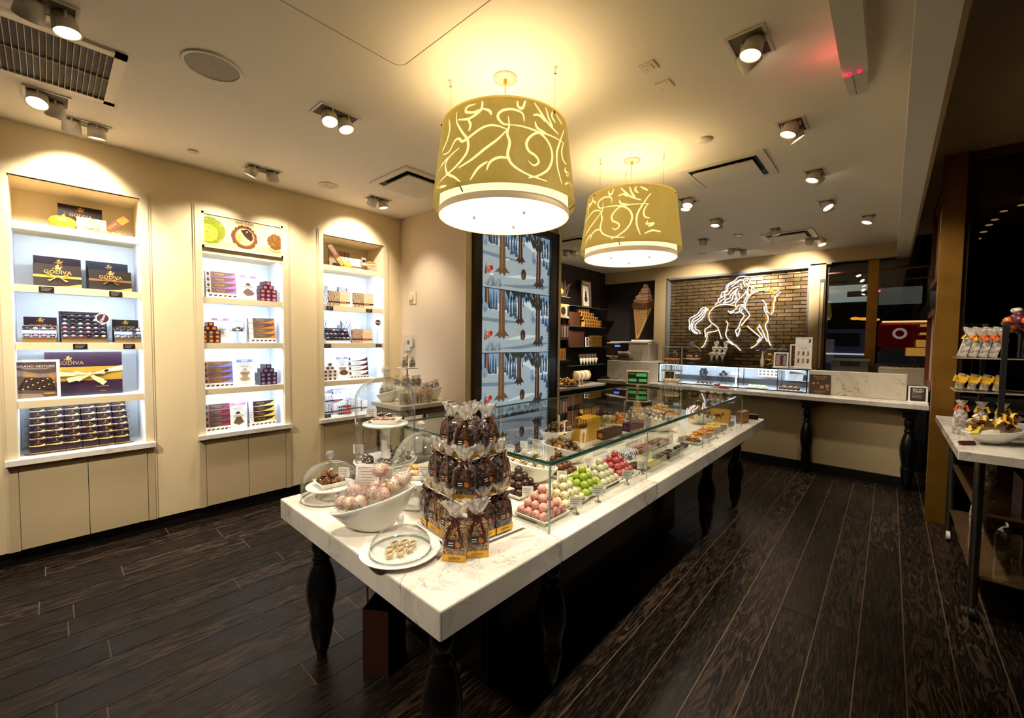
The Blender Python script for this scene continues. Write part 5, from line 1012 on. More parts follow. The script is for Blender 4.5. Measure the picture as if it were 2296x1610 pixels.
# price cards on chrome clips
_pc = thing('price_card', 'x', 'price card', (0, 0, 0), 0, 'price cards in the case')
m = MB(); m.b2(-.026, .026, -.0008, .0008, .028, .075); m.off = -.001
for k in range(3): m.rect(-.02, .016-.004*k, .062-.009*k, .0645-.009*k, 1)
m.build('card', [PAPER, GREYINK], _pc); m = MB(); m.lathe([(.016, 0), (.015, .004), (.005, .008), (.003, .03)], 14, 0, cap0=True); m.tube([(-.006, -.002, .026), (-.007, -.003, .04)], .0018, 5); m.tube([(.006, -.002, .026), (.007, -.003, .04)], .0018, 5); m.build('clip_foot', [CHROME], _pc)
for k, (x, y, l) in enumerate(((1.515, .985, 'white price card on a chrome clip before the speckled ivory dish'), (1.70, .985, 'white price card on a chrome clip before the lime green dish'), (2.02, 1.0, 'white price card on a chrome clip before the plain ivory dish'), (2.24, 1.02, 'white price card on a chrome clip beside the coral truffles'), (1.47, 1.22, 'white price card on a chrome clip before the dark truffle dish'), (1.77, 1.24, 'white price card on a chrome clip before the striped truffle bowl'), (2.09, 1.28, 'white price card on a chrome clip before the nut-crusted bowl'), (2.12, 1.80, 'white price card on a chrome clip beside the blue-black clusters'), (2.35, 1.55, 'white price card on a chrome clip before the deep white bowl'), (3.30, .985, 'white price card on a chrome clip before the dipped orange peel'), (3.50, .985, 'white price card on a chrome clip before the orange slices'), (3.70, .99, 'white price card on a chrome clip before the apricot pieces'), (3.92, .99, 'white price card on a chrome clip before the lemon slices'), (3.05, 1.68, 'white price card on a chrome clip in front of the pistachio truffles'), (3.30, 1.64, 'white price card on a chrome clip in front of the orange back-row dish'), (1.62, 1.9, 'white price card on a chrome clip at the near back corner'), (3.02, 1.08, 'white price card on a chrome clip left of the dipped orange peel'))):
    o = _pc if k == 0 else dup(_pc, (0, 0, 0)); o.location = (x, y, TZ); o.rotation_euler = (0, 0, RZ-.1); o['label'] = l
# boxed bars in the middle of the case
def pack(label, loc, w, d, h, body, face=None, rz=0, dot=None, cat='box', name='chocolate_box', group=None):
    m = MB(); m.rbox((0, 0, h/2), (w, d, h), .002); m.off = -d/2-.0004
    if face: m.rect(-w*.45, w*.45, h*.1, h*.9, 1)
    if dot: m.ell(0, h*.5, h*.3, h*.3, 2)
    return tag(m.build(name, [body, face or body, dot or body], None, loc, rz), label, cat, group)
YB = mat('amber_yellow_card', (222, 168, 40), .4); BB = mat('cocoa_brown_card', (84, 48, 28), .38); PB = mat('purple_card', (70, 30, 66), .38)
RX = -PI/2
pack('yellow box, lower of the two at the back of the case', (2.73, 1.70, TZ), .12, .2, .085, YB, None, RX)
pack('yellow box, upper of the two at the back of the case', (2.76, 1.70, TZ+.0855), .115, .19, .085, YB, BB, RX)
MB_ = MB(); MB_.b2(-.14, .14, -.06, .06, 0, .05); tag(MB_.build('clear_riser', [ACRYL], None, (2.74, 1.50, TZ), 0), 'clear riser carrying a long brown and orange box in the case', 'riser'); pack('long brown box with an orange dot end on a clear riser', (2.74, 1.50, TZ+.0505), .06, .27, .062, BB, None, RX, ORNG)
MB_ = MB(); MB_.b2(-.14, .14, -.06, .06, 0, .05); tag(MB_.build('clear_riser', [ACRYL], None, (3.12, 1.50, TZ), 0), 'clear riser carrying a long brown and purple box in the case', 'riser'); pack('long brown box with a purple dot end on a clear riser', (3.12, 1.50, TZ+.0505), .06, .26, .062, PB, None, RX, mat('dot_violet', (130, 60, 130), .4))
pack('white printed box with a round chocolate window, nearer of two', (2.26, 1.24, TZ), .075, .16, .055, FLORW, None, RX, T_MLK); pack('white printed box with a round chocolate window, farther of two', (2.46, 1.22, TZ), .075, .16, .055, FLORW, None, RX, T_MLK)
def clear_tray(label, x, y, w, d, h, bar):
    t = thing('acrylic_bar_tray', label, 'tray', (x, y, TZ), 0, 'clear bar trays'); m = MB(); m.b2(-w/2, w/2, -d/2, d/2, 0, .003); m.b2(-w/2, w/2, -d/2, -d/2+.003, 0, h); m.b2(-w/2, w/2, d/2-.003, d/2, 0, h); m.b2(-w/2, -w/2+.003, -d/2, d/2, 0, h); m.b2(w/2-.003, w/2, -d/2, d/2, 0, h); m.build('clear_box', [ACRYL], t)
    m = MB(); 
    for (a, b, z) in ((-w/2, -d/2, h), (-w/2, d/2-.003, h)): m.b2(a, a+w, b, b+.003, z, z+.0012)
    for a in (-w/2, w/2-.003): m.b2(a, a+.003, -d/2, d/2, h, h+.0012)
    m.build('bright_edges', [mat('acrylic_edge', (214, 208, 196), .2)], t)
    for k in range(2): tag(MB().rbox((0, 0, .012), (w*.8, .034, .024), .002).build('chocolate_bar', [bar], None, (x, y-d*.2+k*d*.4, TZ+.0035)), 'chocolate bar lying '+('nearer' if k == 0 else 'farther')+' in the '+label, 'chocolate bar')
clear_tray('clear tray of lemon-wrapped bars behind the coral truffles', 2.40, 1.04, .22, .11, .06, mat('bar_lemon', (206, 190, 90), .4)); clear_tray('clear tray of dark bars at the case front', 2.70, 1.05, .24, .12, .06, mat('bar_dark', (62, 38, 28), .35)); clear_tray('clear tray of rosy bars behind the dark bar tray', 2.72, 1.24, .24, .12, .06, mat('bar_rosy', (150, 84, 70), .4)); clear_tray('clear tray of nut bars in mid case', 3.0, 1.24, .24, .12, .06, T_NUT)
pack('slim dark bar box lying by the coral truffles', (2.285, 1.10, TZ), .05, .12, .03, BB, None, RX, mat('dot_yellow', (240, 210, 40), .4)); pack('dark slim bar before the far riser', (2.98, 1.07, TZ), .16, .05, .02, mat('bar_dark', (62, 38, 28), .35), None, 0, None, 'chocolate bar', 'chocolate_bar')
for k, (x, y, l, c) in enumerate(((2.44, 1.40, 'flat pack with an orange band standing behind the dotted boxes', ORNG), (2.86, 1.38, 'flat pack with a rose band standing in the middle of the case', mat('band_rose', (190, 84, 96), .5)))):
    m = MB(); m.b2(-.09, .09, -.002, .002, 0, .055, 0); m.b2(-.09, .09, -.0026, .0026, .047, .055, 1); tag(m.build('sign_strip', [ACRYL, c], None, (x, y, TZ), 0), l, 'sign strip')
m = MB(); m.lathe([(.012, 0), (.0105, .2), (.0, .204)], 16, 0, cap0=True); tag(m.build('tongs_tube', [STEEL], None, (2.52, 1.80, TZ)), 'steel tube standing in the back of the case behind the deep bowl', 'tube')
m = MB(); m.lathe([(.012, 0), (.0105, .17), (.0, .174)], 16, 0, cap0=True); tag(m.build('tongs_tube', [STEEL], None, (3.75, 1.9, TZ)), 'steel tube standing by the scale at the far end of the case', 'tube')
# ---------------------------------------------------------------- domes at the near end
def dome_prof(r, z0, zs, za, n=10):
    """straight wall from z0 to zs, then a rounded cap up to za"""
    return [(r, z0), (r, zs)]+[(r*math.cos(PI/2*k/n), zs+(za-zs)*math.sin(PI/2*k/n)) for k in range(1, n)]+[(.004, za)]
def knob(m, z, s=1.): return m.lathe([(.004, z), (.011*s, z+.004), (.008*s, z+.012), (.019*s, z+.022), (.022*s, z+.034), (.015*s, z+.047), (.001, z+.052)], 18, 0)
def glass_dome(label, x, y, r, z0, zs, za, ks=1.):
    t = thing('glass_dome', label, 'glass dome', (x, y, 0), 0, 'glass domes'); MB().lathe(dome_prof(r, z0, zs, za), 48).build('bell', [CLEAR], t); m = MB(); m.lathe([(r+.0015, z0), (r+.0015, z0+.004), (r-.002, z0+.004), (r-.002, z0), (r+.0015, z0)], 48); m.build('rim', [glass('glass_rim', (215, 225, 228), .25, .8, 2)], t); knob(MB(), za, ks).build('knob', [glass('glass_knob', (238, 240, 240), .16, .9, 2, .03, .12, (240, 240, 240))], t); return t
def cake_stand(label, x, y, zp, r, col=.02):
    m = MB(); m.lathe([(r*.55, TZ), (r*.5, TZ+.006), (col*1.5, TZ+.02), (col, (TZ+zp)/2), (col*1.3, zp-.02), (r*.9, zp-.009), (r, zp-.004), (r, zp), (r-.006, zp), (0, zp-.002)], 40, 0, cap0=True); return tag(m.build('cake_stand', [PORC], None, (x, y, 0)), label, 'cake stand', 'white cake stands')
def lumps(mt, spots, label, cat, group, name, s=.02, fn=None, seed=2):
    random.seed(seed)
    for (x, y, z) in spots:
        m = MB()
        if fn: fn(m)
        else:
            for q in range(5): m.ball((random.uniform(-s*.6, s*.6), random.uniform(-s*.6, s*.6), random.uniform(0, s*.5)), s*random.uniform(.5, .75), 0, 8, 6)
        o = m.build(name, [mt]); o.location = (x, y, z); o.rotation_euler = (0, 0, random.random()*6); tag(o, label, cat, group)
NUTC = speck('caramel_nut_cluster', (158, 104, 50), (84, 46, 20), 140, .45, .58, .3, 1.)
x, y = .875, 1.935
cake_stand('low white cake stand under the small dome at the left table edge', x, y, .81, .108); dish('white square dish of caramel nut clusters under the small dome', x, y, .125, .125, .8105, RZ+.75)
lumps(NUTC, [(x+.028*i-.028, y+.028*j-.028, .828+.0*i) for i in range(3) for j in range(3)]+[(x-.015, y+.012, .852), (x+.015, y-.01, .852), (x, y+.02, .856)], 'caramel nut cluster under the small glass dome', 'nut cluster', 'caramel nut clusters', 'nut_cluster', .021)
o = dup(_pc, (x+.052, y-.03, .812), RZ, 'white price card inside the small glass dome')
glass_dome('small glass dome with a ball knob at the left edge of the table', x, y, .127, TZ+.001, .83, .921, .95)
x, y = 1.138, 1.888
m = MB(); m.lathe([(.09, TZ), (.085, TZ+.006), (.04, TZ+.02), (.035, .85), (.06, .868), (.15, .876), (.155, .882), (.155, .888), (.145, .886), (.03, .886), (.026, .892), (.02, .95), (.0205, 1.03), (.03, 1.055), (.1, 1.062), (.113, 1.068), (.113, 1.074), (0, 1.073)], 44, 0, cap0=True); tag(m.build('tiered_stand', [PORC], None, (x, y, 0)), 'two-tier white stand inside the tall dome', 'cake stand')
dish('white square dish of powdered biscuit sticks on the upper tier', x+.004, y-.004, .135, .105, 1.0745, RZ)
POWD = speck('powdered_dark_biscuit', (62, 38, 28), (226, 216, 204), 70, .52, .6, .6, .5); STK = speck('dusted_biscuit', (128, 78, 44), (232, 220, 204), 60, .56, .62, .5, .3)
def stick(m): m.ball((0, 0, .01), .014, 0, 10, 7, (2.4, .85, .75))
random.seed(4)
for k in range(7):
    m = MB(); stick(m); o = m.build('biscuit', [STK if k < 4 else POWD]); R = Matrix.Rotation(RZ, 3, 'Z'); o.location = Vector((x, y, 1.084+.018*(k > 4)))+R @ Vector((-.028+.05*(k % 2)+.01*(k > 4), -.032+.02*(k//2), 0)); o.rotation_euler = (0, 0, RZ+random.uniform(-.15, .15)); tag(o, 'powdered biscuit stick on the upper tier of the tall dome', 'biscuit', 'biscuit sticks in the tall dome')
lumps(POWD, [(x+.095*math.cos(a), y+.095*math.sin(a), .892+.02*(k % 2)*(k > 7)) for k, a in enumerate([2.6+.42*k for k in range(12)])], 'powdered dark biscuit on the lower tier of the tall dome', 'biscuit', 'dark biscuits in the tall dome', 'biscuit', .027)
dup(_pc, (x-.10, y+.09, .889), RZ, 'white price card on the lower tier of the tall dome'); dup(_pc, (x-.05, y+.05, 1.076), RZ, 'white price card on the upper tier of the tall dome')
glass_dome('tall bell-shaped glass dome over the two-tier stand', x, y, .1475, .889, 1.19, 1.309, 1.)
x, y = 1.148, 1.597
cake_stand('white cake stand under the wide dome', x, y, .862, .122); dish('white square dish of nut-crusted squares under the wide dome', x, y, .13, .13, .8625, RZ)
NSQ = speck('chopped_nut_crust', (222, 180, 112), (150, 100, 52), 70, .5, .62, .6, .8)
R = Matrix.Rotation(RZ, 3, 'Z'); random.seed(5)
for k in range(6):
    v = R @ Vector((-.04+.04*(k % 3), -.03+.05*(k//3), 0)); m = MB(); m.rbox((0, 0, .014), (.05, .036, .03), .008); o = m.build('nut_square', [NSQ]); o.location = (x+v.x, y+v.y, .869+.012*(k//3)); o.rotation_euler = (random.uniform(-.1, .1), random.uniform(-.1, .1), RZ+random.uniform(-.3, .3)); tag(o, 'nut-crusted square under the wide glass dome', 'nut square', 'nut-crusted squares')
dup(_pc, (x-.035, y-.072, .863), RZ, 'white price card in front of the nut-crusted squares')
glass_dome('wide glass dome over the nut-crusted squares', x, y, .134, TZ+.001, .90, 1.07, 1.)
def notice(q, w, h, f):
    q.rect(-w/2, w/2, f, f+h, 1)
    for k in range(6): q.rect(-w*.36, w*(.36-.05*(k % 3)), f+h*(.82-.1*k), f+h*(.85-.1*k), 2)
framed('notice_frame', 'small white framed notice between the small dome and the tall dome', (.985, 1.80, TZ), .115, .155, notice, [PAPER, mat('notice_paper', (206, 196, 186), .6), GREYINK], WFR, .12, .012, .012, RZ)
# round plate with praline cups under a low dome
x, y = .808, 1.246
m = MB(); m.lathe([(.075, TZ), (.09, TZ+.003), (.125, TZ+.012), (.139, TZ+.017), (.138, TZ+.02), (.12, TZ+.014), (.09, TZ+.007), (0, TZ+.006)], 48, 0, cap0=True); tag(m.build('round_plate', [PORC], None, (x, y, 0)), 'round white plate of praline cups at the front corner', 'plate')
CUP = glass('paper_cup_film', (255, 250, 235), .1, .6, 2, .2, .4, (236, 226, 198))
for k, (u, v) in enumerate(((0, 0), (-.035, .015), (.03, .02), (-.02, -.032), (.018, -.03), (.045, -.008), (-.052, -.015), (.0, .036))):
    t = thing('praline_cup', 'cream praline in a clear cup under the low dome', 'praline', (x+u, y+v, TZ+.0075), 0, 'praline cups under the low dome')
    MB().lathe([(.011, 0), (.016, .017)], 14, 0, cap0=True).build('cup', [CUP], t); m = MB(); m.ball((0, 0, .012), .0125, 0, 10, 6, (1, 1, .7)); m.ball((0, 0, .02), .009, 1, 8, 5, (1.2, .6, .35)); m.build('praline', [mat('praline_ivory', (226, 206, 160), .4), mat('praline_tan', (150, 100, 54), .4)], t)
glass_dome('low glass dome with a stub knob on the round plate', x, y, .104, TZ+.0125, .775, .84, .6)
# big bowl of sprinkled pops
bl = (.84, 1.485, TZ); slant_bowl('large white slanted bowl of sprinkled pops at the front of the table', bl, .335, .19, .068, .178, RZ, .30)
SPR = speck('rainbow_sprinkles', (226, 200, 178), 'rainbow', 105, .46, .38, .5, .5, kind='vor')
pop = thing('sprinkle_pop', 'cellophane-wrapped rainbow sprinkle pop in the large slanted bowl', 'pop', (0, 0, 0), 0, 'sprinkle pops in the large bowl')
m = MB(); m.ball((0, 0, 0), .028, 0, 16, 10, (1.1, 1, .95)); m.build('sprinkled_ball', [SPR], pop)
def cello_puff(m, r, hh, n=22, seed=1, flare=.03, zt=.0):
    random.seed(seed); prof = [(r*.5, -r*.95), (r*1.0, -r*.5), (r*1.1, 0), (r*.85, r*.7), (.007, r*1.3), (.012, r*1.3+hh*.3), (flare, r*1.3+hh)]
    m.loft([[((q*(1+random.uniform(-.13, .13)))*math.cos(2*PI*k/n), (q*(1+random.uniform(-.13, .13)))*math.sin(2*PI*k/n), z+zt+random.uniform(-.003, .003)) for k in range(n)] for q, z in prof], 0, True, False, True)
m = MB(); cello_puff(m, .031, .045); m.build('wrapper', [glass('pop_film', (252, 250, 248), .05, .45, 3.0, .15, .05)], pop); MB().tube([(0, 0, -.02), (0, 0, -.06)], .003, 6).build('stick', [PAPER], pop)
random.seed(8); R = Matrix.Rotation(RZ, 3, 'Z')
for k, (u, v, wz) in enumerate(((-.115, -.012, .108), (-.085, .04, .12), (-.075, -.038, .117), (-.04, .012, .135), (-.035, -.05, .125), (.0, .04, .15), (.008, -.022, .15), (.045, .02, .165), (.048, -.042, .155), (.085, -.01, .18), (.09, .042, .178), (.12, .008, .2), (-.07, .0, .15), (.03, .0, .235))):
    o = pop if k == 0 else dup(pop, (0, 0, 0)); p = Vector(bl)+R @ Vector((u, v, wz)); o.location = p
    o.rotation_euler = (random.uniform(-1.3, -.4), random.uniform(-.6, .6), random.uniform(0, 6)) if k < 13 else (.1, .05, 0)
# ---------------------------------------------------------------- three-tier stand of gift bags
t = thing('tier_stand', 'three-tier white square stand loaded with ribboned gift bags', 'tiered stand', (1.112, 1.225, TZ), math.radians(-6))
def plate(z, w):
    m = MB(); r = lambda s, zz: [(-s, -s, zz), (s, -s, zz), (s, s, zz), (-s, s, zz)]
    m.loft([r(w*.42, z), r(w*.5, z+.012), r(w*.5-.004, z+.013), r(w*.43, z+.006)], 0, True, True, False); m.build('square_plate', [PORC], t)
plate(0, .325); plate(.150, .255); plate(.290, .185); MB().cyl((0, 0, .19), .008, .37, 12).build('post', [STEEL], t)
NUTB = speck('chopped_nut_brittle', (92, 56, 28), (214, 174, 112), 170, .44, .56, .35, .8); DKB = speck('dark_chocolate_pieces', (36, 22, 16), (112, 76, 54), 70, .46, .62, .2, 1.)
def bag(fill, w=.082):
    g = thing('gift_bag', 'x', 'gift bag', (0, 0, 0), 0, 'ribboned gift bags on the tiered stand'); d = w*.62
    m = MB(); m.box((0, 0, .012), (w, d, .024)); m.off = -d/2-.0004; m.txt('GODIVA', 0, .012, .011, 1, None, .0002); m.build('gold_carton', [GOLD, mat('carton_print', (110, 74, 24), .5)], g)
    random.seed(3); n = 20; rings = []
    for q, z in ((.98, .024), (1.02, .05), (1.0, .085), (.86, .112), (.5, .13), (.14, .138)):
        rings.append([(w/2*q*max(min(1.25*math.cos(2*PI*k/n), 1), -1)*(1+random.uniform(-.03, .03)), d/2*q*max(min(1.25*math.sin(2*PI*k/n), 1), -1)*(1+random.uniform(-.05, .05)), z) for k in range(n)])
    MB().loft(rings, 0, True, True).build('filling', [fill], g)
    m = MB(); m.loft([[(x*1.03, y*1.05, z+.001) for x, y, z in r_] for r_ in rings], 0, False, False, True); m.build('clear_film', [glass('bag_film', (252, 250, 246), .06, .5, 3, .08, .03)], g); m = MB(); m.loft([[(x*1.03, y*1.05, z+.001) for x, y, z in rings[-1]]]+[[((.010+.004*(k % 2))*math.cos(2*PI*k/n), (.009+.003*(k % 2))*math.sin(2*PI*k/n), .142) for k in range(n)], [((.022+.012*(k % 2))*math.cos(2*PI*k/n), (.010+.010*(k % 2))*math.sin(2*PI*k/n), .165+.004*(k % 3)) for k in range(n)], [((.038+.010*(k % 3))*math.cos(2*PI*k/n), (.012+.014*(k % 2))*math.sin(2*PI*k/n), .188+.012*((k*7) % 4)/3) for k in range(n)]], 0, False, False, True); m.build('cellophane', [CELLO], g)
    m = MB(); m.lathe([(.012, .134), (.014, .139), (.012, .144)], 12); 
    for s in (-1, 1): m.ribbon([(0, -.012, .139), (s*.014, -.018, .152), (s*.030, -.014, .148), (s*.018, -.018, .138), (0, -.014, .138)], .009, 0, None, (0, -.5, 1)); m.ribbon([(0, -.015, .139), (s*.015, -d/2-.004, .118), (s*.024, -d/2-.007, .085), (s*.030, -d/2-.006, .055)], .0085, 0)
    m.build('ribbon', [BROWNR], g)
    m = MB(); m.box((0, -d/2-.0015, .062), (w*.66, .0015, .030)); m.off = -d/2-.0024; m.rect(-w*.27, w*.02, .051, .073, 1); m.ell(w*.17, .06, w*.11, .009, 2); m.ell(w*.13, .067, w*.06, .005, 2)
    for k in range(2): m.rect(-w*.23, -w*.02, .064-.008*k, .067-.008*k, 3)
    m.build('label', [mat('label_brown', (70, 38, 24), .4), BLACKM, mat('label_orange', (196, 110, 40), .4), PAPER], g); return g
bn, bd = bag(NUTB), bag(DKB); un, ud = [True], [True]
a0 = math.radians(-6)
def bag_at(lx, ly, z, face, kind, label, tilt=0):
    src, flag = (bn, un) if kind == 'n' else (bd, ud); R = Matrix.Rotation(a0, 3, 'Z'); p = R @ Vector((lx, ly, 0))
    if flag[0]: o = src; flag[0] = False
    else: o = dup(src, (0, 0, 0))
    o.location = (1.112+p.x, 1.225+p.y, z); o.rotation_euler = (tilt, 0, a0+face); o['label'] = label
W_, S_, N_, E_ = -PI/2, 0, PI, PI/2
bag_at(-.178, -.166, TZ+.0008, W_+.72, 'n', 'nut-filled gift bag standing on the marble before the tiered stand corner'); bag_at(-.108, -.19, TZ+.0008, W_+1.0, 'n', 'nut-filled gift bag on the marble, right beside the foremost bag')
for k, (lx, ly, f, kd, l) in enumerate(((-.112, .125, W_-.2, 'd', 'dark gift bag at the left end of the bottom tier'), (-.118, .038, W_, 'n', 'nut-filled gift bag second from the left on the bottom tier'), (-.118, -.045, W_, 'n', 'nut-filled gift bag at the near left of the bottom tier'), (-.02, -.115, S_, 'd', 'dark gift bag in the middle right of the bottom tier'), (.065, -.118, S_, 'd', 'dark gift bag with hanging ribbon tails at the right of the bottom tier'), (.122, -.04, S_+.5, 'd', 'dark gift bag at the far right corner of the bottom tier'), (-.01, .12, N_, 'd', 'dark gift bag at the back of the bottom tier'), (.1, .1, N_, 'd', 'dark gift bag at the back right of the bottom tier'))): bag_at(lx, ly, TZ+.0125, f, kd, l)
for k, (lx, ly, f, kd, l) in enumerate(((-.088, .085, W_, 'd', 'dark gift bag at the left end of the middle tier'), (-.09, 0.0, W_, 'd', 'dark gift bag second on the left side of the middle tier'), (-.085, -.086, W_+.7, 'd', 'dark gift bag at the near corner of the middle tier'), (0.0, -.092, S_, 'd', 'dark gift bag in the middle right of the middle tier'), (.085, -.085, S_+.3, 'd', 'dark gift bag at the right end of the middle tier'), (.08, .07, N_, 'd', 'dark gift bag at the back of the middle tier'))): bag_at(lx, ly, TZ+.1625, f, kd, l)
for k, (lx, ly, f, kd, l) in enumerate(((-.055, .052, W_, 'd', 'dark gift bag at the left of the top tier'), (-.052, -.045, W_+.5, 'd', 'dark gift bag at the front of the top tier'), (.045, -.055, S_+.15, 'd', 'dark gift bag at the right of the top tier'), (.05, .05, N_, 'd', 'dark gift bag at the back of the top tier'))): bag_at(lx, ly, TZ+.3025, f, kd, l)
SBK = mat('sign_black', (24, 22, 20), .5)
# ---------------------------------------------------------------- goods on the corner console
CZ_ = .9005
t = thing('treat_stand', 'two-tier white treat stand on the corner console', 'tiered stand', (2.32, 3.46, CZ_))
m = MB(); m.cyl((0, 0, .004), .07, .008, 24); m.cyl((0, 0, .21), .007, .41, 12); m.lathe([(.004, .415), (.014, .425), (.014, .44), (.001, .45)], 14); m.build('post', [CHROME], t)
for z, w in ((.135, .25), (.315, .17)):
    m = MB(); r = lambda s, zz: [(-s, -s, zz), (s, -s, zz), (s, s, zz), (-s, s, zz)]; m.loft([r(w*.45, z), r(w*.5, z+.008), r(w*.5-.004, z+.009), r(w*.45, z+.004)], 0, True, True, False); m.build('square_plate', [PORC], t)
pch = thing('treat_pouch', 'x', 'pouch', (0, 0, 0), 0, 'treat pouches on the console stand')
m = MB(); m.box((0, 0, .036), (.052, .03, .072), 0, None, 0, .85); m.build('treats', [speck('dark_treat', (66, 40, 28), (120, 84, 60), 50, .5, .62, .35, .6)], pch); m = MB(); m.box((0, -.0165, .036), (.046, .002, .036)); m.off = -.018; m.rect(-.014, .014, .03, .042, 1); m.build('label', [SBK, GOLDT], pch)
m = MB(); m.loft([[(.029*q*max(min(1.3*math.cos(2*PI*j/14), 1), -1), .018*q*max(min(1.3*math.sin(2*PI*j/14), 1), -1), z) for j in range(14)] for q, z in ((1, .0), (1.02, .06), (.5, .08), (.8, .105))], 0, True, False); m.build('film', [CELLO], pch)
for k, (x, y, z, l) in enumerate(((-.04, -.02, .325, 'left of the pair on the upper tier'), (.035, -.035, .325, 'right of the pair on the upper tier'), (-.085, .05, .145, 'far left of the lower tier'), (-.06, -.04, .145, 'second on the lower tier'), (.02, -.075, .145, 'third on the lower tier'), (.085, -.06, .145, 'far right of the lower tier'), (.04, .06, .145, 'at the back of the lower tier'))):
    o = pch if k == 0 else dup(pch, (0, 0, 0)); o.location = (2.32+x, 3.46+y, CZ_+z); o.rotation_euler = (0, 0, RZ+.1*k); o['label'] = 'dark treat pouch '+l+' of the console stand'
slant_bowl('white slanted bowl of dark pouches at the right end of the console', (2.52, 3.36, CZ_), .24, .15, .065, .14, RZ, .5); R = Matrix.Rotation(RZ, 3, 'Z')
for k, (u, v, z) in enumerate(((-.06, .0, .06), (-.02, -.025, .075), (.02, .02, .085), (.06, -.01, .10))): dup(pch, Vector((2.52, 3.36, CZ_))+R @ Vector((u, v, z)), RZ, 'dark treat pouch, '+('leftmost', 'second', 'third', 'rightmost')[k]+' in the right-hand console bowl', 'pouches in the right console bowl')
slant_bowl('white slanted bowl of dark pouches at the left end of the console', (2.17, 3.56, CZ_), .22, .15, .06, .12, RZ, .5)
for k, (u, v, z) in enumerate(((-.05, .0, .06), (.0, -.02, .07), (.05, .0, .085))): dup(pch, Vector((2.17, 3.56, CZ_))+R @ Vector((u, v, z)), RZ, 'dark treat pouch, '+('left', 'middle', 'right')[k]+' in the left-hand console bowl', 'pouches in the left console bowl')
for k in range(6):
    t = thing('gold_bag', 'clear bag of gold-wrapped sweets, '+('leftmost', 'second', 'third', 'fourth', 'fifth', 'rightmost')[k]+' in the row on the console front', 'bag', (2.165+.052*k, 3.305-.012*k+.02*(k % 2), CZ_), RZ+.25*(k % 3-1), 'gold sweet bags on the console')
    m = MB(); m.loft([[(.028*q*max(min(1.3*math.cos(2*PI*j/14), 1), -1), .016*q*max(min(1.3*math.sin(2*PI*j/14), 1), -1), z) for j in range(14)] for q, z in ((1, .0), (1.02, .06), (.8, .09))], 0, True, True); m.build('sweets', [speck('gold_olive_sweets', (206, 170, 72), (110, 84, 40), 45, .45, .6, .3, .6)], t)
    m = MB(); m.loft([[(.032*q*max(min(1.3*math.cos(2*PI*j/14), 1), -1), .02*q*max(min(1.3*math.sin(2*PI*j/14), 1), -1), z) for j in range(14)] for q, z in ((1, .0), (1.02, .07), (.6, .105), (.95, .14))], 0, True, False); m.build('film', [CELLO], t)
    if k > 3: m = MB(); m.ribbon([(0, -.01, .105), (-.03, -.02, .12), (-.045, -.02, .07)], .012); m.ribbon([(0, -.01, .105), (.03, -.02, .12), (.04, -.02, .06)], .012); m.build('ribbon', [mat('yellow_ribbon', (236, 186, 50), .35)], t)
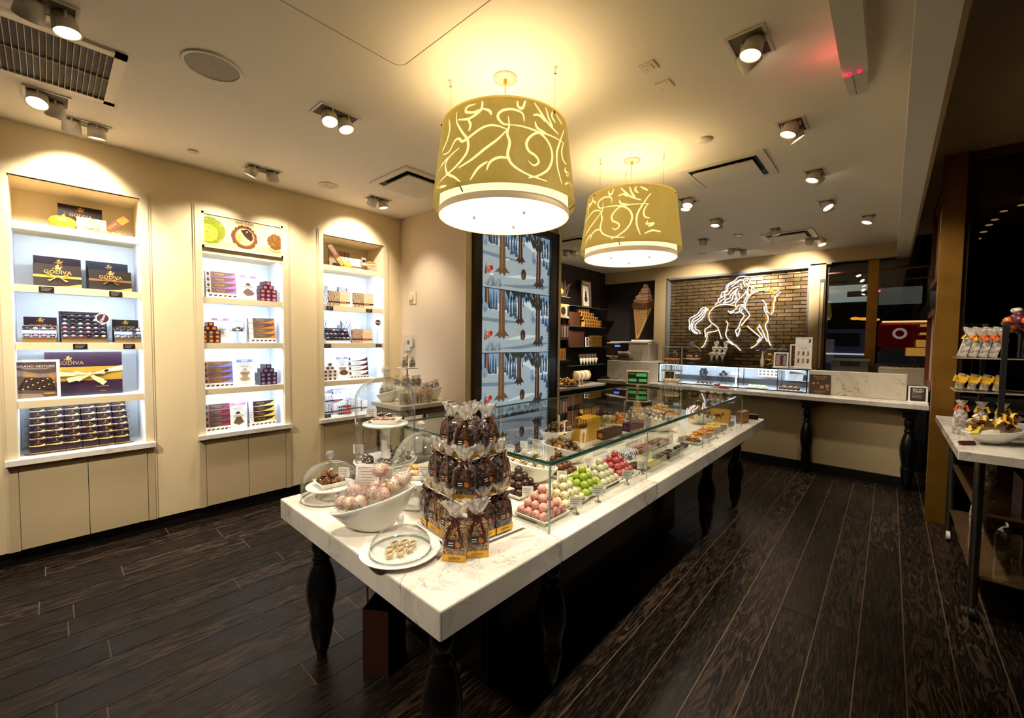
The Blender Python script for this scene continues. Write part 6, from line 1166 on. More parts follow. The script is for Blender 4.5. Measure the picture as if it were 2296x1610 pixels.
HORSE_W = [[(1.758,2.056),(1.756,2.096),(1.746,2.158),(1.716,2.227),(1.670,2.277),(1.616,2.309),(1.563,2.324),(1.509,2.326),(1.448,2.315)],[(1.336,2.285),(1.304,2.313)],[(1.281,2.286),(1.341,2.222),(1.347,2.188),(1.343,2.154),(1.360,2.121),(1.361,2.035),(1.366,1.984),(1.398,1.942)],[(1.414,1.964),(1.441,1.978)],[(1.520,2.177),(1.480,2.118),(1.458,2.039),(1.445,1.983)],[(1.493,2.075),(1.484,2.014),(1.451,1.944),(1.430,1.891),(1.432,1.840),(1.461,1.788),(1.455,1.727),(1.430,1.658),(1.420,1.571),(1.407,1.519),(1.378,1.451)],[(1.540,1.763),(1.495,1.675),(1.462,1.588),(1.429,1.519)],[(1.553,1.790),(1.544,1.759),(1.570,1.729),(1.533,1.658),(1.500,1.601),(1.507,1.571),(1.551,1.509),(1.596,1.455),(1.658,1.414)],[(1.717,1.770),(1.651,1.703),(1.539,1.601),(1.538,1.571),(1.571,1.518)],[(1.931,2.105),(1.990,2.121),(2.075,2.131),(2.160,2.120),(2.229,2.090),(2.281,2.036),(2.305,1.972),(2.303,1.906),(2.275,1.844),(2.212,1.796),(2.167,1.753),(2.134,1.679),(2.110,1.605),(2.096,1.558)],[(2.037,1.857),(2.014,1.829),(2.005,1.793)],[(2.013,1.784),(2.019,1.715),(2.034,1.641),(2.006,1.568),(1.945,1.504),(1.869,1.442),(1.801,1.371)],[(2.009,1.527),(1.919,1.464)],[(2.265,1.802),(2.308,1.760),(2.365,1.718),(2.359,1.651),(2.352,1.585)],[(2.165,1.707),(2.208,1.684),(2.305,1.670),(2.327,1.651),(2.329,1.566),(2.354,1.490),(2.388,1.423),(2.420,1.413)],[(2.363,2.101),(2.426,2.085),(2.461,2.034),(2.506,1.978),(2.579,1.942),(2.634,1.895),(2.623,1.817),(2.630,1.759),(2.619,1.710)],[(2.345,2.086),(2.407,2.051),(2.441,1.986),(2.495,1.940),(2.568,1.893),(2.594,1.817),(2.602,1.759),(2.562,1.681),(2.486,1.642)],[(2.335,2.076),(2.388,2.022),(2.422,1.956),(2.476,1.901),(2.548,1.854),(2.575,1.787),(2.563,1.729),(2.525,1.681),(2.482,1.661)],[(2.317,2.066),(2.361,2.021),(2.386,1.955),(2.421,1.899),(2.492,1.844),(2.528,1.787),(2.517,1.729),(2.470,1.700),(2.436,1.647)],[(1.815,2.572),(1.880,2.560),(1.927,2.511),(2.009,2.472),(2.050,2.421),(2.056,2.357),(2.115,2.325),(2.130,2.252),(2.172,2.227),(2.163,2.189),(2.213,2.136)],[(1.821,2.510),(1.877,2.488),(1.974,2.415)],[(1.822,2.524),(1.918,2.487),(2.017,2.436),(2.031,2.356),(2.081,2.313),(2.079,2.277),(2.121,2.247)],[(1.859,2.424),(1.956,2.378),(2.012,2.300),(2.063,2.294),(2.069,2.230),(2.120,2.196),(2.145,2.165)],[(1.882,2.381),(1.930,2.330),(1.978,2.279),(2.002,2.226),(2.052,2.202),(2.084,2.148)],[(1.905,2.329),(1.944,2.259),(1.959,2.197),(2.008,2.172),(2.067,2.157)],[(1.910,2.221),(1.917,2.167),(1.974,2.134)],[(1.880,2.560),(1.815,2.572),(1.734,2.551),(1.725,2.520),(1.774,2.533),(1.805,2.500)],[(1.726,2.529),(1.701,2.491),(1.707,2.448),(1.739,2.441)],[(1.780,2.480),(1.757,2.505),(1.732,2.485)],[(1.835,2.449),(1.825,2.386),(1.813,2.367)],[(1.796,2.490),(1.787,2.436),(1.765,2.399)],[(1.754,2.434),(1.721,2.396),(1.735,2.335),(1.709,2.262)],[(1.730,2.423),(1.674,2.383),(1.679,2.304)],[(1.659,2.417),(1.650,2.373),(1.625,2.345),(1.663,2.312)],[(1.751,2.318),(1.733,2.264),(1.755,2.212)],[(1.874,2.380),(1.901,2.338),(1.899,2.256),(1.876,2.174)],[(1.864,2.317),(1.849,2.244)],[(1.751,2.327),(1.789,2.267),(1.844,2.217),(1.884,2.174),(1.907,2.112),(1.897,2.076)],[(1.755,2.212),(1.778,2.160),(1.768,2.124),(1.865,2.101),(1.888,2.057),(1.945,2.014),(1.986,2.007)],[(1.759,2.088),(1.800,2.089),(1.839,2.055),(1.838,2.010),(1.902,1.981)],[(1.790,2.053),(1.813,2.009)],[(2.012,2.026),(1.969,1.983),(1.920,2.004)],[(1.783,2.080),(1.741,2.025),(1.691,1.943),(1.736,1.873),(1.806,1.771)],[(1.837,2.006),(1.767,1.941),(1.809,1.866),(1.838,1.776),(1.853,1.732),(1.889,1.700),(1.871,1.641),(1.861,1.600),(1.842,1.641),(1.821,1.740)]]
HORSE_G = [[(1.716,2.245),(1.640,2.319),(1.563,2.342),(1.472,2.340),(1.396,2.307),(1.350,2.257)],[(1.352,2.206),(1.367,2.121),(1.379,2.019),(1.395,1.959)],[(2.345,2.096),(2.265,2.097),(2.204,2.117),(2.118,2.141),(2.007,2.131),(1.923,2.109)],[(2.308,2.047),(2.328,1.972),(2.316,1.878),(2.247,1.801),(2.166,1.735)],[(2.379,1.737),(2.359,1.680),(2.365,1.566),(2.399,1.480)],[(2.324,1.689),(2.235,1.698),(2.174,1.726)],[(2.157,1.716),(2.128,1.642),(2.117,1.558)],[(2.032,1.844),(2.005,1.784),(1.912,1.764),(1.813,1.754),(1.721,1.759),(1.619,1.663),(1.539,1.606)],[(2.026,1.779),(2.043,1.660),(2.023,1.568)],[(1.737,1.882),(1.814,1.776)],[(1.560,1.764),(1.590,1.729),(1.541,1.658)],[(1.499,1.798),(1.466,1.719),(1.441,1.641),(1.423,1.554)],[(1.465,1.918),(1.448,1.849),(1.484,1.789)]]
HORSE_H = [[(2.449,1.475),(2.372,1.514),(2.363,1.490),(2.406,1.423),(2.424,1.417)],[(1.936,1.463),(1.902,1.459),(1.813,1.375),(1.866,1.367)],[(1.667,1.463),(1.575,1.513),(1.555,1.505),(1.596,1.464),(1.658,1.419)],[(1.437,1.515),(1.414,1.511),(1.386,1.455),(1.405,1.454)]]
# ================================================================ service counter
t = thing('service_counter', 'long service counter with a marble ledge on black turned legs at the back', 'counter', (0, 0, 0))
MB().rbox((6.02, 1.555, .875), (.44, 3.73, .05), .005).build('marble_ledge', [MARB], t)
m = MB(); m.b2(5.98, 6.24, -.16, 3.36, .1, .85); m.build('front_panel', [CAB], t)
m = MB(); m.b2(5.955, 5.98, -.2, 3.36, 0, .105); m.b2(5.98, 6.24, -.16, 3.36, 0, .1); m.build('kickboard', [KICK], t)
for y in (.68, -.175): turned_leg(t, 5.875, y, .85, 1.0)
tag(MB().rbox((6.425, 2.987, 1.0455), (.65, .85, .289), .004).build('marble_block', [MARB]), 'marble block carrying the coffee machine at the left end of the counter', 'marble block')
tag(MB().rbox((6.185, .281, 1.0405), (.11, .862, .279), .004).build('marble_upstand', [MARB2]), 'low marble upstand on the counter between the lit case and the sign', 'marble block')
tag(MB().b2(6.245, 6.9, .7, 3.36, 0, .899).build('back_cabinet', [CAB]), 'cream back cabinet behind the counter front, under the lit case', 'cabinet')
# lit counter case
t = thing('counter_case', 'low lit glass counter case with a black frame', 'display case', (0, 0, 0))
Y0, Y1, XA, XB_ = .722, 2.556, 6.1, 6.62
m = MB(); f = .012
m.b2(XA, XA+f, Y0, Y1, .9, .912); m.b2(XA, XA+f, Y0, Y0+f, .9, 1.18); m.b2(XA, XA+f, Y1-f, Y1, .9, 1.18); m.b2(XB_-f, XB_, Y0, Y1, .9, 1.18); m.build('frame', [BLACKM], t)
MB().b2(XA-.004, XB_+.02, Y0-.004, Y1+.004, 1.172, 1.188).build('black_top', [mat('smoked_glass_top', (26, 24, 24), .08, coat=.6)], t)
MB().b2(XA+.02, XB_-f, Y0+.01, Y1-.01, .9, .908).build('deck', [WHITEL], t)
m = MB(); m.b2(XB_-.02, XB_-.013, Y0+.01, Y1-.01, .91, 1.17, 0); m.b2(XB_-.05, XB_-.02, Y0+.01, Y1-.01, .93, 1.0, 1); m.build('back_panel', [marble('lit_marble_panel', (226, 230, 236), (170, 176, 190), .3, 3), mat('grey_rail', (74, 70, 68), .4)], t)
MB().poly([(XA+.002, Y0, .91), (XA+.002, Y1, .91), (XA+.002, Y1, 1.172), (XA+.002, Y0, 1.172)]).build('front_glass', [PANE], t)
for y in (1.475, 1.03): MB().b2(XA+.0, XA+.008, y-.004, y+.004, .912, 1.172).b2(XA+.28, XA+.29, y-.004, y+.004, .92, 1.17).build('divider', [BLACKM], t)
l_ = MB().b2(XA+.03, XA+.05, Y0+.03, Y1-.03, 1.164, 1.171).build('led_strip', [LEDG], t)
lamp('AREA', 'case_led', (XA+.05, (Y0+Y1)/2, 1.16), 2.6, COOL, t, rot=(0, math.radians(-35), 0), shape='RECTANGLE', size=.02, size_y=Y1-Y0-.1)
# food inside the counter case
def oblong(label, x, y, w, d, z=.9085): return dish(label, x, y, w, d, z, RX, .012)
def small(name, mt, r, sc, locs, label, cat, group):
    m = MB(); m.ball((0, 0, r*sc[2]), r, 0, 10, 6, sc); o = m.build(name, [mt]); 
    for k, p in enumerate(locs):
        q = o if k == 0 else o.copy()
        if k: COL.objects.link(q)
        q.location = p; q.rotation_euler = (0, 0, k*1.7); tag(q, label, cat, group)
STRAWB = speck('dipped_strawberry', (54, 30, 26), (150, 40, 36), 30, .56, .6, .3, 0)
oblong('long white dish of dipped strawberries at the left of the counter case', 6.22, 1.93, .26, .14); small('dipped_strawberry', STRAWB, .022, (1, .8, .7), [(6.19+.045*(k % 2), 1.83+.028*k, .916) for k in range(8)], 'chocolate-dipped strawberry at the left of the counter case', 'strawberry', 'dipped strawberries at the left')
oblong('long white dish of ivory dipped fruit in the middle of the counter case', 6.22, 1.28, .27, .14); small('ivory_dipped_fruit', mat('ivory_chocolate', (238, 224, 176), .35), .024, (1, .85, .75), [(6.19+.045*(k % 2), 1.18+.026*k, .916) for k in range(8)], 'ivory chocolate dipped fruit in the counter case', 'dipped fruit', 'ivory dipped fruit')
oblong('long cream dish of glossy figs at the right of the counter case', 6.22, .92, .28, .14); small('dipped_fig', STRAWB, .024, (1, .8, .75), [(6.18+.05*(k % 2), .82+.024*k, .916) for k in range(9)], 'dark glossy dipped fruit at the right of the counter case', 'dipped fruit', 'dark dipped fruit at the right')
small('golden_macaroon', mat('golden_macaroon', (176, 116, 40), .4, bump=.5), .032, (1, 1, .8), [(6.33, .92, .9085), (6.33, .86, .9085), (6.34, .99, .9085)], 'golden brown macaroon behind the figs in the counter case', 'macaroon', 'golden macaroons')
m = MB(); m.b2(-.12, .12, -.003, .003, 0, .11); m.off = -.0034
for k in range(10): m.ell(-.092+.046*(k % 5), .075-.042*(k//5), .016, .013, 1 + k % 2, n=10)
tag(m.build('picture_card', [PAPER, mat('print_green_brown', (104, 110, 84), .5), mat('print_rosy_brown', (150, 96, 80), .5)], None, (6.46, 1.2, 1.045), RX), 'white card picturing ten strawberries in the counter case', 'sign')
def cone_pic(m):
    m.pg([(-.11, -.05), (-.03, -.05), (.04, .02), (.02, .05), (-.1, .03)], 1); m.pg([(-.03, -.05), (.05, -.05), (.06, .03), (.02, .04)], 2); m.pg([(-.1, .03), (-.09, .065), (.02, .05), (.09, .02), (.11, -.02), (.09, -.055), (.05, -.05), (.06, .03), (.0, .035)], 3)
m = MB(); m.b2(-.145, .145, -.003, .003, -.06, .075); m.off = -.0034; cone_pic(m); tag(m.build('picture_card', [mat('print_pale_blue', (206, 216, 232), .5), mat('print_cone_grey', (190, 186, 182), .5), mat('print_cone_light', (214, 210, 206), .5), T_DRK], None, (6.50, .87, 1.07), RX), 'pale blue card picturing dipped cones in the counter case', 'sign')
m = MB(); m.lathe([(.045, 0), (.04, .006), (.012, .02), (.011, .12), (.03, .15), (.08, .158), (.08, .164), (0, .163)], 28, 0, cap0=True); tag(m.build('cake_stand', [PORC], None, (6.3, 1.55, .9085)), 'small white cake stand inside the counter case', 'cake stand'); small('meringue', mat('meringue_cream', (240, 226, 190), .5, bump=.5), .02, (1, 1, .7), [(6.3+.04*math.cos(a), 1.55+.04*math.sin(a), 1.073) for a in (0, 1.05, 2.1, 3.14, 4.2, 5.25)], 'cream coloured sweet on the cake stand in the counter case', 'sweet', 'cream sweets on the stand')
small('chocolate_ball', T_DRK, .024, (1, 1, .9), [(6.5, 1.80, 1.02), (6.5, 1.735, 1.025), (6.52, 1.77, 1.055)], 'dark chocolate ball on the clear perch in the counter case', 'chocolate ball', 'dark chocolate balls on the perch'); m = MB(); m.b2(6.46, 6.56, 1.70, 1.84, .9085, 1.019); tag(m.build('clear_perch', [ACRYL]), 'clear perch under the dark chocolate balls in the counter case', 'riser')
m = MB(); random.seed(9)
for k in range(30): m.ball((random.uniform(-.05, .05), random.uniform(-.04, .04), random.uniform(.0, .12)), .018, 0, 8, 5)
o = m.build('chocolate_bunch', [mat('bunch_dark', (50, 42, 52), .35)], None, (6.45, 2.03, 1.0)); tag(o, 'dark hanging bunch of chocolate drops at the left of the counter case', 'chocolates', None, 'stuff')
m = MB(); m.b2(6.38, 6.52, 1.97, 2.10, .9085, .98); tag(m.build('clear_perch', [ACRYL]), 'clear perch under the dark bunch of drops in the counter case', 'riser')
t = thing('sample_box', 'clear lidded tub of dark sweets on the counter ledge', 'tub', (5.93, 1.63, .9005), RX)
m = MB(); m.b2(-.11, .11, -.07, .07, 0, .075); m.build('tub', [ACRYL], t); MB().b2(-.003, .003, -.003, .003, .075, .17).b2(-.025, .025, -.004, .004, .165, .172).build('scoop_handle', [BLACKW], t)
small('jelly_sweet', mat('amber_jelly', (170, 78, 34), .2), .017, (1, 1, .8), [(5.90+.035*(k % 3), 1.55+.03*(k//3), .904+.022*(k > 11)) for k in range(16)], 'dark amber sweet in the clear tub on the ledge', 'sweet', 'amber sweets in the tub')
# signs on and around the case
def small_lines(n, mi, a=.4):
    def fn(q, w, h, f):
        q.rect(-w/2, w/2, f, f+h, 1)
        for k in range(n): q.rect(-w*a, w*(a-.09*(k % 3)), f+h*(.74-.62*k/n), f+h*(.755-.62*k/n), mi)
    return fn
DBR = mat('sign_dark_brown', (48, 24, 18), .5); SWH = mat('sign_white_ink', (226, 216, 206), .5); SBK = mat('sign_black', (24, 22, 20), .5)
def kosher(q, w, h, f): small_lines(7, 2)(q, w, h, f); q.txt('MILK &', 0, f+h*.89, .017, 2); q.txt('DARK', 0, f+h*.8, .014, 2)
framed('counter_sign', 'black sign in a pale frame standing at the left end of the counter case', (6.055, 2.375, .9005), .155, .18, kosher, [PAPER, SBK, GREYINK], mat('pale_wood_frame', (206, 192, 166), .4), .08, .014, .012, RX)
def ret(q, w, h, f): small_lines(6, 2)(q, w, h, f); q.txt('RETURN', 0, f+h*.86, .022, 2, None, .0005); q.txt('POLICY', 0, f+h*.72, .022, 2, None, .0005)
framed('counter_sign', 'white framed Return Policy sign at the right end of the counter', (6.0, -.232, .9005), .148, .172, ret, [PAPER, DBR, SWH], WFR, .1, .016, .014, RX, foot=True)
def every(q, w, h, f):
    q.rect(-w/2, w/2, f, f+h, 1); q.txt('Every Truffle', 0, f+h*.9, .024, 3); q.txt('Tells A Story', 0, f+h*.8, .016, 3)
    for x, z, r in ((-.06, .125, .014), (-.02, .13, .011), (.02, .085, .021), (.07, .1, .02), (.074, .06, .012)): q.ell(x, f+z, r, r, 2)
    q.txt('GODIVA', 0, f+.03, .028, 4); q.rect(-.03, .03, f+.012, f+.015, 4)
framed('counter_sign', 'brown truffle poster leaning on the marble upstand beside the counter case', (6.095, .60, .9005), .205, .232, every, [PAPER, mat('poster_deep_brown', (62, 44, 28), .5), mat('print_truffle_gold', (156, 112, 66), .5), mat('print_cream_ink', (206, 180, 130), .5), GOLDT], mat('poster_deep_brown', (62, 44, 28), .5), .06, .003, .006, RX)
def prices(q, w, h, f):
    q.rect(-w/2, w/2, f, f+h, 1); q.rect(-w*.25, w*.25, f+h*.92, f+h*.94, 2)
    for k in range(11): q.rect(-w*.44, -w*(.02+.06*(k % 3)), f+h*(.83-.073*k), f+h*(.86-.073*k), 2); q.rect(w*.2, w*.44, f+h*(.83-.073*k), f+h*(.86-.073*k), 2)
framed('price_list', 'white framed dark brown price list before the cookie jar', (6.3, 1.035, 1.1885), .16, .195, prices, [PAPER, mat('sign_maroon_brown', (84, 36, 24), .5), SWH], WFR, .05, .018, .014, RX, foot=True)
framed('price_list', 'white framed sign half hidden behind the tall drinks menu', (6.42, .885, 1.1885), .15, .3, small_lines(3, 2, .3), [PAPER, mat('sign_maroon_brown', (84, 36, 24), .5), SWH], WFR, .0, .018, .014, RX, foot=True)
def drinks(q, w, h, f):
    q.rect(-w/2, w/2, f, f+h, 1); q.rect(-w*.45, w*.45, f+h*.745, f+h*.75, 2); q.rect(-w*.45, w*.3, f+h*.95, f+h*.957, 2)
    for k in range(3): q.rect(-w*(.3-.07*k), w*(.3-.07*k), f+h*(.68-.03*k), f+h*(.687-.03*k), 2)
    for r in range(2):
        for c in range(3):
            x, z = -w*.3+w*.3*c, f+h*(.42-.24*r); q.pg([(x-.008, z), (x+.009, z), (x+.012, z+.04), (x-.010, z+.04)], 3 if (r+c) % 2 else 4); q.ell(x+.001, z+.044, .010, .008, 2, n=8); q.ell(x-.008, z, .008, .003, 5, n=8)
    x, z = w*.37, f+h*.84; q.pg([(x-.008, z), (x+.009, z), (x+.012, z+.04), (x-.010, z+.04)], 3); q.ell(x-.008, z, .008, .003, 5, n=8)
framed('drinks_menu', 'tall white drinks menu card picturing six tumblers on the counter case', (6.25, .795, 1.1885), .175, .39, drinks, [PAPER, mat('menu_ivory', (238, 230, 220), .5), GREYINK, mat('print_mocha', (120, 66, 36), .5), mat('print_caramel', (186, 130, 60), .5), T_DRK], WFR, .06, .006, .008, RX, foot=True)
# jars, dome, cones on the case
def cookie_jar(label, x, y, r, h, fill, flbl, seed, n=16):
    t = thing('cookie_jar', label, 'jar', (x, y, 1.1885), 0, 'cookie jars'); MB().lathe([(r*.9, .002), (r, .02), (r, h*.7), (r*.8, h*.85), (r*.6, h*.9)], 28, 0, cap0=True).build('jar', [CLEAR], t); MB().lathe([(r*.66, h*.9), (r*.62, h*.95), (.012, h), (.022, h*1.06), (.024, h*1.12), (.001, h*1.17)], 22).build('lid', [glass('glass_knob', (238, 240, 240), .16, .9, 2, .03, .12, (240, 240, 240))], t)
    if fill:
        random.seed(seed); m = MB()
        for k in range(n): a, q = random.random()*6.28, r*.62*math.sqrt(random.random()); m.ball((q*math.cos(a), q*math.sin(a), .018+(h*.62)*k/n), r*.33, 0, 9, 5, (1, 1, .45), rx(0))
        o = m.build('biscuits', [fill], t); o['kind'] = 'stuff'
BISC = mat('golden_biscuit', (206, 152, 70), .6, bump=.5)
cookie_jar('round glass jar of golden biscuits beside the price list', 6.42, 1.16, .09, .25, BISC, '', 1); cookie_jar('round glass jar half hidden behind the price list', 6.58, 1.05, .08, .25, BISC, '', 2); cookie_jar('round glass jar behind the drinks menu', 6.58, .86, .08, .25, None, '', 3)
cookie_jar('narrow glass jar of stacked biscuits at the left end of the counter case', 6.42, 2.44, .045, .16, mat('stacked_biscuit', (120, 74, 40), .6, bump=.5), '', 4, 12)
t = thing('glass_dome', 'large glass dome with a tall knob on the counter case behind the cake pop tower', 'glass dome', (6.42, 2.19, 1.1885)); MB().lathe([(.06, 0), (.05, .01), (.015, .02), (.015, .05), (.13, .06), (.13, .068), (0, .067)], 28, 0, cap0=True).build('stand', [PORC], t); MB().lathe(dome_prof(.135, .069, .16, .27), 36).build('bell', [CLEAR], t); knob(MB(), .27, 1.6).build('knob', [glass('glass_knob', (238, 240, 240), .16, .9, 2, .03, .12, (240, 240, 240))], t); small('pastry', mat('brown_pastry', (150, 92, 50), .5, bump=.5), .035, (1.2, .9, .8), [(6.38, 2.19, 1.2575), (6.45, 2.24, 1.2575), (6.45, 2.13, 1.2575)], 'brown pastry under the dome on the counter case', 'pastry', 'pastries under the far dome')
MB_ = MB(); MB_.b2(-.06, .06, -.003, .003, 0, .05); tag(MB_.build('black_card', [SBK], None, (6.27, 2.255, 1.345), RX), 'small black card fixed to the front of the far glass dome', 'sign')
t = thing('cone_stand', 'clear stand holding paper cones of truffles on the counter case', 'stand', (6.35, 1.79, 1.1885), RX)
m = MB(); m.b2(-.12, .12, .08, .083, 0, .385); m.b2(-.12, .12, -.10, .083, 0, .004); m.b2(-.12, .12, -.1, -.097, 0, .2); m.b2(-.12, -.117, -.1, .08, 0, .18); m.b2(.117, .12, -.1, .08, 0, .18); m.build('clear_stand', [ACRYL], t)
first = None
for k, (lx, ly, lz, l) in enumerate(((-.08, -.06, .045, 'front left'), (-.012, -.06, .045, 'front middle'), (.062, -.06, .045, 'front right'), (-.062, -.01, .125, 'middle row left'), (.008, -.01, .125, 'middle row centre'), (.078, -.01, .125, 'middle row right'), (-.05, .04, .20, 'top left'), (.075, .04, .20, 'top right'))):
    p = Vector((6.35, 1.79, 1.1885))+Matrix.Rotation(RX, 3, 'Z') @ Vector((lx, ly, lz))
    if first is None:
        first = thing('paper_cone', 'x', 'paper cone', p, RX, 'paper cones of truffles'); m = MB(); m.raw([(0, 0, 0)]+[(.034*math.cos(a), .022*math.sin(a), .10+.022*(math.sin(a) > .3)+.018*(abs(math.cos(a)) < .3 and math.sin(a) > 0)) for a in [2*PI*j/16 for j in range(16)]], [(0, 1+j, 1+(j+1) % 16) for j in range(16)], 0, False); m.build('paper', [mat('cone_paper', (226, 218, 206), .6)], first); m = MB()
        for q in range(5): m.ball((.014*math.cos(q*1.3), .009*math.sin(q*1.3), .098+.006*(q % 2)), .012, 0, 8, 5)
        m.build('truffles', [T_FIG], first); o = first
    else: o = dup(first, p, RX)
    o['label'] = 'white paper cone of brown truffles, '+l+' of the clear cone stand'
t = thing('syrup_bottle', 'white pump bottle with a blue nozzle on the counter case', 'bottle', (6.36, 1.255, 1.1885)); MB().lathe([(.022, 0), (.024, .01), (.024, .09), (.012, .13), (.012, .2), (.014, .205)], 18, 0, cap0=True).build('bottle', [mat('ivory_plastic', (214, 198, 162), .4)], t); MB().box((0, .0, .215), (.02, .07, .022)).build('blue_pump', [mat('blue_plastic', (36, 50, 130), .4)], t); MB().tube([(0, .03, .215), (0, .075, .212), (0, .082, .2)], .006, 6).build('nozzle', [PAPER], t)
# coffee machine, printer, card terminal
t = thing('coffee_machine', 'grey coffee machine with a dark front and blue display at the left of the counter', 'coffee machine', (6.68, 3.27, 1.1905), RX)
m = MB(); m.rbox((.2, .02, .145), (.36, .36, .29), .012); m.rbox((-.19, .02, .165), (.44, .34, .25), .012); m.box((-.19, .05, .03), (.40, .26, .06)); m.build('housing', [mat('warm_grey_enamel', (168, 156, 138), .35)], t)
m = MB(); m.b2(-.40, .01, -.158, -.148, .07, .275); m.build('dark_front', [mat('brown_black_panel', (26, 16, 14), .2, coat=.5)], t); m = MB(); m.off = -.159; m.rect(-.24, -.14, .218, .245, 0); m.build('display', [mat('blue_display', (40, 80, 220), .3, emit=1.4)], t); MB().cyl((-.26, -.17, .03), .022, .05, 14).build('spout', [CHROME], t)
m = MB(); m.box((.2, .05, .325), (.36, .26, .03)); m.box((.1, -.02, .302), (.5, .3, .02)); m.box((-.12, .0, .300), (.42, .3, .012)); m.build('paper_stack', [PAPER], t)
t = thing('receipt_printer', 'grey receipt printer and tilted till screen on the marble box', 'till', (6.32, 3.14, 1.1905), RX); MB().box((-.06, 0, .02), (.24, .16, .04)).build('base', [mat('dark_grey_plastic', (64, 58, 50), .4)], t); MB().box((.05, .03, .095), (.26, .03, .16), 0, rx(-.35)).build('screen_back', [mat('warm_grey_plastic', (120, 110, 92), .4)], t); m = MB(); m.box((-.09, -.06, .105), (.2, .07, .01), 0, rx(-.5)); m.build('receipt', [PAPER], t); MB().box((-.09, -.02, .06), (.15, .09, .06)).build('printer', [mat('dark_grey_plastic', (64, 58, 50), .4)], t)
t = thing('card_terminal', 'black card terminal with a cord on the end of the counter ledge', 'card terminal', (5.97, 3.38, .9005), .3); MB().box((0, 0, .018), (.08, .15, .03), 0, None, 0, .85).build('body', [BLACKM], t); MB().tube([(0, -.07, .012), (.05, -.12, .008), (.08, -.2, .008)], .005, 6).build('cord', [BLACKM], t)
# neon sign
HW = HORSE_W
m = MB(); g = MB()
sg = thing('neon_sign', 'white neon line drawing of a long-haired rider on a horse on the brick panel', 'neon sign', (7.56, 1.9, 1.95))
L3 = lambda p, o=0.: (o, p[0]-1.9, p[1]-1.95)
for p in HW: m.tube([L3(q, -.02) for q in smooth(p, 3)], .0068, 6)
m.build('white_tube', [mat('neon_white', (250, 250, 255), .4, emit=.55, ecol=(244, 248, 255), var=0)], sg)
for p in HORSE_G: g.ribbon([L3(q, .0) for q in smooth(p, 3)], .036, 0, None, (-1, 0, 0))
for p in HORSE_H: g.poly([L3(q, -.002) for q in p], 0)
for p in HW[::3]: g.tube([L3(p[0], -.02), L3(p[0], .03)], .004, 5)
g.build('gold_backing', [mat('gold_backing', (150, 112, 20), .35, .4)], sg)
# soft-serve picture
t = thing('wall_picture', 'dark wall picture of a chocolate soft-serve cone', 'picture', (7.575, 3.50, 1.5), RX)
MB().b2(-.255, .26, -.006, .004, -.3, 1.13).build('board', [mat('picture_black_brown', (26, 16, 14), .35)], t)
m = MB(); m.off = -.0065; q = lambda Y, z: (3.50-Y, z-1.5)
m.pg([q(3.70, 2.16), q(3.30, 2.19), q(3.575, 1.56), q(3.63, 1.555)], 0)
for k in range(9):
    a = k/9; m.pg([q(3.70-.012-.36*a, 2.165), q(3.70-.020-.36*a, 2.165), q(3.60-.01*a, 1.60+.03*a), q(3.605-.01*a, 1.60+.03*a)], 1)
for k in range(9):
    z = 1.64+.06*k; f = (z-1.56)/.6; m.pg([q(3.62+.08*f-.005, z), q(3.575-.265*f+.02, z+.045), q(3.575-.265*f+.02, z+.052), q(3.62+.08*f-.005, z+.008)], 1)
m.pg([q(3.735, 2.20), q(3.72, 2.14), q(3.62, 2.10), q(3.45, 2.10), q(3.32, 2.13), q(3.275, 2.2), q(3.29, 2.26), q(3.5, 2.25), q(3.7, 2.27)], 2)
random.seed(6)
for k in range(46): x = random.uniform(3.30, 3.71); m.ell(3.5-x, random.uniform(2.11, 2.25)-1.5, .012, .009, 3+k % 2, n=6)
for (yc, zc, rx_, rz_, mi) in ((3.50, 2.285, .195, .055, 5), (3.49, 2.35, .165, .055, 6), (3.47, 2.42, .125, .05, 5), (3.46, 2.475, .09, .045, 6), (3.455, 2.53, .055, .04, 5)): m.ell(3.5-yc, zc-1.5, rx_, rz_, mi, n=24); m.pg([q(yc+rx_*.9, zc), q(yc+rx_*.3, zc-rz_*.5), q(yc-rx_*.6, zc-rz_*.4), q(yc-rx_*.9, zc+rz_*.1), q(yc-rx_*.3, zc-rz_*.1), q(yc+rx_*.3, zc-rz_*.2)], 7)
m.pg([q(3.50, 2.54), q(3.44, 2.52), q(3.42, 2.56), q(3.47, 2.59), q(3.50, 2.575)], 5)
def em(n, c, s=.03): return mat(n, c, .4, emit=s)
m.build('print', [em('print_waffle', (206, 160, 96)), em('print_waffle_line', (150, 104, 54)), em('print_cocoa_band', (104, 66, 40)), em('print_crumb_dark', (64, 36, 22)), em('print_crumb_light', (150, 104, 64)), em('print_swirl', (176, 130, 94)), em('print_swirl_light', (206, 168, 130)), em('print_swirl_shade', (140, 98, 68))], t)
# cake pop tower, scale, boxes at the far end of the table
t = thing('pop_tower', 'tall clear tower of cake pops at the far end of the marble table', 'pop stand', (4.40, 1.70, TZ), .3)
m = MB()
for sx in (-1, 1):
    for sy in (-1, 1): m.b2(sx*.09-.006, sx*.09+.006, sy*.09-.006, sy*.09+.006, 0, .70)
m.b2(-.1, .1, -.1, .1, 0, .01); m.b2(-.1, .1, -.1, .1, .445, .452); m.b2(-.1, .1, -.1, .1, .245, .252); m.b2(-.1, .1, -.1, .1, .692, .70); m.build('clear_frame', [ACRYL], t)
m = MB()
for sx in (-1, 1):
    for sy in (-1, 1): m.b2(sx*.097-.002, sx*.097+.002, sy*.097-.002, sy*.097+.002, 0, .70)
for z in (.252, .452, .70): 
    for s in (-1, 1): m.b2(-.1, .1, s*.1-.002, s*.1+.002, z-.004, z); m.b2(s*.1-.002, s*.1+.002, -.1, .1, z-.004, z)
m.build('bright_edges', [mat('acrylic_edge', (214, 208, 196), .2)], t)
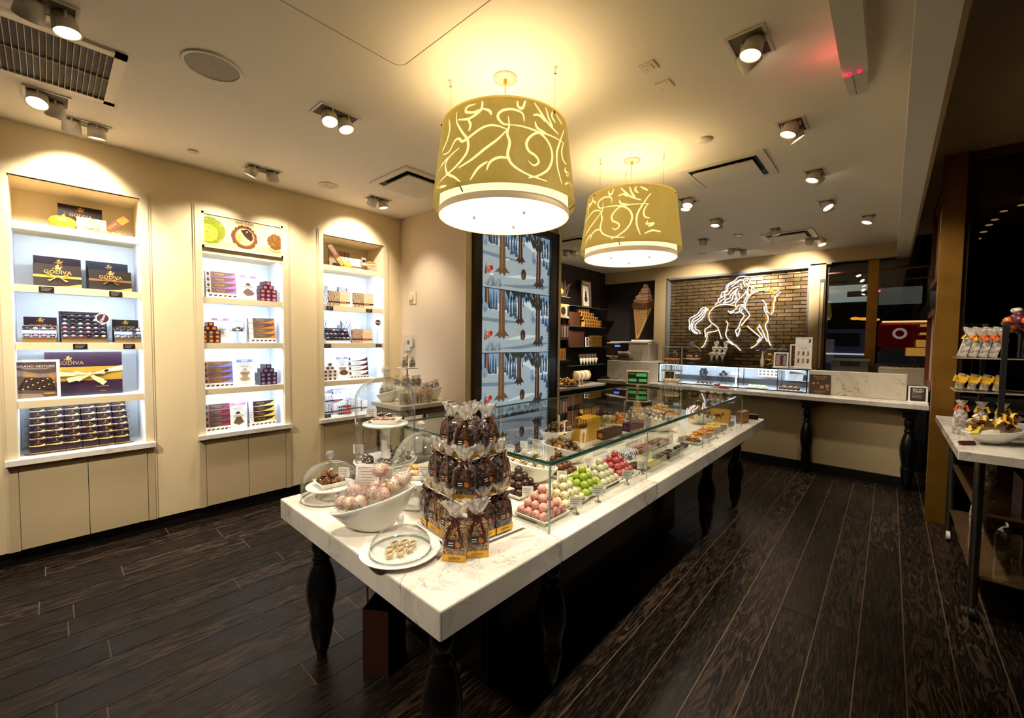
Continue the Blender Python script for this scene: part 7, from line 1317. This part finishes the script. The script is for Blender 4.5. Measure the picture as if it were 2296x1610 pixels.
CPA = speck('caramel_crunch_pop', (176, 104, 44), (84, 44, 22), 70, .45, .6, .4, .5); CPB = speck('vanilla_pop', (234, 214, 164), (220, 140, 60), 60, .6, .66, .45, .3)
for lv, (zz, mt, nm) in enumerate(((.56, CPA, 'caramel crunch'), (.345, CPB, 'vanilla'))):
    pr = None
    for k in range(12):
        a = k*2*PI/12; p = Vector((4.40+.068*math.cos(a), 1.70+.068*math.sin(a), TZ+zz))
        if pr is None: pr = thing('cake_pop', nm+' cake pop in the clear tower', 'cake pop', p, 0, nm+' cake pops'); MB().ball((0, 0, 0), .019, 0, 12, 8).build('pop_ball', [mt], pr); MB().tube([(0, 0, -.017), (0, 0, -.105)], .0025, 6).build('stick', [PAPER], pr)
        else: dup(pr, p)
t = thing('price_scale', 'shop scale with green lit displays at the far end of the glass case', 'scale', (4.235, 2.0, TZ), RX+.42)
MB().rbox((0, 0, .02), (.16, .14, .04), .01).build('base', [mat('ivory_plastic', (214, 198, 162), .4)], t); MB().cyl((0, .02, .17), .016, .27, 14).build('pole', [mat('ivory_plastic', (214, 198, 162), .4)], t); MB().rbox((0, 0, .365), (.245, .05, .15), .012).build('display_housing', [mat('ivory_plastic', (214, 198, 162), .4)], t)
m = MB(); m.off = -.0255; m.rect(-.1, .1, .30, .425, 0); m.build('dark_window', [SBK], t); m = MB(); m.off = -.027; m.rect(-.015, .09, .378, .412, 0); m.rect(-.092, -.012, .322, .352, 0); m.rect(.012, .092, .322, .352, 0); m.build('green_display', [mat('green_lcd', (70, 170, 90), .3, emit=.16)], t); m = MB(); m.off = -.0268; m.txt('Cardinal', -.06, .405, .02, 0); m.build('maker_mark', [PAPER], t)
CATB = mat('amber_gold_card', (226, 162, 30), .35, .1)
for k, (y, l) in enumerate(((1.36, 'amber box with a black cat silhouette, left of the pair at the far end'), (1.17, 'amber box with a black cat silhouette, right of the pair at the far end'))):
    t = thing('cat_box', l, 'box', (4.20, y, TZ+.0005), RX, 'amber cat boxes'); Mx = rx(-.3); m = MB(); m.box((0, .03, .065), (.17, .06, .13), 0, Mx); q = MB(); q.ell(-.01, .065, .03, .014, 1); q.ell(.03, .08, .014, .013, 1); q.pg([(.022, .088), (.024, .104), (.03, .092)], 1); q.pg([(.032, .092), (.038, .104), (.04, .088)], 1); q.pg([(-.035, .065), (-.06, .05), (-.065, .03), (-.05, .045)], 1)
    for s in (-.025, -.012, .012, .022): q.pg([(s-.003, .056), (s+.003, .056), (s+.004, .036), (s-.002, .036)], 1)
    m.raw(q.v, q.f, 1, False, Mx); m.build('carton', [CATB, SBK], t)
for k in range(4): pack('slim dark red or gold bar standing at the table end, '+('nearest the amber boxes', 'second', 'third', 'nearest the table edge')[k], (4.30+.045*k, 1.02-.008*k, TZ+.0005), .028, .10, .105, mat('wine_card', (112, 28, 36), .4) if k % 2 == 0 else mat('olive_gold_card', (140, 100, 36), .35), GOLDT, RX+.5, None, 'chocolate bar', 'chocolate_bar', 'slim bars at the table end')
m = MB(); m.rbox((0, 0, .005), (.12, .12, .01), .01); tag(m.build('small_plate', [PORC], None, (4.585, .97, TZ)), 'small white plate at the far right corner of the marble table', 'plate'); pack('flat black box on the small plate at the far right table corner', (4.585, .97, TZ+.0105), .09, .09, .045, BLACKM, None, .3)
m = MB(); m.b2(-.16, .16, -.1, .1, .147, .15); 
for sx in (-1, 1): m.b2(sx*.158-.002, sx*.158+.002, -.1, .1, 0, .147)
tag(m.build('clear_riser', [ACRYL], None, (4.53, 1.30, TZ), RX), 'clear riser carrying orange sweet bags at the far table end', 'riser')
ORB = speck('orange_sweets', (206, 96, 40), (120, 44, 24), 40, .45, .6, .3, .6)
for k in range(4):
    t = thing('sweet_bag', 'clear bag of orange sweets, '+('left end', 'second', 'third', 'right end')[k]+' on the far riser', 'bag', (4.53+.03*(k % 2), 1.42-.08*k, TZ+.151), RX, 'orange sweet bags'); random.seed(k); m = MB(); m.ball((0, 0, .034), .04, 0, 12, 8, (1, .7, .85)); m.build('sweets', [ORB], t); m = MB(); m.loft([[(.043*q*math.cos(2*PI*j/14), .03*q*math.sin(2*PI*j/14), z) for j in range(14)] for q, z in ((.7, .0), (1.03, .034), (.4, .075), (.9, .098))], 0, True, False); m.build('film', [CELLO], t)
# ---------------------------------------------------------------- alcove shelves
SHG = mat('green_edge_glass_shelf', (70, 96, 86), .12, coat=.5, alpha=1)
ALB = [(2.10, 5.9, 7.08), (1.752, 5.9, 7.08), (1.40, 5.9, 7.08), (1.075, 5.9, 7.08), (2.225, 4.4, 5.86), (1.88, 4.4, 5.86), (1.53, 4.4, 5.86), (1.18, 4.4, 5.86)]
for k, (z, a, b) in enumerate(ALB): tag(MB().b2(a, b, 3.99, 4.26, z-.01, z).build('glass_shelf', [SHG]), ('top', 'second', 'third', 'lowest')[k % 4]+' glass shelf of the '+('right' if k < 4 else 'left')+' bay in the dark alcove', 'shelf', 'alcove glass shelves')
t = thing('base_cabinet', 'dark base cabinet with a white top in the alcove', 'cabinet', (0, 0, 0)); MB().b2(4.3, 6.70, 3.72, 4.238, .72, .752).build('white_top', [MARB], t); MB().b2(4.32, 6.68, 3.76, 4.238, .0, .72).build('body', [mat('dark_brown_cabinet', (40, 26, 20), .45)], t)
lamp('AREA', 'alcove_shelf_glow', (6.3, 4.1, 2.82), 10, WARM, t, rot=(0, 0, 0), size=.4) if 0 else None
AMB = mat('amber_small_card', (220, 158, 66), .4); 
def alc(name, lbl, cat, x, z, w, d, h, mt, face=None, dot=None, y=4.04, g=None): pack(lbl, (x, y, z+.0005), w, d, h, mt, face, 0, dot, cat, name, g)
cubes = tag(MB().box((0, 0, .031), (.072, .072, .061)).build('cube_box', [AMB]), 'amber cube box in the stepped stack on the right alcove shelf', 'box', 'amber cube boxes')
mm = MB(); mm.box((0, 0, .031), (.072, .072, .061)); mm.off = -.0365; mm.rect(-.022, .022, .012, .05, 1); mm.rect(-.008, .008, .024, .04, 2); cubes.data = mm.build('tmp', [AMB, DBR, GOLDT]).data; bpy.data.objects.remove(bpy.data.objects['tmp'])
first = True
for r, (n, x0) in enumerate(((7, 6.40), (7, 6.40), (6, 6.36), (5, 6.30), (4, 6.22))):
    for k in range(n):
        if r < 2 and k > 6: continue
        o = cubes if first else cubes.copy()
        if not first: COL.objects.link(o)
        first = False; o.location = (x0+.083*k, 4.06, 1.7525+.062*r)
        if z: pass
for k in range(5): alc('tin_box', 'brown flat box standing at the left of the amber cubes, alcove shelf', 'box', 5.95+.06*k, 1.752, .05, .1, .24, BB, None, None, 4.07, 'brown boxes beside the amber cubes')
alc('tin_box', 'tan carton with a dark picture on the left alcove shelf', 'box', 5.66, 1.88, .2, .1, .22, mat('tan_carton', (196, 146, 92), .4), None, SBK)
alc('tin_box', 'cream striped carton beside the tan carton on the left alcove shelf', 'box', 5.81, 1.88, .06, .08, .22, PAPER, SBK)
for k in range(6): alc('tall_box', 'tall dark box in the row on the second left alcove shelf', 'box', 5.45+.075*k, 1.53, .06, .07, .24, CHOC, mat('print_violet_grey', (110, 90, 110), .5) if k % 2 else GOLDT, None, 4.05, 'tall dark boxes in the alcove')
for k in range(6): alc('tall_box', 'tall brown and gold box on the third right alcove shelf', 'box', 5.95+.075*k, 1.40, .065, .07, .27, BB, None, None, 4.06, 'tall brown boxes in the alcove')
for k in range(4): alc('gold_pouch', 'gold foil pouch on the third right alcove shelf', 'pouch', 6.62+.105*k, 1.40, .085, .05, .2, speck('gold_crinkle', (206, 150, 70), (120, 80, 36), 40, .4, .6, .3, .6, .4), None, None, 4.05, 'gold foil pouches')
framed('small_sign', 'small white framed list on the third right alcove shelf', (6.47, 4.02, 1.4005), .1, .17, small_lines(6, 2), [PAPER, mat('sign_maroon_brown', (84, 36, 24), .5), SWH], WFR, .05, .014)
for k in range(6): alc('orange_pouch', 'orange bagged treat hanging on the lowest left alcove shelf', 'pouch', 5.35+.085*k, 1.18, .065, .05, .19, mat('orange_pouch', (196, 116, 56), .35), GOLD, None, 4.05, 'orange pouches in the alcove')
first = None
for r in range(2):
    for k in range(6):
        p = (6.30+.10*k+.05*(r == 0), 4.10-.06*r, 1.0755+.07*(r == 0))
        if first is None: first = MB().lathe([(.004, 0), (.036, .10), (.03, .115), (.012, .125)], 12, 0, cap0=True).ball((0, 0, .105), .031, 1, 9, 5).build('treat_cone', [mat('white_cone_wrap', (226, 214, 196), .5), T_FIG]); o = first
        else: o = first.copy(); COL.objects.link(o)
        o.location = p; tag(o, 'white treat cone standing on the lowest right alcove shelf', 'cone', 'treat cones in the alcove')
def cocoa_fig(q, w, h, f): q.rect(-w/2, w/2, f, f+h, 0); q.ell(0, f+h*.34, w*.26, h*.15, 1); q.ell(0, f+h*.52, w*.17, h*.1, 1); q.ell(0, f+h*.66, w*.11, h*.08, 1); q.rect(-w*.25, w*.3, f+h*.14, f+h*.15, 2)
GFR = mat('gold_brown_frame', (140, 104, 52), .4, .3)
framed('framed_picture', 'small framed picture of a dark truffle stack on the top alcove shelf', (6.42, 4.03, 2.1005), .23, .40, cocoa_fig, [mat('lit_paper', (240, 236, 230), .5), T_DRK, GREYINK], GFR, .06, .02)
framed('framed_picture', 'larger framed picture behind the truffle stack picture on the top alcove shelf', (6.60, 4.12, 2.1005), .32, .50, lambda q, w, h, f: (q.rect(-w/2, w/2, f, f+h, 0), q.ell(-w*.1, f+h*.5, w*.24, h*.24, 1), q.ell(-w*.1, f+h*.5, w*.18, h*.18, 2)), [mat('lit_paper', (240, 236, 230), .5), mat('print_cocoa_band2', (104, 66, 40), .5), mat('praline_milk', (112, 72, 50), .35)], GFR, .06, .02)
pumpkin('pumpkin', 'yellow pumpkin at the left end of the top alcove shelf', (5.62, 4.08, 2.2255), .1, .75, (220, 150, 40), (150, 70, 40))
m = MB(); random.seed(12)
for k in range(16): x = random.uniform(-.12, .12); m.tube([(x*.6, 0, 0), (x+random.uniform(-.05, .05), random.uniform(-.03, .03), random.uniform(.18, .32))], .003, 4)
tag(m.build('dry_twigs', [mat('twig_brown', (90, 70, 50), .7)], None, (5.79, 4.08, 2.2255)), 'bundle of dry twigs standing beside the alcove pumpkin', 'twigs', None)
t = thing('bottle_rack', 'row of plates on a wire rack on the white alcove top', 'rack', (6.15, 4.0, .7525)); MB().tube([(-.15, 0, .0), (-.16, 0, .12), (-.16, 0, .22)], .005, 6).tube([(.35, 0, 0), (.36, 0, .12), (.36, 0, .22)], .005, 6).tube([(-.16, 0, .06), (.36, 0, .06)], .005, 6).build('wire_rack', [BLACKM], t)
for k in range(7): tag(MB().lathe([(.0, 0), (.06, .003), (.085, .010), (.086, .013), (.0, .006)], 28, 0, M=ry(PI/2)).build('plate', [PORC if k % 2 else mat('cream_glazed_plate', (206, 176, 116), .25)], None, (6.03+.065*k, 4.0, .7525+.145)), 'round glazed plate standing in the wire rack in the alcove', 'plate', 'plates in the alcove rack')
t = thing('sweet_tray', 'tray heaped with foil-wrapped sweets on the white alcove top', 'tray', (5.72, 3.95, .7525)); MB().lathe([(.12, 0), (.2, .02), (.2, .025), (0, .01)], 30, 0, cap0=True).build('tray', [CHROME], t)
m = MB(); random.seed(13)
for k in range(120): a, q = random.random()*6.28, .17*math.sqrt(random.random()); m.ball((q*math.cos(a), q*math.sin(a), .02+.13*random.random()*(1-(q/.19)**2)), .018, k % 3, 7, 5)
o = m.build('foil_sweets', [T_GLD, mat('copper_foil', (170, 90, 44), .3, .5), T_SIL], t); o['kind'] = 'stuff'
framed('small_sign', 'small white framed orange card on the white alcove top', (5.93, 3.78, .7525), .1, .12, lambda q, w, h, f: (q.rect(-w/2, w/2, f, f+h, 1), q.rect(-w*.3, w*.3, f+h*.5, f+h*.54, 0)), [PAPER, mat('orange_card', (214, 84, 34), .5)], WFR, .2, .012)
# ================================================================ side table by the window
t = thing('side_table', 'marble-topped side table on steel castor legs at the right edge', 'table', (0, 0, 0))
MB().rbox((3.975, -.86, .915), (1.50, 1.14, .05), .004).build('marble_top', [MARB], t)
for x in (3.36, 4.62):
    for y in (-.385, -1.33):
        g = MB().cyl((x, y, .485), .021, .81, 18).build('leg', [STEEL], t); m = MB(); m.cyl((x, y, .072), .014, .03, 12); m.cyl((x-.01, y, .034), .033, .024, 18, 1, rx(PI/2) if 0 else None) if 0 else m.lathe([(.034, -.011), (.034, .011)], 18, 1, (x-.012, y, .035), None, True, True) if 0 else m.loft([[(x-.012+.034*math.cos(a), y+s, .035+.034*math.sin(a)) for a in [2*PI*k/18 for k in range(18)]] for s in (-.011, .011)], 1, True, True); m.build('castor', [CHROME, PORC if x > 4 else BLACKM], g)
for z in (.59, .24): MB().b2(3.36, 4.62, -1.33, -.385, z-.009, z).build('glass_shelf', [mat('brown_glass_shelf', (86, 66, 44), .15, coat=.5)], t)
random.seed(21)
for r in range(3):
    for k in range(5): pack('dark red-brown box in the stack on the upper shelf of the side table', (3.62+.0*k, -.62-.125*k, .5905+.062*r), .24, .12, .06, mat('dark_maroon_box', (70, 30, 24), .45), None, 0, None, 'box', 'chocolate_box', 'boxes under the side table')  # boxes in one even dark maroon
t = thing('sweet_bag', 'clear bag with amber ribbons on the lower shelf of the side table', 'bag', (4.25, -.5, .2405)); m = MB(); m.loft([[(.07*q*math.cos(2*PI*j/14), .05*q*math.sin(2*PI*j/14), z) for j in range(14)] for q, z in ((.9, 0), (1, .1), (.8, .17), (.2, .2), (.7, .25))], 0, True, False); m.build('film', [CELLO], t); m = MB(); m.loft([[(.064*q*math.cos(2*PI*j/14), .045*q*math.sin(2*PI*j/14), z) for j in range(14)] for q, z in ((.9, .002), (1, .1), (.7, .16))], 0, True, True); m.build('sweets', [speck('amber_mix', (190, 126, 52), (70, 40, 26), 40, .42, .6, .4, .6)], t); YR = mat('yellow_ribbon', (236, 186, 50), .35); m = MB()
for s in (-1, 1): m.ribbon([(0, -.03, .2), (s*.05, -.05, .22), (s*.09, -.05, .15)], .02)
m.build('ribbon', [YR], t)
t = thing('glass_jar', 'glass jar on the lower shelf of the side table', 'jar', (3.75, -.56, .2405)); MB().lathe([(.05, .002), (.055, .03), (.055, .14), (.04, .17)], 22, 0, cap0=True).build('jar', [CLEAR], t); MB().lathe([(.045, .17), (.03, .19), (.015, .2), (.02, .22), (.001, .23)], 18).build('lid', [CHROME], t)
t = thing('sweet_bag', 'clear bag standing on the upper shelf behind the steel leg of the side table', 'bag', (4.1, -.5, .5905)); m = MB(); m.loft([[(.06*q*math.cos(2*PI*j/14), .05*q*math.sin(2*PI*j/14), z) for j in range(14)] for q, z in ((.9, 0), (1, .1), (.8, .15), (.2, .18), (.7, .22))], 0, True, False); m.build('film', [CELLO], t); MB().ball((0, 0, .06), .05, 0, 10, 7).build('sweets', [speck('amber_mix', (190, 126, 52), (70, 40, 26), 40, .42, .6, .4, .6)], t)
# acrylic rack
t = thing('tiered_rack', 'clear tiered rack with black posts on the side table', 'rack', (0, 0, .94))
for z in (.28, .485): MB().b2(3.76, 4.06, -1.1, -.31, z-.008, z).build('clear_shelf', [mat('smoky_acrylic_shelf', (150, 140, 122), .12, coat=.5)], t)
for x, y in ((3.77, -.50), (4.05, -.45), (3.77, -1.05), (4.05, -1.05)): MB().b2(x-.012, x+.012, y-.012, y+.012, .001, .70).build('post', [BLACKM], t)
for y in (-.325, -.36, -.40): MB().b2(4.03, 4.035, y-.002, y+.002, .28, .477).build('clear_rod', [ACRYL], t)
t2 = thing('sweet_bowl', 'glass bowl of pumpkin sweets on top of the rack post at the far right', 'bowl', (3.78, -.60, 1.4255)); m = MB(); m.b2(-.1, .1, -.1, .1, 0, .004); m.lathe([(.05, .004), (.05, .14), (.12, .20), (.125, .215)], 24, 0); m.build('bowl', [ACRYL], t2); m = MB(); random.seed(31)
for k in range(34): a, q = random.random()*6.28, .095*math.sqrt(random.random()); m.ball((q*math.cos(a), q*math.sin(a), .16+.1*random.random()), .026, k % 2, 8, 5)
o = m.build('sweets', [mat('orange_pack', (190, 96, 40), .35), mat('wine_pack', (90, 28, 36), .35)], t2); o['kind'] = 'stuff'; m = MB(); random.seed(32)
for k in range(9): a = k*.7; m.ball((.07*math.cos(a), .07*math.sin(a), .28), .03, 0, 7, 4, (1, .6, .5))
m.build('crinkled_film', [CELLO], t2)
BISK = speck('pale_biscuit_pack', (170, 150, 126), (110, 84, 60), 30, .45, .6, .4, .3)
OR_ = mat('orange_ribbon', (236, 110, 40), .35)
for k in range(4):
    t = thing('biscuit_bag', 'clear biscuit bag with orange ribbon leaning on the top rack shelf, '+('leftmost', 'second', 'third', 'rightmost')[k], 'bag', (3.83, -.335-.042*k, 1.4258), RX, 'biscuit bags on the top rack shelf'); Mx = ry(.22); m = MB(); m.box((0, .03, .055), (.034, .05, .10), 0, Mx); m.build('biscuits', [BISK], t); m = MB(); m.box((0, .03, .058), (.037, .056, .115), 0, Mx); m.loft([[(q*.5*math.cos(2*PI*j/12), .03+q*.6*math.sin(2*PI*j/12), z) for j in range(12)] for q, z in ((.03, .115), (.016, .125), (.07, .17), (.085, .185))], 0, False, False, True, Mx); m.build('film', [CELLO], t); m = MB()
    for s in (-1, 1): m.ribbon([(0, .0, .122), (s*.02, -.02, .14), (s*.03, -.02, .11)], .014, 0, Mx)
    m.build('ribbon', [OR_ if k else YR], t)
for k in range(4):
    t = thing('biscuit_pack', 'grey biscuit pack banded with yellow on the lower rack shelf, '+('leftmost', 'second', 'third', 'rightmost')[k], 'pack', (3.81, -.33-.052*k, 1.2208), RX, 'biscuit packs on the lower rack shelf'); Mx = ry(.15); m = MB(); m.rbox((0, .03, .052), (.036, .04, .10), .008, 0, Mx); m.build('pack', [BISK], t); m = MB(); m.box((0, .03, .066), (.039, .043, .04), 0, Mx); m.ribbon([(-.018, .005, .07), (-.03, 0, .09), (-.034, 0, .05)], .012, 0, Mx); m.build('yellow_band', [YR], t)
for k in range(3):
    t = thing('sweet_bag', 'clear bag of dark sweets behind the slanted bowl on the side table, '+('left', 'middle', 'right')[k], 'bag', (3.83, -.345-.085*k, .9405), RX, 'bags under the rack'); m = MB(); m.loft([[(.036*q*math.cos(2*PI*j/14), .035*q*math.sin(2*PI*j/14), z) for j in range(14)] for q, z in ((.9, 0), (1.05, .08), (.8, .14), (.2, .17), (.8, .215))], 0, True, False); m.build('film', [CELLO], t); m = MB(); m.loft([[(.032*q*math.cos(2*PI*j/14), .031*q*math.sin(2*PI*j/14), z) for j in range(14)] for q, z in ((.9, .002), (1.05, .08), (.7, .13))], 0, True, True); m.build('sweets', [speck('dark_mix', (84, 52, 36), (190, 150, 110), 30, .52, .6, .4, .6)], t); m = MB()
    for s in (-1, 1): m.ribbon([(0, -.012, .17), (s*.02, -.03, .185), (s*.03, -.03, .15)], .013)
    m.build('ribbon', [OR_ if k == 0 else YR], t)
wb = (3.60, -.455, .94)
slant_bowl('white boat-shaped bowl of ribboned bars at the corner of the side table', wb, .33, .17, .065, .085, RZ, .25)
random.seed(41); R = Matrix.Rotation(RZ, 3, 'Z')
for k in range(9):
    u = -.10+.025*k; t = thing('wrapped_bar', 'film-wrapped chocolate bar with yellow ribbon in the boat-shaped bowl', 'chocolate bar', Vector(wb)+R @ Vector((u, random.uniform(-.03, .03), .085+.02*(k % 3))), 0, 'ribboned bars in the boat bowl'); t.rotation_euler = (random.uniform(-.5, .5), random.uniform(-.5, .3), RZ+random.uniform(-.7, .7)); MB().rbox((0, 0, 0), (.12, .035, .018), .004).build('bar', [mat('wrapped_milk_bar', (96, 62, 44), .3, coat=.6) if k % 3 else mat('wrapped_lime_bar', (206, 190, 70), .3, coat=.6)], t); m = MB(); m.box((0, 0, 0), (.014, .037, .021)); m.ribbon([(0, 0, .012), (.03, .01, .035), (.055, .02, .02)], .014, 0, None, (0, 0, 1)); m.ribbon([(0, 0, .012), (-.03, .012, .038), (-.05, .02, .018)], .014, 0, None, (0, 0, 1)); m.build('ribbon', [YR], t)
m = MB(); m.box((0, 0, .012), (.085, .012, .024), 0, rx(-.5)); tag(m.build('name_card', [mat('sign_maroon_brown', (84, 36, 24), .5)], None, (3.44, -.345, .9405), RZ), 'small maroon name card before the boat-shaped bowl', 'sign')
# framed boards on the bronze wall, window street
for z0, z1, x0, x1, l in ((2.10, 2.95, 5.35, 6.6, 'upper wood-framed board edge-on on the bronze wall'), (1.05, 1.85, 5.6, 6.7, 'lower wood-framed board edge-on on the bronze wall')):
    t = thing('framed_board', l, 'picture frame', (0, 0, 0)); m = MB(); f = .06; m.b2(x0, x1, -.359, -.300, z0, z0+f); m.b2(x0, x1, -.359, -.3, z1-f, z1); m.b2(x0, x0+f, -.359, -.3, z0, z1); m.b2(x1-f, x1, -.359, -.3, z0, z1); m.build('frame', [mat('reddish_wood_frame', (96, 46, 26), .4)], t); MB().b2(x0+f, x1-f, -.359, -.335, z0+f, z1-f).build('board', [mat('pale_board', (196, 170, 126), .5)], t)
t = thing('wall_mirror', 'tall narrow black-framed panel on the back wall beside the window', 'picture frame', (7.455, .78, 1.1), RX); m = MB(); m.b2(-.0, .055, -.02, -.0, 0, 1.32); m.build('frame', [BLACKM], t); MB().b2(.008, .046, -.023, -.02, .04, 1.27).build('pale_strip', [mat('pale_board', (196, 170, 126), .5)], t)
t = thing('espresso_station', 'grey box with a dark label behind the marble upstand', 'appliance', (7.05, .385, 1.0), RX); MB().rbox((0, .1, .14), (.38, .25, .28), .01).build('housing', [mat('warm_grey_plastic2', (96, 88, 76), .4)], t); MB().b2(-.10, .10, -.03, -.026, .21, .27).build('label', [SBK], t); MB().b2(-.2, .2, -.03, .22, .28, .305).build('lid', [mat('pale_grey_plastic', (150, 140, 124), .4)], t)
MB().b2(6.85, 7.45, -.35, .7, .0, .999).build('back_bench', [BLACKM]); tag(bpy.data.objects['back_bench'], 'dark back bench under the window behind the counter', 'bench')
t = thing('chocolate_display_tray', 'pale long tray of dark chocolates on the back bench by the window', 'tray', (7.05, -.12, 1.0), RX); MB().rbox((0, .1, .11), (.44, .3, .22), .02).build('tray', [mat('pale_tray', (206, 190, 156), .4)], t)
small('dark_chocolate', T_DRK, .022, (1, 1, .7), [(7.06+.05*(k % 2), .04-.045*k, 1.2205) for k in range(8)], 'dark chocolate on the pale tray by the window', 'chocolate', 'dark chocolates by the window')
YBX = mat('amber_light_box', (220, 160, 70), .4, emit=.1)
for k, (y, z, w_, h_) in enumerate(((-.25, 1.36, .2, .10), (-.30, 1.47, .12, .09), (-.32, 1.62, .1, .03), (-.32, 1.72, .1, .03))):
    pack('amber box on the corner shelves by the window, '+('lowest', 'second from the bottom', 'third from the bottom', 'topmost')[k], (7.3, y, z), w_, .15, h_, YBX, None, RX, None, 'box', 'amber_box', 'amber boxes by the window')
    tag(MB().b2(7.2, 7.45, -.36, y+w_/2+.01, z-.008, z-.0005).build('glass_shelf', [SHG]), 'narrow glass corner shelf by the window, '+('lowest', 'second from the bottom', 'third from the bottom', 'topmost')[k], 'shelf', 'corner shelves by the window')
# street
t = thing('city_bus', 'red bus with a white ring mark passing in the street', 'bus', (11.2, -.42, .0)); MB().rbox((0, 0, .95), (1.58, 1.18, .94), .08).build('lower_body', [mat('bus_grey', (92, 96, 112), .3, emit=.03)], t); MB().rbox((0, 0, 1.68), (1.6, 1.2, .5), .08).build('bus_body', [mat('bus_red', (150, 16, 30), .3, emit=.06)], t); m = MB(); m.b2(-.82, -.8, -.55, .55, 1.90, 1.93); m.build('lit_strip', [mat('bus_light', (255, 214, 140), .4, emit=.9)], t); m = MB(); m.raw([(-.815, .30+r*math.cos(a), 1.70+r*math.sin(a)) for r in (.10, .06) for a in [2*PI*k/20 for k in range(20)]], [(k, (k+1) % 20, 20+(k+1) % 20, 20+k) for k in range(20)]); m.build('ring_mark', [mat('bus_white', (235, 235, 240), .4, emit=.2)], t)
for y in (-.45, .45):
    m = MB(); m.loft([[(.45*math.cos(a), y+s, .45+.45*math.sin(a)) for a in [2*PI*k/20 for k in range(20)]] for s in (-.12, .12)], 0, True, True); m.build('wheel', [BLACKM], t)
t = thing('street_sign', 'pale lit shop sign across the street seen through the left window pane', 'sign', (13.5, .80, 2.55), RX); MB().b2(-.02, .02, .05, 1.49, .2, .24).build('wall_bracket', [BLACKM], t); MB().b2(-.55, .5, -.05, .05, .0, .42).build('sign_box', [mat('lit_sign_blue_white', (190, 214, 226), .4, emit=.3)], t); m = MB(); m.off = -.052; m.rect(-.05, .35, .12, .26, 0); m.build('dark_mark', [mat('sign_mark_dark', (50, 64, 60), .5)], t)  # dark rectangle on the sign face
t = thing('street_sign', 'grey lit shop sign across the street seen right of the mullion', 'sign', (13.5, -.05, 2.45), RX); MB().b2(-.02, .02, .05, 1.49, .2, .24).build('wall_bracket', [BLACKM], t); MB().b2(-.3, .45, -.05, .05, 0, .40).build('sign_box', [mat('lit_sign_grey', (150, 160, 168), .4, emit=.12)], t)
t = thing('delivery_van', 'blue-grey van parked in the street left of the mullion', 'van', (11.6, .95, 0)); MB().rbox((0, 0, 1.25), (1.6, 1.35, 1.1), .1).build('van_body', [mat('van_blue_grey', (80, 96, 140), .3, emit=.06)], t); MB().b2(-.815, -.80, -.5, .5, 1.45, 1.72).build('window', [mat('van_window', (40, 50, 70), .2, emit=.03)], t); MB().b2(-.82, -.81, -.6, .6, 1.28, 1.31).build('stripe', [mat('van_stripe', (214, 220, 236), .4, emit=.6)], t)
for y in (-.4, .4):
    m = MB(); m.loft([[(.4*math.cos(a), y+s, .4+.4*math.sin(a)) for a in [2*PI*k/20 for k in range(20)]] for s in (-.1, .1)], 0, True, True); m.build('wheel', [BLACKM], t)
LG = mat('reflection_glow', (255, 240, 210), .4, emit=2., ecol=(255, 236, 200))
for k, (y, z) in enumerate(((-.98, 3.14), (-.96, 3.07), (-.81, 3.03), (-.87, 2.97), (-.76, 2.92), (-.72, 2.82), (-.68, 2.70), (-.65, 2.64), (-.64, 2.54))):
    pass
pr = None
for k, (y, z) in enumerate(((-.98, 3.00), (-.86, 2.96), (-.80, 2.88), (-.76, 2.83), (-.72, 2.76), (-.68, 2.69), (-.655, 2.63), (-.64, 2.54))):  # glowing balls added to imitate ceiling lights reflected in the dark glass
    if pr is None: pr = thing('reflection_glint', 'added glint in the slanting row imitating ceiling lights reflected in the dark street window', 'light', (7.0, y, z), 0, 'imitated ceiling light reflections behind the street window'); MB().ball((0, 0, 0), .016, 0, 10, 6, (1, 2.0, .6)).build('glint_ball', [LG], pr); MB().tube([(0, 0, 0), (0, 0, .06)], .003, 5).build('socket', [BLACKM], pr)
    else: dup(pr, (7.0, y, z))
for k, (y, z) in enumerate(((.5, 1.98), (.42, 1.97), (.62, 1.99), (.34, 1.96))): tag(MB().ball((0, 0, 0), .035, 0, 10, 6, (1, 2.4, .8)).build('tail_light', [mat('taxi_amber', (255, 170, 50), .4, emit=.8)], None, (10.42, y-.1, z)), 'amber vehicle light glowing in the street left of the mullion', 'light', 'amber street lights')
